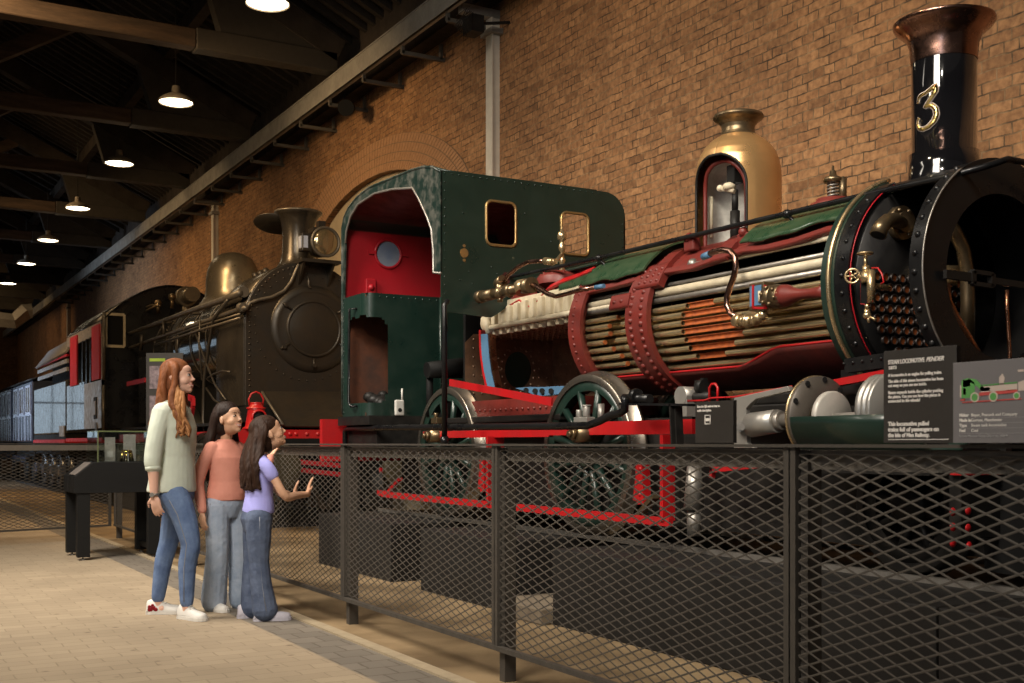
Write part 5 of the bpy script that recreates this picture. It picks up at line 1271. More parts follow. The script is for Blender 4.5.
b = MB(); b.box((CXN+.02, 9.80, bz0), (CXF-.02, 9.84, bz1)); b.box((4.62, BY+.02, bz0), (4.64, 9.8, bz1)); b.box((CXN+.02, BY+.03, bz0), (4.62, 9.8, bz0+.03)); b.box((CXN+.02, BY+.03, bz1-.03), (4.62, 9.8, bz1-.01)); b.build('bunker_inside', K['rust'], eng)
b = MB(); b.box((CXN+.02, BY+.02, bz1-.01), (CXF-.02, 9.86, bz1)); b.build('bunker_top', K['green'], eng)
b = MB()
for k in range(26):
    b.ball((4.0+random.random()*.5, 9.42+random.random()*.3, bz0+.07+random.random()*.14), .045+random.random()*.03, 7, 5, (1,1,.8))
q = b.build('coal', K['frame_black'], eng); q['kind'] = 'stuff'
b = MB(); q0, q1 = at(349.5, 309, X=CXN-.05), at(348.5, 402, X=CXN-.05); b.tube([q0+V((.05,-.06,.0)), q0+V((0,0,0)), q1, q1+V((0,-.05,-.04)), q1+V((.04,-.10,-.04))], .011, 8); b.build('bunker_handrail', K['black'], eng)
b = MB(); q = at(444.5, 316, X=CXN-.03); b.tube([(CXN, q.y, 2.20), (CXN-.03, q.y-.0, 2.16), (CXN-.03, q.y, 1.16)], .021, 12); b.cyl((CXN-.03, q.y, 1.17), (CXN-.03, q.y, 1.10), .03); b.build('cab_handrail', K['black'], eng)
b = MB(); b.box((CXN-.02, 9.2, 1.28), (5.6, 9.95, 1.36)); b.box((CXN+.05, 9.2, 1.0), (5.5, 9.9, 1.28)); b.build('cab_floor', K['frame_black'], eng)
b = MB(); b.box((4.5, 8.75, 1.0), (5.0, 9.2, 1.5)); b.cyl((4.25, 8.9, 1.75), (4.6, 8.9, 1.78), .07, .09); b.cyl((4.3, 8.95, 1.35), (4.3, 8.95, 1.75), .03); b.build('cab_pedestal', K['inner_black'], eng)
b = MB(); b.box((4.5, 8.66, 1.3), (5.36, 8.70, 2.6)); b.build('backhead', K['inner_black'], eng)
b = MB(); b.box((3.70, 9.98, .95), (5.75, 10.05, 1.34)); b.build('rear_buffer_beam', K['red'], eng)
b = MB(); b.box((4.2, 9.3, 1.08), (4.25, 9.98, 1.27)); b.build('rear_frame_bracket', K['red'], eng)
# grey wireless handset on the cab floor
q = at(399, 418, X=4.12)
t = thing('wireless_handset', 'small pale grey wireless handset with a stub aerial on the cab footplate', 'handset', (q.x, q.y, 1.361))
b = MB(); b.box((q.x-.04, q.y-.02, 1.361), (q.x+.045, q.y+.02, 1.50)); b.build('body', K['radio'], t, bevel=.012)
b = MB(); b.cyl((q.x+.03, q.y, 1.49), (q.x+.03, q.y, 1.60), .009, n=10); b.build('aerial', K['radio'], t)
b = MB(); b.cyl((q.x, q.y-.024, 1.41), (q.x, q.y-.019, 1.41), .018, n=16); b.build('dial', K['frame_black'], t)
K['kerb_stone'] = M('kerb_stone', (.20,.16,.11), .8, 0, (.13,.10,.07), 6)
# ---- plinths
for (ya, yb, xb, lb) in ((8.42, 10.08, 5.9, 'charcoal plinth block under the rear of the green engine'), (6.6, 7.86, 5.9, 'charcoal plinth block below the engine firebox'), (3.08, 5.96, 5.9, 'long charcoal plinth block under the middle of the green engine'), (-.5, 3.07, 5.9, 'charcoal plinth block at the right edge')):
    b = MB(); b.box((3.7, ya, 0), (xb, yb, .47)); o = b.build('plinth_block', K['plinth'], loc=(3.7, ya, 0), bevel=.008); tag(o, lb, 'plinth', 'plinth blocks')
b = MB(); b.box((3.62, 5.97, 0), (4.6, 6.59, .10)); tag(b.build('kerb_block', K['kerb_stone'], loc=(3.62, 5.97, 0), bevel=.01), 'low pale stone block between two charcoal plinths', 'stone block')
for x in (4.305, 5.255):
    b = MB(); b.box((x-.025, 3.0, .4705), (x+.025, 10.05, .499)); o = b.build('rail', K['worn_steel'], loc=(x, 3.0, .4705)); tag(o, 'steel rail on the plinths under the green engine, %s the walkway' % ('nearest' if x < 5 else 'farthest from'), 'rail')

b = MB(); b.box((6.25, -1, 0), (6.30, 13.0, 1.45)); tag(b.build('added_dark_screen', K['stand'], loc=(6.25, -1, 0)), 'long low black screen added behind the green engine to darken the view under it', 'screen')  # sheet added to keep the gaps under the engine dark

# ================================================================ THE BIG BLACK ENGINE
BX = 5.30; SM = K['soot_brown']
big = thing('black_steam_locomotive', 'large black-brown steam locomotive with round smokebox door and headlamp, behind the green engine', 'steam locomotive', (BX, 18, 0))
FY = 14.89; FZc = 2.73; FR = .86
def horseshoe(r, zb=1.62, k=24, flare=0.0):
    out = [(BX-r*math.cos(PI*i/k), FZc+r*math.sin(PI*i/k)) for i in range(k+1)]
    return [(BX-r-flare, zb)]+out+[(BX+r+flare, zb)]
b = MB(); b.prism(horseshoe(FR), 1, FY, FY+.04)
for i in range(34):
    a = PI*i/33; b.rivet((BX-(FR-.06)*math.cos(a), FY, FZc+(FR-.06)*math.sin(a)), (0,-1,0), .018, .015)
for k in range(12):
    for s in (-1, 1): b.rivet((BX+s*(FR-.06), FY, 2.68-.08*k), (0,-1,0), .018, .015)
for k in range(40):
    a = 2*PI*k/40; b.rivet((BX+.73*math.cos(a), FY, FZc-.03+.73*math.sin(a)), (0,-1,0), .016, .014)
b.build('smokebox_front', SM, big, bevel=.01)
b = MB(); rows = []
for y, g_ in ((FY+.04, 0), (FY+.045, .015), (16.25, .015)):
    rows.append([V((x, y, z)) for x, z in horseshoe(FR+g_)])
b.grid(rows, True); b.build('smokebox_wrapper', K['boiler_bronze'], big)
b = MB(); DC = (BX+.08, FY, FZc-.05)
b.lathe([(.60,0),(.58,-.03),(.52,-.05),(.50,-.05)], DC, (0,1,0), 48)
b.lathe([(.40,-.03),(.39,-.075),(.365,-.085),(.35,-.06)], DC, (0,1,0), 48); b.build('door_rings', SM, big)
b = MB(); b.lathe([(.50,-.045),(.42,-.05),(.35,-.065),(.25,-.085),(.12,-.095),(0,-.10)], DC, (0,1,0), 48); b.build('smokebox_door', SM, big)
for a in (2.5, 3.7, 4.71, 5.8, .6):
    c = V((BX+.08+.50*math.cos(a), FY-.06, FZc-.05+.50*math.sin(a))); b = MB(); b.cyl(c+V((.05*math.cos(a),0,.05*math.sin(a))), c-V((.09*math.cos(a),0,.09*math.sin(a))), .016, n=8); b.cyl(c, c+V((0,-.03,0)), .028, n=8); b.build('door_dog', SM, big)
b = MB(); c = V((BX, FY-.03, FZc+.66)); b.tube([c, c+V((0,-.03,-.05)), c+V((0,-.03,-.12)), c+V((.03,-.03,-.16))], .012, 6); b.build('lamp_iron', K['pipe_grey'], big)
# chimney with its hinged lid
cy = 15.25
b = MB(); b.lathe([(.36,3.50),(.30,3.56),(.25,3.64),(.225,3.75),(.215,3.95),(.225,4.12),(.25,4.22),(.29,4.28),(.32,4.30),(.32,4.33),(.29,4.345),(.24,4.33),(.20,4.25),(.19,4.0)], (BX, cy, 0), n=48); b.build('chimney', K['boiler_bronze'], big)
b = MB(); b.tube([(BX+.315*math.cos(2*PI*k/40), cy+.315*math.sin(2*PI*k/40), 4.325) for k in range(40)], .018, 8, closed=True); b.build('chimney_rim', K['pipe_grey'], big)
q = at(270, 222, Y=15.5)
b = MB(); rot = Matrix.Rotation(math.radians(-14), 3, 'X') @ Matrix.Rotation(math.radians(10), 3, 'Y')
vs = []
for (r, h) in ((0, .015), (.30, 0), (.31, -.015), (0, -.0)):
    for k in range(36): a = 2*PI*k/36; vs.append(q+V((.10, .05, 0))+rot @ V((r*math.cos(a), r*math.sin(a), h)))
b.add(vs, [(i*36+j, i*36+(j+1) % 36, (i+1)*36+(j+1) % 36, (i+1)*36+j) for i in range(3) for j in range(36)]); b.bar(q+V((.3,0,.03)), (BX-.2, cy, 4.28), .05, .02)
b.build('chimney_lid', SM, big)
# headlamp
hp_ = at(325.5, 242, Y=14.55)
b = MB(); b.cyl(hp_+V((0,0,0)), hp_+V((0,.30,.0)), .20, .17, 36); b.cyl(hp_+V((0,.30,0)), hp_+V((0,.36,0)), .17, .10, 30)
b.box(hp_+V((-.15,.06,.14)), hp_+V((.10,.26,.20))); b.box(hp_+V((-.06,.1,.2)), hp_+V((.04,.2,.30)))
b.build('headlamp_body', SM, big)
b = MB(); b.tube([hp_+V((.192*math.cos(a), -.01, .192*math.sin(a))) for a in [2*PI*k/40 for k in range(40)]], .02, 8, closed=True); b.build('headlamp_rim', K['pipe_grey'], big)
b = MB(); b.lathe([(.185,0),(.16,-.025),(.11,-.045),(.05,-.055),(0,-.057)], hp_, (0,1,0), 40); b.build('headlamp_lens', K['lens'], big)
b = MB(); c = hp_+V((-.29,.12,-.0)); b.box(c+V((-.02,-.07,-.13)), c+V((.12,.08,.11))); b.build('number_lamp_box', SM, big, bevel=.01)
b = MB(); b.box(c+V((-.026,-.05,-.09)), c+V((-.020,.06,.07))); b.box(c+V((-.00,-.075,-.09)), c+V((.06,-.070,.07))); b.build('number_lamp_glass', K['coach_line'], big)
b = MB(); b.box((hp_.x-.30, 14.62, hp_.z-.27), (hp_.x+.25, 15.0, hp_.z-.225)); b.prism([(14.65, hp_.z-.26), (14.89, hp_.z-.26), (14.89, hp_.z-.55)], 0, hp_.x-.27, hp_.x-.24); b.prism([(14.65, hp_.z-.26), (14.89, hp_.z-.26), (14.89, hp_.z-.55)], 0, hp_.x+.15, hp_.x+.18); b.build('headlamp_bracket', SM, big)
# conduit from the lamp round the smokebox
b = MB(); b.tube([at(u, v, Y=14.83) for u, v in ((302,258),(297,268),(291,282),(284,291),(272,297),(258,300),(250,303),(247,308))], .022, 8); b.build('conduit', K['pipe_grey'], big)
# boiler, bands, dome
b = MB(); b.lathe([(.74, 0), (.74, 3.4)], (BX, 16.2, 2.72), (0,1,0), 64); b.lathe([(.79, 0), (.79, 2.4), (0, 2.4)], (BX, 19.6, 2.72), (0,1,0), 64); b.lathe([(.74, 0), (.79, .01)], (BX, 19.59, 2.72), (0,1,0), 64); b.build('boiler', K['boiler_gloss'], big)
for y, r in ((16.35,.745),(17.3,.745),(18.25,.745),(19.2,.745),(19.7,.795),(20.6,.795)):
    b = MB(); b.lathe([(r+.008, -.03), (r+.008, .03)], (BX, y, 2.72), (0,1,0), 64); b.build('boiler_band', K['pipe_grey'], big, solid=.006)
b = MB(); b.lathe([(.56,3.35),(.50,3.42),(.45,3.50),(.435,3.60),(.43,3.80),(.41,3.93),(.37,4.04),(.30,4.14),(.20,4.20),(.10,4.23),(0,4.235)], (BX, 18.45, 0), n=56); b.build('steam_dome', K['dome_grey'], big)
b = MB(); c = at(186, 297, X=BX); b.cyl((BX, c.y-.5, c.z), (BX, c.y+.1, c.z), .14); b.cyl((BX-.0, c.y-.1, c.z), (BX, c.y+.12, c.z), .19, n=24); b.cyl((BX, c.y, 3.3), (BX, c.y, c.z), .07); b.build('turret', K['dome_grey'], big)
b = MB(); c = at(266, 273, X=BX-.1)
for dx, dy in ((0,0),(0,.25),(0,.5),(.12,.2)): b.cyl(c+V((dx,dy,-.25)), c+V((dx,dy,.02)), .05, .04, 12); b.ball(c+V((dx,dy,.02)), .06)
b.bar(c+V((0,-.15,-.10)), c+V((0,.65,-.10)), .10, .08); b.build('snifting_valves', SM, big)
K['pipe_dark'] = M('dark_pipe', (.055,.048,.040), .4, .5, (.03,.026,.022), 8)
# pipes and handrails on the walkway side
HX = 4.38
def hx(lst, X=HX): return [at(u, v, X=X) for u, v in lst]
b = MB(); b.tube(hx([(240,293),(225,299),(190,311),(158,323),(128,334)]), [.045,.045,.04,.035,.03], 10); c = at(243, 292, X=HX+.05); b.cyl(c, c+V((.05,.25,0)), .06, .05); b.cyl(c+V((0,-.03,0)), c, .075); b.build('ejector_pipe', K['pipe_grey'], big)
b = MB(); b.tube(hx([(246,308),(240,309),(200,323),(160,337),(130,348)]), .030, 10); c = at(241, 308, X=HX); b.cyl(c, c+V((0,-.12,0)), .06); b.ball(c, .07); b.build('handrail', K['pipe_grey'], big)
b = MB(); b.tube(hx([(240,318),(200,330),(155,345)], HX-.05), .018, 8); b.build('sand_rod', K['pipe_grey'], big)
b = MB(); b.tube(hx([(240,314),(200,326),(170,337)], HX-.02), .014, 8); b.build('sand_rod', K['pipe_grey'], big)
for pts, r in ((((228,300),(214,318),(209,345),(204,380),(203,420),(206,440)), .03), (((200,318),(199,345),(202,380)), .018), (((178,335),(177,350),(176,380)), .02), (((163,320),(164,334)), .03),
               (((195,332),(205,360),(215,385),(226,400)), .018), (((208,378),(214,374),(222,371),(230,372)), .018), (((206,388),(214,400),(226,408)), .018), (((142,335),(141,350)), .04)):
    b = MB(); b.tube(hx(pts, HX-.04), r*.8, 8); b.build('side_pipe', K['pipe_dark'], big)
b = MB()
for pts in (((126,348),(126,335),(131,322),(140,314),(150,309),(158,305)), ((127,306),(129,315),(133,324)), ((128,360),(127,345),(128,330)), ((138,318),(144,308),(152,305),(160,306))): b.tube(hx(pts, 4.7), .022, 8)
b.build('cab_end_pipes', K['brass_dark'], big)
b = MB()
for (u, v) in ((150,307),(158,303),(172,297),(146,316)): b.ball(at(u, v, X=4.85), .07, 10, 8); b.cyl(at(u, v, X=4.85), at(u, v, X=4.85)+V((0,0,-.2)), .03)
b.build('cab_end_valves', K['brass_dark'], big)
for (u, v) in ((160,322),(187,313),(215,318),(185,329)):
    p = at(u, v, X=HX); b = MB(); b.cyl(p, p+V((.22,0,-.0)), .018, n=8); b.ball(p, .04); b.build('rail_stanchion', K['pipe_grey'], big)
# firebox sides, lower mass, running plate
b = MB(); b.box((BX-.80, 19.6, 1.45), (BX+.80, 21.9, 2.72)); b.build('firebox', K['black'], big, bevel=.05)
b = MB(); b.box((BX-.35, 16.4, 1.2), (BX+.35, 19.6, 2.2)); b.build('lower_frames', K['inner_black'], big)
b = MB(); b.box((BX-1.05, 15.3, 1.36), (BX+1.05, 22.2, 1.40)); b.build('running_plate', K['frame_black'], big)
b = MB(); b.box((BX-1.08, 15.3, 1.14), (BX-1.05, 22.2, 1.28)); b.build('running_plate_edge', K['red'], big)
b = MB(); b.prism([(BX-.90, 1.40), (BX-.86, 1.62), (BX+.86, 1.62), (BX+.9, 1.40)], 1, 14.8, 16.2); b.build('saddle', K['inner_black'], big)
b = MB(); b.add([at(265,392,Y=14.8), at(347,392,Y=14.8), V((BX+.9,14.8,at(265,392,Y=14.8).z)), V((BX+.95,14.15,1.33)), V((at(283,426,Y=14.15).x,14.15,1.33))], [(0,1,2,3,4)], False)
b.build('apron_plate', SM, big, solid=.02)
b = MB(); b.tube([at(262,392,Y=14.6), at(283,425,Y=14.1)], .02, 6); b.build('apron_stay', K['pipe_grey'], big)
b = MB(); b.box((BX-1.30, 14.05, 1.10), (BX+1.2, 14.15, 1.29))
for u in (290, 296, 307, 318, 330): b.rivet(at(u, 434, Y=14.05), (0,-1,0), .03, .02)
b.build('buffer_beam', K['red'], big)
b = MB(); b.box((BX-.85, 14.04, 1.09), (BX+.8, 14.052, 1.18)); b.build('coupling_recess', K['inner_black'], big)
for x in (BX-.86, BX+.86):
    b = MB(); c = V((x, 13.55, .82)); b.cyl(c+V((0,.5,.2)), c+V((0,.1,.05)), .10, .10); b.cyl(c+V((0,.06,0)), c, .30, .31, 36); b.ball(c, .30, 24, 10, (1,.12,1)); b.build('buffer', K['olive'], big)
b = MB()
for (a, c_, y_) in (((300,462),(345,466),13.9), ((300,470),(345,475),13.9), ((380,470),(402,470),13.7)):
    b = MB(); b.bar(at(*a, Y=y_), at(*c_, Y=y_), .06, .06); b.build('coupling_bar', K['cab_red'], big)
for (a, c_) in (((296,478),(276,515)), ((308,478),(330,520)), ((345,470),(322,520)), ((285,500),(268,530))):
    b = MB(); b.bar(at(*a, Y=13.9), at(*c_, Y=13.9), .06, .05, (0,1,0)); b.build('guard_stay', K['soot_brown'], big)
for (u, v, w_, h_) in ((228, 392, .35, .25), (212, 380, .2, .4)):
    pass
b = MB(); b.bar(at(183,395,X=4.3), at(193,399,X=4.3), .05, .08); b.bar(at(193,398,X=4.3), at(193,406,X=4.3), .05, .08, (0,1,0)); b.bar(at(193,406,X=4.3), at(190,424,X=4.3), .05, .08, (0,1,0)); b.build('red_bracket', K['cab_red'], big)
b = MB(); b.bar(at(128,384,X=4.2), at(146,380,X=4.2), .05, .08); b.build('red_step', K['cab_red'], big)
for y in (15.2, 16.6): 
    for x in (BX-.84, BX+.84): wheel_ = None
def dark_wheel(y, R, x):
    b = MB(); b.lathe([(R-.07,0),(R,0),(R,.12),(R+.03,.13),(R+.03,.15),(R-.07,.15),(R-.07,0)], (x, y, R+.05), (1,0,0), 48)
    for k in range(12): a = k*PI/6; b.cyl((x+.07, y, R+.05), (x+.07, y+(R-.05)*math.cos(a), R+.05+(R-.05)*math.sin(a)), .035, n=8)
    b.cyl((x, y, R+.05), (x+.14, y, R+.05), .12); b.build('wheel', K['frame_black'], big)
for y, R in ((14.9,.46),(16.2,.46),(18.0,.80),(20.0,.80)):
    for x in (BX-.92, BX+.78): dark_wheel(y, R, x)
b = MB(); b.box((BX-.75, 14.2, .55), (BX-.70, 22, 1.4)); b.box((BX-.7, 15.2, .4), (BX+.7, 15.25, 1.3)); b.build('engine_frame', K['inner_black'], big)
# cylinders (behind the people)
b = MB(); b.cyl((BX-1.02, 15.1, .95), (BX-1.02, 16.1, .95), .33, n=32); b.build('outside_cylinder', K['black'], big)
# cab
CYF = 22.1
def cab_outline():
    out = [(BX-1.40, 1.4), (BX-1.40, 3.40)]
    for k in range(1, 16): t_ = k/16; out.append((BX-1.40+2.6*t_, 3.40+.72*math.sin(PI*t_)**.85))
    return out+[(BX+1.20, 3.40), (BX+1.20, 1.4)]
co = cab_outline()
b = MB(); wx0, wx1 = at(106, 330, Y=CYF).x, at(124, 330, Y=CYF).x; wz0, wz1 = at(106, 346, Y=CYF).z, at(106, 314, Y=CYF).z
b.prism(co, 1, CYF, CYF+.03); b.build('cab_front_sheet', K['black'], big)
b = MB(); 
for s, e in (((wx0,wz0),(wx1,wz0)), ((wx1,wz0),(wx1,wz1)), ((wx1,wz1),(wx0,wz1)), ((wx0,wz1),(wx0,wz0))): b.bar((s[0],CYF-.02,s[1]), (e[0],CYF-.02,e[1]), .04, .05, (0,1,0) if s[0]==e[0] else (0,0,1))
b.build('cab_window_frame', K['window_frame'], big)
b = MB(); b.box((wx0, CYF-.012, wz0), (wx1, CYF-.002, wz1)); b.build('cab_window_pane', K['inner_black'], big)
CYR = 26.3
b = MB(); rows = [[V((x, y, z)) for x, z in co[1:-1]] for y in (CYF-.05, CYR)]; b.grid(rows, True); b.build('cab_roof', K['black'], big, solid=.03)
b = MB(); X0 = BX-1.40
b.box((X0, CYF, 1.4), (X0+.03, CYF+.12, 3.4)); b.box((X0, CYF, 1.4), (X0+.03, 24.1, 2.30)); b.box((X0, CYF, 3.18), (X0+.03, CYR, 3.42)); b.build('cab_side_sheet', K['panel_silver'], big)
b = MB(); b.box((X0, 24.1, 1.4), (X0+.03, CYR, 2.35)); b.build('cab_side_dark_sheet', K['gloss_grey'], big)
def upx(u): return at(u, 350, X=X0-.02).y
for ua, ub in ((92, 99.5), (70.5, 77)):
    b = MB(); b.box((X0-.03, upx(ub), 2.32), (X0, upx(ua), 3.35)); b.build('red_shutter', K['cab_red'], big)
b = MB()
for u in (81, 85, 89): b.box((X0, upx(u)-.05, 2.3), (X0+.03, upx(u)+.05, 3.2))
b.build('shutter_rail', K['black'], big)
b = MB(); b.box((X0+.5, CYF+.1, 1.4), (X0+.55, CYR-.1, 3.3)); b.build('cab_interior', K['inner_black'], big)
b = MB(); c = at(95, 408, X=X0-.01)
for (dy, dz, w_, h_) in ((0,0,.30,.42),(0,0,.18,.26)): b.box((X0-.012-.01*(w_<.2), c.y-w_/2, c.z-h_/2), (X0, c.y+w_/2, c.z+h_/2)); b.mi = 1
b.build('cab_crest', [K['frame_black'], K['panel_silver']], big, bevel=.02)
b = MB(); c = at(96, 428, X=X0-.01); b.cyl((X0-.015, c.y, c.z), (X0, c.y, c.z), .11, n=24); b.build('cab_badge', K['pipe_grey'], big)
b = MB(); b.cyl(at(103.5, 440, X=X0-.05), at(103.5, 385, X=X0-.05), .025); b.cyl(at(104, 312, X=X0-.02), at(104, 380, X=X0-.02), .03); b.build('cab_pillar', K['pipe_grey'], big)
b = MB(); b.box((X0-.02, CYF, 1.15), (X0+.03, CYR, 1.22)); b.build('cab_foot_edge', K['red'], big)
# red hand lamp on the buffer beam
lp = at(259, 424, Y=13.98)
t = thing('red_signal_lamp', 'red hand signal lamp with a loop handle standing on the black engine buffer beam', 'lamp', (lp.x, 14.1, 1.29))
lx, ly, lz = lp.x, 14.1, 1.292
k_ = 1.0
b = MB(); b.lathe([(.0,.0),(.17,.0),(.17,.02),(.145,.03),(.135,.05),(.105,.24),(.11,.26),(.0,.26)], (lx,ly,lz), n=28); b.build('lamp_body', K['red'], t)
b = MB(); b.lathe([(.12,.26),(.12,.275),(.085,.29),(.075,.33),(.08,.34),(.0,.345)], (lx,ly,lz), n=28); b.build('lamp_cap', K['red'], t)
b = MB(); b.tube([(lx-.085,ly,lz+.30),(lx-.095,ly,lz+.38),(lx-.06,ly,lz+.45),(lx,ly,lz+.475),(lx+.06,ly,lz+.45),(lx+.095,ly,lz+.38),(lx+.085,ly,lz+.30)], .012, 8); b.build('loop_handle', K['red'], t)
b = MB(); b.lathe([(.085,0),(.10,-.02),(.10,-.05),(.08,-.05)], (lx,ly-.09,lz+.15), (0,1,0), 28); b.build('lens_hood', K['red'], t)
b = MB(); b.lathe([(.082,0),(.04,-.02),(0,-.025)], (lx,ly-.10,lz+.15), (0,1,0), 24); b.build('lamp_lens', K['inner_black'], t)

# ================================================================ TENDER AND CARRIAGES
TX = 3.92
tend = thing('tender', 'glossy dark tender coupled behind the black engine with striped coal rails', 'tender', (BX, 29.0, 0))
ty0, ty1 = 26.6, at(34, 400, X=TX).y
b = MB(); b.box((TX, ty0, 1.32), (6.4, ty1, 2.52)); b.build('tank_side', K['gloss_grey'], tend, bevel=.04)
b = MB(); b.box((TX-.02, ty0, 1.12), (6.4, ty1, 1.20)); b.build('tender_frame', K['red'], tend)
b = MB(); b.box((TX, ty0, 1.20), (6.4, ty1, 1.32)); b.build('tender_sole', K['frame_black'], tend)
for k, (z, mt) in enumerate(((2.72,'print_white'),(2.90,'print_white'),(3.05,'red'))):
    b = MB(); b.box((TX+.05, ty0+.2, z), (TX+.10, ty1-.3, z+.09 if mt != 'red' else z+.05)); b.build('coal_rail', K['panel_silver'] if mt != 'red' else K['red'], tend)
b = MB(); b.add([(TX+.02, ty0+.1, 3.12), (TX+.02, ty1-.2, 3.05), (TX+.35, ty1-.2, 3.5), (TX+.35, ty0+.1, 3.55)], [(0,1,2,3)], False); b.build('coal_hood', K['panel_silver'], tend, solid=.04)
b = MB(); b.box((TX+.4, ty0+.1, 2.52), (6.3, ty1-.4, 3.5)); b.build('coal_space', K['inner_black'], tend)
b = MB(); 
for k in range(4):
    for x in (TX+.15, 6.1): b.lathe([(0,0),(.45,0),(.45,.12),(0,.12)], (x, ty0+.7+1.35*k, .5), (1,0,0), 32)
b2 = None
for k in range(4):
    b = MB(); yy = ty0+.7+1.3*k; b.lathe([(.30,.0),(.45,0),(.45,.12),(.30,.12),(.30,0)], (TX+.15, yy, .5), (1,0,0), 32)
    for j in range(8): a = j*PI/4; b.cyl((TX+.2, yy, .5), (TX+.2, yy+.35*math.cos(a), .5+.35*math.sin(a)), .03, n=6)
    b.build('wheel', K['gloss_grey'], tend)
    b = MB(); b.box((TX-.05, yy-.15, .38), (TX+.1, yy+.15, .62)); b.build('axlebox', K['coach_blue'], tend, bevel=.02)
b = MB(); b.box((TX+.05, ty0, .85), (6.2, ty1, 1.12)); b.build('underframe', K['inner_black'], tend)
c = at(62, 432, X=TX-.02)
b = MB(); b.box((TX-.03, c.y-.35, c.z-.1), (TX-.01, c.y+.35, c.z+.14)); b.build('number_plate', K['panel_silver'], tend)
def coach(y0, y1, lb, n):
    t = thing('railway_carriage', lb, 'railway carriage', (BX, (y0+y1)/2, 0), group='blue grey carriages')
    zt_ = 2.78
    b = MB(); b.box((TX, y0, 1.15), (6.45, y1, zt_)); b.build('body', K['coach_blue'], t, bevel=.04)
    b = MB(); 
    rows = [[V((TX-.06+(6.5-TX+.06)*k/12, y, zt_+.28*math.sin(PI*k/12))) for k in range(13)] for y in (y0-.08, y1+.08)]
    b.grid(rows, True); b.build('roof', K['frame_black'], t, solid=.04)
    st = (y1-y0)/n
    for k in range(n):
        yc = y0+st*(k+.5)
        b = MB(); b.box((TX-.010, yc-st*.30, 1.95), (TX, yc+st*.30, 2.62)); w1_ = b.build('window', K['coach_glass'], t)
        b = MB()
        for yy in (yc-st*.34, yc, yc+st*.34): b.box((TX-.016, yy-.05, 1.92), (TX, yy+.05, 2.66))
        for zz in (1.92, 2.64): b.box((TX-.016, yc-st*.36, zz-.03), (TX, yc+st*.36, zz+.03))
        b.build('window_frame', K['coach_line'], w1_)
        b = MB()
        for yy in (yc-st*.42, yc, yc+st*.42): b.box((TX-.005, yy-.04, 1.18), (TX, yy+.04, 1.88))
        b.box((TX-.005, yc-st/2, 1.86), (TX, yc+st/2, 1.90)); b.build('panel_beading', K['coach_line'], t)
    b = MB(); b.box((TX+.1, y0+.1, .75), (6.2, y1-.1, 1.15)); b.box((TX-.10, y0+.3, .62), (TX+.2, y1-.3, .68)); b.build('underframe', K['inner_black'], t)
    for yc in (y0+1.2, y1-1.2):
        b = MB(); b.lathe([(0,0),(.45,0),(.45,.12),(0,.12)], (TX+.2, yc, .5), (1,0,0), 28); b.build('wheel', K['frame_black'], t)
        b = MB(); b.bar((TX-.02, yc-.6, .72), (TX-.02, yc+.6, .72), .1, .1); b.bar((TX-.02, yc-.5, .62), (TX-.02, yc+.5, .62), .1, .05); b.build('leaf_spring', K['coach_blue'], t)
y_a = ty1+.5; y_b = at(13, 400, X=TX).y
coach(y_a, y_b, 'blue-grey railway carriage coupled behind the dark tender', 3)
coach(y_b+.5, y_b+8, 'blue-grey railway carriage at the left edge of view', 6)
# small carriages beyond: low platform and track
b = MB(); b.box((3.9, 14.6, -.001), (6.6, 55, .045)); struct(b.build('trim_4', K['plinth']))

# ================================================================ DISPLAY STAND, CASE, INFORMATION PANEL
sa = V((1.76, 11.42, 0)); sd = V((1, 0, 0)); sn = V((0, 1, 0))
t = thing('display_stand', 'matt black display stand with a sloped label plate and glass case', 'display stand', sa)
def sq(s, n, z): return sa+sd*s+sn*n+V((0,0,z))
Lw = .79; Dp = .66
b = MB(); topz = .935
prof_s = [(0, .64), (0, .80), (.17, topz), (Lw, topz), (Lw, .64)]
vs = [sq(s, 0, z) for s, z in prof_s]+[sq(s, Dp, z) for s, z in prof_s]; n = len(prof_s)
b.add(vs, [tuple(range(n)), tuple(range(2*n-1, n-1, -1))]+[(i, n+i, n+(i+1) % n, (i+1) % n) for i in range(n)], False); b.build('table_body', K['stand'], t, bevel=.004)
for s, nn in ((.03, .03), (.02, Dp-.06), (Lw-.10, .04), (Lw-.10, Dp-.06)):
    b = MB(); w_ = .115
    b.add([sq(s, nn-.02, .03), sq(s+w_, nn-.02, .03), sq(s+w_, nn+.08, .03), sq(s, nn+.08, .03), sq(s, nn-.02, .66), sq(s+w_, nn-.02, .66), sq(s+w_, nn+.08, .66), sq(s, nn+.08, .66)], [(0,3,2,1),(4,5,6,7),(0,1,5,4),(1,2,6,5),(2,3,7,6),(3,0,4,7)], False)
    l_ = b.build('leg', K['stand'], t, bevel=.003)
    b = MB(); b.cyl(sq(s+w_/2, nn+.03, 0), sq(s+w_/2, nn+.03, .012), .03, n=16); b.cyl(sq(s+w_/2, nn+.03, .012), sq(s+w_/2, nn+.03, .04), .008, n=8); b.build('levelling_foot', K['worn_steel'], l_)
b = MB(); b.bar(sq(Lw-.05, .1, .10), sq(Lw-.05, Dp, .10), .05, .05); b.build('stretcher', K['stand'], t)
sl = V((0,0,1))*.12; p0, p1 = sq(.012, -.0, .815), sq(.158, -.0, .93)
off = (V((0,0,1))*.75-sd*.55).normalized()*.006
b = MB(); b.add([sq(.012,.02,.811)+off, sq(.155,.02,.927)+off, sq(.155,Dp*.55,.927)+off, sq(.012,Dp*.55,.811)+off], [(0,1,2,3)], False); b.build('sloped_label_plate', K['plate_grey'], t, solid=.006)
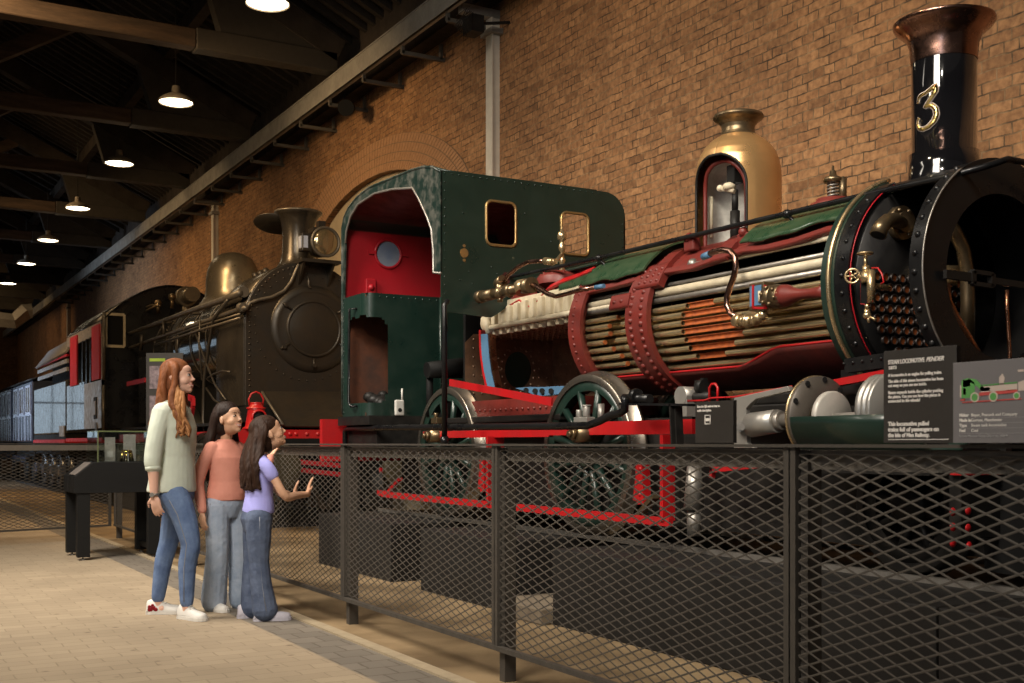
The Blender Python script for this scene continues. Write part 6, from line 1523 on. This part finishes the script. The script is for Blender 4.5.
# glass case
gz0, gz1 = topz+.001, topz+.30
def pane(a0, n0, a1, n1):
    b = MB(); b.bar(sq(a0, n0, (gz0+gz1)/2), sq(a1, n1, (gz0+gz1)/2), .006, gz1-gz0); return b
gl = thing('glass_case', 'clear glass case on top of the black display stand', 'display case', sq(.2, .05, gz0))
for args in ((.22,.04,Lw-.02,.04), (.22,Dp-.05,Lw-.02,Dp-.05), (.22,.05,.22,Dp-.06), (Lw-.02,.05,Lw-.02,Dp-.06)): pane(*args).build('glass_pane', K['glass'], gl)
b = MB()
q_ = [sq(.22,.04,gz1), sq(Lw-.02,.04,gz1), sq(Lw-.02,Dp-.05,gz1), sq(.22,Dp-.05,gz1)]
for i in range(4): b.bar(q_[i], q_[(i+1) % 4], .008, .008)
b.bar(sq(.22,.04,gz0), sq(.22,.04,gz1), .010, .010, (1,0,0)); b.build('case_edge', M('glass_edge_green', (.16,.19,.09), .25, .2), gl)
gc = sq(.52, .20, gz0)
t = thing('gold_stand_model', 'small gold domed object with splayed feet inside the glass case', 'exhibit', gc)
b = MB(); b.lathe([(.0,.118),(.035,.117),(.052,.108),(.056,.098),(.054,.09),(.0,.088)], gc, n=28); b.build('domed_top', K['gold'], t)
for k in range(7):
    a = 2*PI*k/7; b = MB(); b.tube([gc+V((.046*math.cos(a), .046*math.sin(a), .09)), gc+V((.052*math.cos(a), .052*math.sin(a), .05)), gc+V((.062*math.cos(a), .062*math.sin(a), .004))], [.009,.008,.010], 8); b.build('leg', K['gold'], t)
for (s, nn, h, w_, lb) in ((.40,.42,.24,.10,'pale label card standing in the glass case, left one'), (.60,.48,.27,.12,'pale label card standing in the glass case, right one')):
    p = sq(s, nn, gz0+.0); t = thing('label_card', lb, 'card', p, group='label cards in the glass case')
    b = MB(); b.bar(sq(s-w_/2, nn, gz0+h/2+.001), sq(s+w_/2, nn, gz0+h/2+.001), .004, h); b.build('card', K['panel_silver'], t)
    b = MB(); b.bar(sq(s-w_*.3, nn-.004, gz0+h*.3), sq(s+w_*.3, nn-.004, gz0+h*.3), .002, h*.25); b.build('printed_block', K['print_grey'], t)
# tall information panel behind the woman
ip = at(157, 400, X=2.95); iy = ip.y
t = thing('information_sign', 'tall dark information panel with green heading and a picture, behind the woman', 'sign', (2.95, iy, 0))
pw = .42; dsn = V((SN, CS, 0)); dr_ = V((CS, -SN, 0))
def ipp(s, z, o=0): return V((2.95, iy, 0))+dr_*s+dsn*o+V((0,0,z))
zt_ = at(157, 353, X=2.95).z
b = MB(); b.bar(ipp(-.12, (zt_+.9)/2), ipp(pw-.12, (zt_+.9)/2), .03, zt_-.9); b.build('panel', K['board_dark'], t)
for s in (-.05, pw-.2):
    b = MB(); b.bar(ipp(s, 0, .03), ipp(s, 1.0, .03), .05, .05, dsn); b.build('post', K['stand'], t)
b = MB(); b.bar(ipp(-.08, zt_-.08, -.017), ipp(.10, zt_-.08, -.017), .002, .035); b.build('green_heading', K['print_lime'], t)
K['photo'] = M('printed_photograph', (.34,.26,.28), .5, 0, (.05,.04,.05), 16)
b = MB(); b.bar(ipp(-.08, zt_-.28, -.017), ipp(.30, zt_-.28, -.017), .002, .26); b.build('printed_picture', K['photo'], t)
b = MB(); b.bar(ipp(-.08, zt_-.62, -.017), ipp(.30, zt_-.62, -.017), .002, .26); b.build('printed_picture', K['photo'], t)

# ================================================================ PEOPLE
def Rz(a): return Matrix.Rotation(a, 3, 'Z')
def Ry(a): return Matrix.Rotation(a, 3, 'Y')
def chain(b, pts, rs, n=14):
    """a limb: a smooth tapering tube with round ends"""
    pts = [V(p) for p in pts]; P2 = []; R2 = []
    for i in range(len(pts)-1):
        p0 = pts[max(0, i-1)]; p1 = pts[i]; p2 = pts[i+1]; p3 = pts[min(len(pts)-1, i+2)]
        for k in range(5):
            t = k/5
            P2.append(.5*((2*p1)+(p2-p0)*t+(2*p0-5*p1+4*p2-p3)*t*t+(3*p1-p0-3*p2+p3)*t**3)); R2.append(rs[i]*(1-t)+rs[i+1]*t)
    P2.append(pts[-1]); R2.append(rs[-1])
    b.tube(P2, R2, n); b.ball(pts[0], rs[0]*.99, n, 8); b.ball(pts[-1], rs[-1]*.99, n, 8)
def loft(b, secs, n=28, sq=2.0):
    """secs: (x, y, z, rx, ry)"""
    rows = []
    for x, y, z, rx, ry in secs:
        rows.append([V((x+rx*math.copysign(abs(math.cos(a))**(2/sq), math.cos(a)), y+ry*math.copysign(abs(math.sin(a))**(2/sq), math.sin(a)), z)) for a in [2*PI*k/n for k in range(n)]])
    m = len(rows); vs = [p for r in rows for p in r]
    fs = [(i*n+j, i*n+(j+1) % n, (i+1)*n+(j+1) % n, (i+1)*n+j) for i in range(m-1) for j in range(n)]+[tuple(range(n-1, -1, -1)), tuple(range((m-1)*n, m*n))]
    b.add(vs, fs)
def hand(b, wrist, d, palm, s=1.0, curl=.5, thumb=1, spread=.12):
    """d: direction of the fingers, palm: direction the palm faces, thumb: +1/-1 which side"""
    d = V(d).normalized(); palm = V(palm); palm = (palm-d*palm.dot(d)).normalized(); side = d.cross(palm)*thumb
    w_ = V(wrist); rot = Matrix((d, side, palm)).transposed()
    b.ball(w_+d*.045*s, 1, 14, 10, (.046*s, .038*s, .017*s), rot); b.ball(w_+d*.012*s, .024*s, 12, 8)
    for i, (o, L) in enumerate(((.028, .068), (.010, .078), (-.009, .072), (-.027, .056))):
        p0 = w_+d*.068*s+side*o*s; dd = (d+side*spread*(1.2-i*.8)*.5).normalized(); L *= s
        p1 = p0+(dd*math.cos(curl*.35)+palm*math.sin(curl*.35))*L*.45; p2 = p1+(dd*math.cos(curl)+palm*math.sin(curl))*L*.32; p3 = p2+(dd*math.cos(curl*1.6)+palm*math.sin(curl*1.6))*L*.25
        chain(b, (p0-dd*.02*s, p0, p1, p2, p3), [.0095*s, .0095*s, .0088*s, .008*s, .007*s], 8)
    t0 = w_+d*.022*s+side*.026*s; t1 = t0+(d*.5+side*.75+palm*.2).normalized()*.034*s; t2 = t1+(d*.85+side*.35+palm*.3).normalized()*.030*s
    chain(b, (t0, t1, t2), [.013*s, .0105*s, .008*s], 8)
def head_parts(b, c, R, s):
    def q(x, y, z): return V(c)+R @ V((x*s, y*s, z*s))
    def e(p, r): b.ball(q(*p), 1, 18, 12, tuple(k*s for k in r), R)
    e((-.012,0,.022), (.096,.077,.092)); e((.030,0,-.012), (.060,.060,.072)); e((.022,0,-.050), (.062,.054,.058)); e((.058,0,-.088), (.024,.026,.022)); e((.005,0,-.055), (.062,.056,.060)); e((.035,0,-.072), (.045,.044,.032))
    e((.040,.030,-.030), (.038,.032,.034)); e((.040,-.030,-.030), (.038,.032,.034)); e((.034,0,.040), (.052,.060,.044))
    chain(b, (q(.080,0,.014), q(.090,0,-.008), q(.099,0,-.026)), [.007*s,.008*s,.010*s], 8); e((.090,.008,-.030), (.010,.007,.007)); e((.090,-.008,-.030), (.010,.007,.007))
    e((.070,0,-.062), (.018,.030,.022))
    for sd_ in (-1, 1): e((-.004, sd_*.079, -.012), (.017,.008,.028))
    return q
def face(par, q, R, s, skin):
    for sd_ in (-1, 1):
        b = MB(); b.ball(q(.0775, sd_*.030, .002), 1, 12, 8, (.009*s,.012*s,.0055*s), R); o = b.build('eye', K['eyew'], par)
        b = MB(); b.ball(q(.0845, sd_*.029, .003), 1, 10, 8, (.0045*s,.0065*s,.0065*s), R); b.tube([q(.082, sd_*.016, .008), q(.086, sd_*.030, .0115), q(.078, sd_*.044, .008)], .0022*s, 6); b.build('iris', K['eyed'], o)
        b = MB(); b.tube([q(.088, sd_*.014, .024), q(.087, sd_*.030, .029), q(.076, sd_*.047, .024)], [.002*s,.0025*s,.0015*s], 6); b.build('eyebrow', K['brow'], par)
    b = MB(); b.tube([q(.074, .030, -.050), q(.085, .015, -.058), q(.089, 0, -.060), q(.085, -.015, -.058), q(.074, -.030, -.050)], [.002*s,.0042*s,.0048*s,.0042*s,.002*s], 8)
    b.tube([q(.074, .027, -.054), q(.083, .013, -.070), q(.086, 0, -.073), q(.083, -.013, -.070), q(.074, -.027, -.054)], [.002*s,.0045*s,.0055*s,.0045*s,.002*s], 8); l_ = b.build('lips', K['lips'], par)
    b = MB(); b.tube([q(.076, .025, -.053), q(.085, .013, -.064), q(.0885, 0, -.066), q(.085, -.013, -.064), q(.076, -.025, -.053)], [.002*s,.0038*s,.0042*s,.0038*s,.002*s], 8); b.build('teeth', K['teeth'], l_)
def shoe(par, p, yaw, s, mat, red=False):
    R = Rz(yaw); p = V(p)
    def q(x, y, z): return p+R @ V((x*s, y*s, z*s))
    b = MB()
    rows = []
    for x, w_, h in ((-.075,.020,.060),(-.068,.034,.075),(-.04,.038,.085),(0,.036,.078),(.04,.038,.062),(.08,.045,.048),(.12,.046,.042),(.155,.036,.036),(.172,.016,.028)):
        rows.append([q(x, w_*math.cos(a), .016+h*max(0, math.sin(a))) for a in [PI*k/14 for k in range(15)]]+[q(x, -w_*.9, .016), q(x, w_*.9, .016)])
    n = len(rows[0]); m = len(rows); b.add([v for r in rows for v in r], [(i*n+j, i*n+(j+1) % n, (i+1)*n+(j+1) % n, (i+1)*n+j) for i in range(m-1) for j in range(n)]+[tuple(range(n)), tuple(range(m*n-1, (m-1)*n-1, -1))])
    o = b.build('shoe', mat, par)
    b = MB(); out = []
    for x, w_ in ((-.082,.0),(-.074,.030),(-.04,.042),(0,.041),(.04,.042),(.08,.049),(.12,.050),(.155,.042),(.175,.024),(.182,0)): out.append((x, w_))
    pl = [(x, w_) for x, w_ in out]+[(x, -w_) for x, w_ in out[-2:0:-1]]
    b.add([q(x, y, z) for z in (.001, .022) for x, y in pl], [tuple(range(len(pl)-1, -1, -1)), tuple(range(len(pl), 2*len(pl)))]+[(i, (i+1) % len(pl), len(pl)+(i+1) % len(pl), len(pl)+i) for i in range(len(pl))], False)
    b.build('sole', mat, o)
    b = MB()
    for k in range(4): b.tube([q(.03+.018*k, -.020, .080-.009*k), q(.034+.018*k, 0, .088-.010*k), q(.03+.018*k, .020, .080-.009*k)], .0035*s, 6)
    b.build('laces', mat, o)
    if red:
        b = MB()
        for (x, z, r) in ((-.045,.035,.018),(-.025,.045,.016),(-.01,.034,.014),(-.05,.052,.012),(-.03,.062,.010)): b.ball(q(x, -.036, z), 1, 10, 8, (r*s, .006*s, r*s), R)
        b.build('red_glitter_patch', K['shoe_red'], o)
    return o
def strand(b, pts, r, wav=.0, f=9, ph=0):
    out = []; n = 22; pts = [V(p) for p in pts]
    for i in range(n+1):
        t = i/n*(len(pts)-1); k = min(int(t), len(pts)-2); u = t-k
        p0, p1, p2, p3 = pts[max(0,k-1)], pts[k], pts[k+1], pts[min(len(pts)-1,k+2)]
        p = .5*((2*p1)+(p2-p0)*u+(2*p0-5*p1+4*p2-p3)*u*u+(3*p1-p0-3*p2+p3)*u**3)
        a = wav*(i/n); out.append(p+V((math.sin(f*i/n+ph)*a, math.cos(f*i/n+ph*1.7)*a, 0)))
    rr = [r*(1-.55*max(0, (i/n-.5)*2)**1.5) for i in range(n+1)]
    b.tube(out, rr, 8)
def person(label, root, rz):
    return thing('person', label, 'person', root, rz, local=True)
VOX = .0055

# ---- woman in the pale blouse
r0 = at(176, 616, Z=0); rzW = math.radians(-37)
W = person('woman with long auburn hair in a pale sage blouse and blue skinny jeans', r0, rzW)
hc = V((.022, -.01, 1.545)); HR = Rz(math.radians(2)) @ Ry(math.radians(-6))
rs, re, rw = V((-.035,-.160,1.325)), V((-.060,-.212,1.02)), V((-.045,-.225,.79))
ls, le, lw = V((-.035,.160,1.325)), V((-.11,.225,1.07)), V((-.12,.09,.93))
hipR, kneeR, ankR = V((.025,-.080,.86)), V((.140,-.100,.48)), V((.120,-.11,.085))
hipL, kneeL, ankL = V((.0,.080,.86)), V((-.085,.080,.47)), V((-.155,.075,.085))
b = MB(); q = head_parts(b, hc, HR, 1.0)
chain(b, ((-.012,0,1.32), (-.005,0,1.40), (.005,-.003,1.48)), [.060,.047,.048])
loft(b, [(-.01,0,.84,.09,.14),(-.01,0,1.0,.085,.12),(-.01,0,1.15,.09,.13),(-.02,0,1.28,.085,.15),(-.02,0,1.36,.05,.09)])
for s_, e_, w_ in ((rs, re, rw), (ls, le, lw)):
    chain(b, (V((s_.x, s_.y*.72, s_.z-.035)), s_.lerp(e_, .5), e_, e_.lerp(w_, .4), w_), [.036,.038,.034,.034,.024])
hand(b, rw, (.20,.02,-1), (.15,1,0), .98, .55, -1)
hand(b, lw, (.0,-1,-.02), (.9,.1,.2), .95, .5, 1)
for h_, k_, a_ in ((hipR, kneeR, ankR), (hipL, kneeL, ankL)): chain(b, (h_, k_, a_, a_+V((.03,0,-.05))), [.06,.036,.030,.032])
o = b.build('body', K['skin_a'], W); remesh(o, .0045, 7); face(W, q, HR, 1.0, K['skin_a'])
# blouse
b = MB()
loft(b, [(-.03,0,.805,.150,.185),(-.028,0,.83,.148,.185),(-.022,0,.92,.138,.172),(-.012,0,1.03,.124,.158),(-.002,0,1.14,.124,.165),(.0,0,1.22,.122,.178),(-.012,0,1.30,.103,.188),(-.02,0,1.36,.078,.150),(-.018,0,1.395,.058,.085),(-.012,0,1.415,.052,.062)])
chain(b, (rs+V((.005,.025,-.015)), rs.lerp(re, .5), re, re.lerp(rw, .22)), [.070,.058,.055,.048]); chain(b, (ls+V((.01,-.02,-.01)), ls.lerp(le, .5), le, le.lerp(lw, .25)), [.070,.062,.058,.050])
b.tube([V((.03,-.05,1.42)), V((.06,-.03,1.39)), V((.075,0,1.33)), V((.090,.0,1.24)), V((.10,0,1.1))], .010, 8)
o = b.build('blouse', K['shirt_mint'], W); remesh(o, .0055, 8)
b = MB(); b.cyl(re.lerp(rw,.20), re.lerp(rw,.32), .050, .048, 20); q_ = b.build('rolled_cuff', K['shirt_mint'], o); q_.modifiers.new('b','BEVEL').width = .006
# back tail of the blouse
b = MB(); b.cyl(rw+V((.002,0,.012)), rw+V((.004,0,-.002)), .029, n=20); b.build('watch_strap', K['worn_steel'], W)
b = MB(); b.cyl(rw+V((.0,-.026,.006)), rw+V((.0,-.036,.006)), .015, n=16); b.build('watch', K['steel'], W)
# jeans
b = MB(); loft(b, [(-.01,0,.76,.09,.15),(-.015,0,.84,.118,.165),(-.012,0,.92,.105,.150),(-.01,0,.98,.095,.135)])
for h_, k_, a_ in ((hipR, kneeR, ankR), (hipL, kneeL, ankL)):
    chain(b, (h_+V((-.01,0,-.07)), h_.lerp(k_, .45), k_, k_.lerp(a_, .35)+V((-.012,0,0)), a_+V((0,0,.025))), [.098,.084,.062,.058,.043])
o = b.build('jeans', K['denim_a'], W); remesh(o, .0055, 4)
b = MB(); b.tube([hipR+V((.005,-.094,-.10)), hipR.lerp(kneeR,.5)+V((.0,-.080,0)), kneeR+V((0,-.0595,0)), kneeR.lerp(ankR,.4)+V((-.01,-.0555,0)), ankR+V((0,-.043,.03))], .0035, 6); b.build('side_seam', K['stitch'], o)
shoe(W, ankR+V((.005,0,-.085)), math.radians(-28), .98, K['shoe']); shoe(W, ankL+V((.0,0,-.085)), math.radians(14), .98, K['shoe'], True)
# auburn hair
b = MB(); c = hc
b.ball(c+HR @ V((-.022,0,.046)), 1, 20, 14, (.098,.085,.082), HR); b.ball(c+V((-.050,0,-.04)), 1, 16, 10, (.062,.080,.10)); b.ball(c+V((-.065,0,-.13)), 1, 16, 10, (.045,.085,.12))
random.seed(3)
for k in range(30):
    a = -1.9+3.8*k/29; a0_ = c+HR @ V((-.03-.02*math.cos(a), math.sin(a)*.045, .098)); sx, sy = -math.cos(a)*.06-.035, math.sin(a)*.080
    L_ = .30+.06*random.random(); front = abs(a) > 1.35
    if front and a < 0: pts = (a0_, c+V((.0+.03*(-a-1.35), sy, .05)), c+V((.012, -.095, -.06)), c+V((.005,-.115,-.15)), c+V((.035,-.125,-.24)), c+V((.055+.03*random.random(),-.125,-.32-.07*random.random())))
    elif front: pts = (a0_, c+V((.0, sy, .05)), c+V((.0,.092,-.06)), c+V((-.01,.11,-.16)), c+V((.01,.12,-.28)))
    else: pts = (a0_, c+V((sx, sy, .03)), c+V((sx-.01, sy*1.1, -.08)), c+V((sx-.025, sy*1.2, -.18)), c+V((sx-.075, sy*1.25, -.18-L_*.40)))
    strand(b, pts, .022, .016, 15, k)
o = b.build('hair', K['hair_red'], W); remesh(o, .005, 3)
b = MB()
for k in range(11):
    r = random.random
    strand(b, (c+V((.02+.008*k*.3,-.094,-.02-.01*k)), c+V((.022+.006*k,-.112,-.11)), c+V((.03+.006*k,-.130,-.20)), c+V((.045+.007*k,-.132,-.30)), c+V((.055+.008*k,-.130,-.37-.02*r()))), .012, .014, 17, k*1.3)
b.build('hair_lock', K['hair_tip'], W)

# ---- girl in coral
r1 = at(226, 609, Z=0); rz1 = math.radians(-68)
G = person('girl with long dark straight hair in a coral top and pale wide jeans', r1, rz1)
fwd = 0; s1 = .86
hc = V((.035, 0, 1.282)); HR = Rz(math.radians(10)) @ Ry(math.radians(-12))
rs, re, rw = V((-.015,-.135,1.105)), V((-.03,-.205,.86)), V((.03,-.215,.66))
def tolocal(p, root, rz): return Rz(-rz) @ (V(p)-V(root))
lh = tolocal(at(277, 450, X=2.60), r1, rz1)
ls = V((-.01,.135,1.105)); lwr = lh+(ls-lh).normalized()*.07+V((0,0,-.05)); le = (ls+lwr)/2+V((.02,.05,-.12))
hipR, kneeR, ankR = V((0,-.075,.72)), V((.02,-.085,.40)), V((-.01,-.090,.07))
hipL, kneeL, ankL = V((0,.075,.72)), V((.03,.085,.40)), V((.03,.105,.07))
b = MB(); q = head_parts(b, hc, HR, .96)
chain(b, ((-.012,0,1.09), (-.004,0,1.15), (.018,0,1.23)), [.050,.042,.043])
loft(b, [(0,0,.72,.08,.12),(0,0,.85,.07,.10),(0,0,.98,.075,.105),(-.01,0,1.07,.065,.12),(-.01,0,1.12,.04,.07)])
for s_, e_, w_ in ((rs, re, rw), (ls, le, lwr)): chain(b, (V((s_.x, s_.y*.72, s_.z-.035)), s_.lerp(e_, .5), e_, e_.lerp(w_, .4), w_), [.028,.030,.028,.027,.020])
hand(b, rw, (.10,.03,-1), (.0,1,0), .84, .45, -1)
hand(b, lwr, (lh-lwr)+V((0,0,.02)), Rz(-rz1) @ V((1,0,-.8)), .82, .7, 1)
for h_, k_, a_ in ((hipR, kneeR, ankR), (hipL, kneeL, ankL)): chain(b, (h_, k_, a_), [.055,.04,.03])
o = b.build('body', K['skin_b'], G); remesh(o, .0045, 7); face(G, q, HR, .96, K['skin_b'])
b = MB(); loft(b, [(0,0,.735,.104,.140),(0,0,.78,.104,.138),(0,0,.86,.094,.122),(.002,0,.94,.094,.124),(.002,0,1.02,.092,.132),(-.006,0,1.078,.074,.128),(-.01,0,1.125,.054,.085),(-.008,0,1.145,.047,.055)])
chain(b, (rs+V((0,.030,-.022)), rs.lerp(re,.5)+V((0,.004,0)), re, re.lerp(rw,.5), rw+V((0,0,.02))), [.050,.045,.042,.037,.030]); chain(b, (ls+V((0,-.030,-.022)), ls.lerp(le,.5), le, le.lerp(lwr,.85)), [.050,.045,.041,.030])
o = b.build('coral_top', K['shirt_coral'], G); remesh(o, .005, 8)
b = MB(); loft(b, [(0,0,.62,.085,.135),(0,0,.70,.10,.138),(0,0,.77,.094,.128),(0,0,.80,.088,.120)])
for h_, k_, a_ in ((hipR, kneeR, ankR), (hipL, kneeL, ankL)): chain(b, (h_+V((0,0,-.02)), h_.lerp(k_,.5), k_, k_.lerp(a_,.5), a_+V((0,0,.03)), a_+V((0,0,-.01))), [.086,.082,.076,.080,.086,.084])
o = b.build('jeans', K['denim_b'], G); remesh(o, .0055, 3)
b = MB(); b.tube([hipR+V((.03,-.076,0)), hipR.lerp(kneeR,.5)+V((.02,-.074,0)), kneeR+V((.0,-.068,0)), kneeR.lerp(ankR,.5)+V((0,-.073,0)), ankR+V((0,-.082,.02))], .003, 6); b.build('side_seam', K['stitch'], o)
shoe(G, V((ankR.x,ankR.y,0)), math.radians(-6), .88, K['shoe']); shoe(G, V((ankL.x,ankL.y,0)), math.radians(12), .88, K['shoe'])
def long_hair(par, hc, HR, s, mat, L, wav, seed, name='hair', drop=0.0, vox=.005, back=.05):
    random.seed(seed); b = MB(); c = hc
    b.ball(c+HR @ V((-.024*s,0,.048*s)), 1, 20, 14, (.102*s,.086*s,.083*s), HR); b.ball(c+HR @ V((-.06*s,0,-.03*s)), 1, 16, 10, (.068*s,.082*s,.09*s), HR)
    b.ball(c+V((-.085*s,0,-.13*s)), 1, 16, 10, (.05*s,.10*s,.11*s))
    for k in range(32):
        a = -1.75+3.5*k/31; sx, sy = (-math.cos(a)*.075-.035)*s, math.sin(a)*.082*s
        l_ = L*(.88+.14*random.random()); out = 1.0+.55*abs(math.sin(a))
        strand(b, (c+HR @ V((-.02*s-.04*s*math.cos(a), sy*.5, .108*s)), c+HR @ V((sx, sy, .035*s)), c+V((sx-.03*s, sy*1.15, -.08*s)), c+V((sx-back*s, sy*out, -.19*s)), c+V((sx-back*s*1.05, sy*out*1.05, -.19*s-l_*.5)), c+V((sx-back*s+drop, sy*out*.95, -.19*s-l_))), .020*s, wav, 14, k)
    o = b.build(name, mat, par); remesh(o, vox, 2); return o
long_hair(G, hc, HR, .96, K['hair_dark'], .24, .004, 5)

# ---- girl in lilac, hands on the mesh
r2 = at(259, 619, Z=0); rz2 = math.radians(-12)
Lg = person('girl with long wavy brown hair in a lilac tee, her hands on the fence', r2, rz2)
hc = V((.065, 0, 1.185)); HR = Rz(math.radians(0)) @ Ry(math.radians(-22))
h1 = tolocal(at(313, 491, X=2.575), r2, rz2); h2 = tolocal(at(300, 494, X=2.575), r2, rz2)
rs, ls = V((.005,-.125,1.02)), V((.015,.125,1.02))
re = tolocal(at(283, 497, Y=7.03), r2, rz2); re = V((re.x, -.155, .785)); le = V((.15,.175,.80))
rw = h1+V((-.035,-.01,-.02)); lw = h2+V((-.04,.0,-.02))
hipR, kneeR, ankR = V((-.01,-.07,.66)), V((-.005,-.075,.37)), V((.0,-.080,.07))
hipL, kneeL, ankL = V((-.01,.07,.66)), V((-.03,.075,.37)), V((-.06,.075,.07))
b = MB(); q = head_parts(b, hc, HR, .95)
chain(b, ((.0,0,1.0), (.012,0,1.06), (.05,0,1.13)), [.048,.040,.042])
loft(b, [(-.005,0,.66,.08,.11),(0,0,.80,.065,.092),(0,0,.90,.072,.098),(0,0,.98,.06,.11),(0,0,1.03,.04,.06)])
for s_, e_, w_ in ((rs, re, rw), (ls, le, lw)): chain(b, (V((s_.x, s_.y*.72, s_.z-.035)), s_.lerp(e_, .5), e_, e_.lerp(w_, .45), w_), [.028,.029,.027,.026,.019])
hand(b, rw, (.18,.05,1), (1,0,-.1), .80, .25, -1, .25); hand(b, lw, (.18,.05,1), (1,0,-.1), .80, .25, 1, .25)
for h_, k_, a_ in ((hipR, kneeR, ankR), (hipL, kneeL, ankL)): chain(b, (h_, k_, a_), [.052,.038,.03])
o = b.build('body', K['skin_b'], Lg); remesh(o, .0045, 7); face(Lg, q, HR, .95, K['skin_b'])
b = MB(); loft(b, [(-.005,0,.675,.100,.128),(-.004,0,.70,.100,.128),(0,0,.78,.088,.110),(.002,0,.86,.088,.112),(.006,0,.94,.088,.122),(.004,0,.995,.072,.124),(.0,0,1.03,.052,.080),(.004,0,1.05,.045,.052)])
chain(b, (rs+V((0,.026,-.020)), rs.lerp(re,.24), rs.lerp(re,.42)), [.048,.044,.044]); chain(b, (ls+V((0,-.026,-.020)), ls.lerp(le,.24), ls.lerp(le,.42)), [.048,.044,.044])

o = b.build('lilac_tee', K['shirt_lilac'], Lg); remesh(o, .005, 8)
b = MB(); loft(b, [(-.01,0,.56,.085,.125),(-.015,0,.64,.102,.128),(-.01,0,.70,.092,.118),(-.005,0,.73,.084,.108)])
for h_, k_, a_ in ((hipR, kneeR, ankR), (hipL, kneeL, ankL)): chain(b, (h_+V((0,0,-.02)), h_.lerp(k_,.5), k_, k_.lerp(a_,.5)+V((.01,0,0)), a_+V((.03,0,.0))), [.086,.078,.062,.068,.082])
o = b.build('jeans', K['denim_c'], Lg); remesh(o, .0055, 3)
b = MB(); b.tube([hipR+V((.0,-.084,0)), hipR.lerp(kneeR,.5)+V((.0,-.073,0)), kneeR+V((.0,-.058,0)), kneeR.lerp(ankR,.5)+V((.01,-.065,0)), ankR+V((.03,-.080,.0))], .003, 6); b.build('side_seam', K['stitch'], o)
b = MB(); b.bar((-.075,-.098,.635), (-.02,-.124,.635), .003, .004); b.bar((-.072,-.100,.63), (-.062,-.10,.56), .003, .003); b.build('back_pocket_stitch', K['stitch'], o)
shoe(Lg, V((ankR.x+.03,ankR.y,0)), math.radians(-4), .92, K['shoe_b']); shoe(Lg, V((ankL.x+.0,ankL.y,0)), math.radians(6), .92, K['shoe_b'])
long_hair(Lg, hc, HR, .95, K['hair_brown'], .19, .014, 9, back=.06)
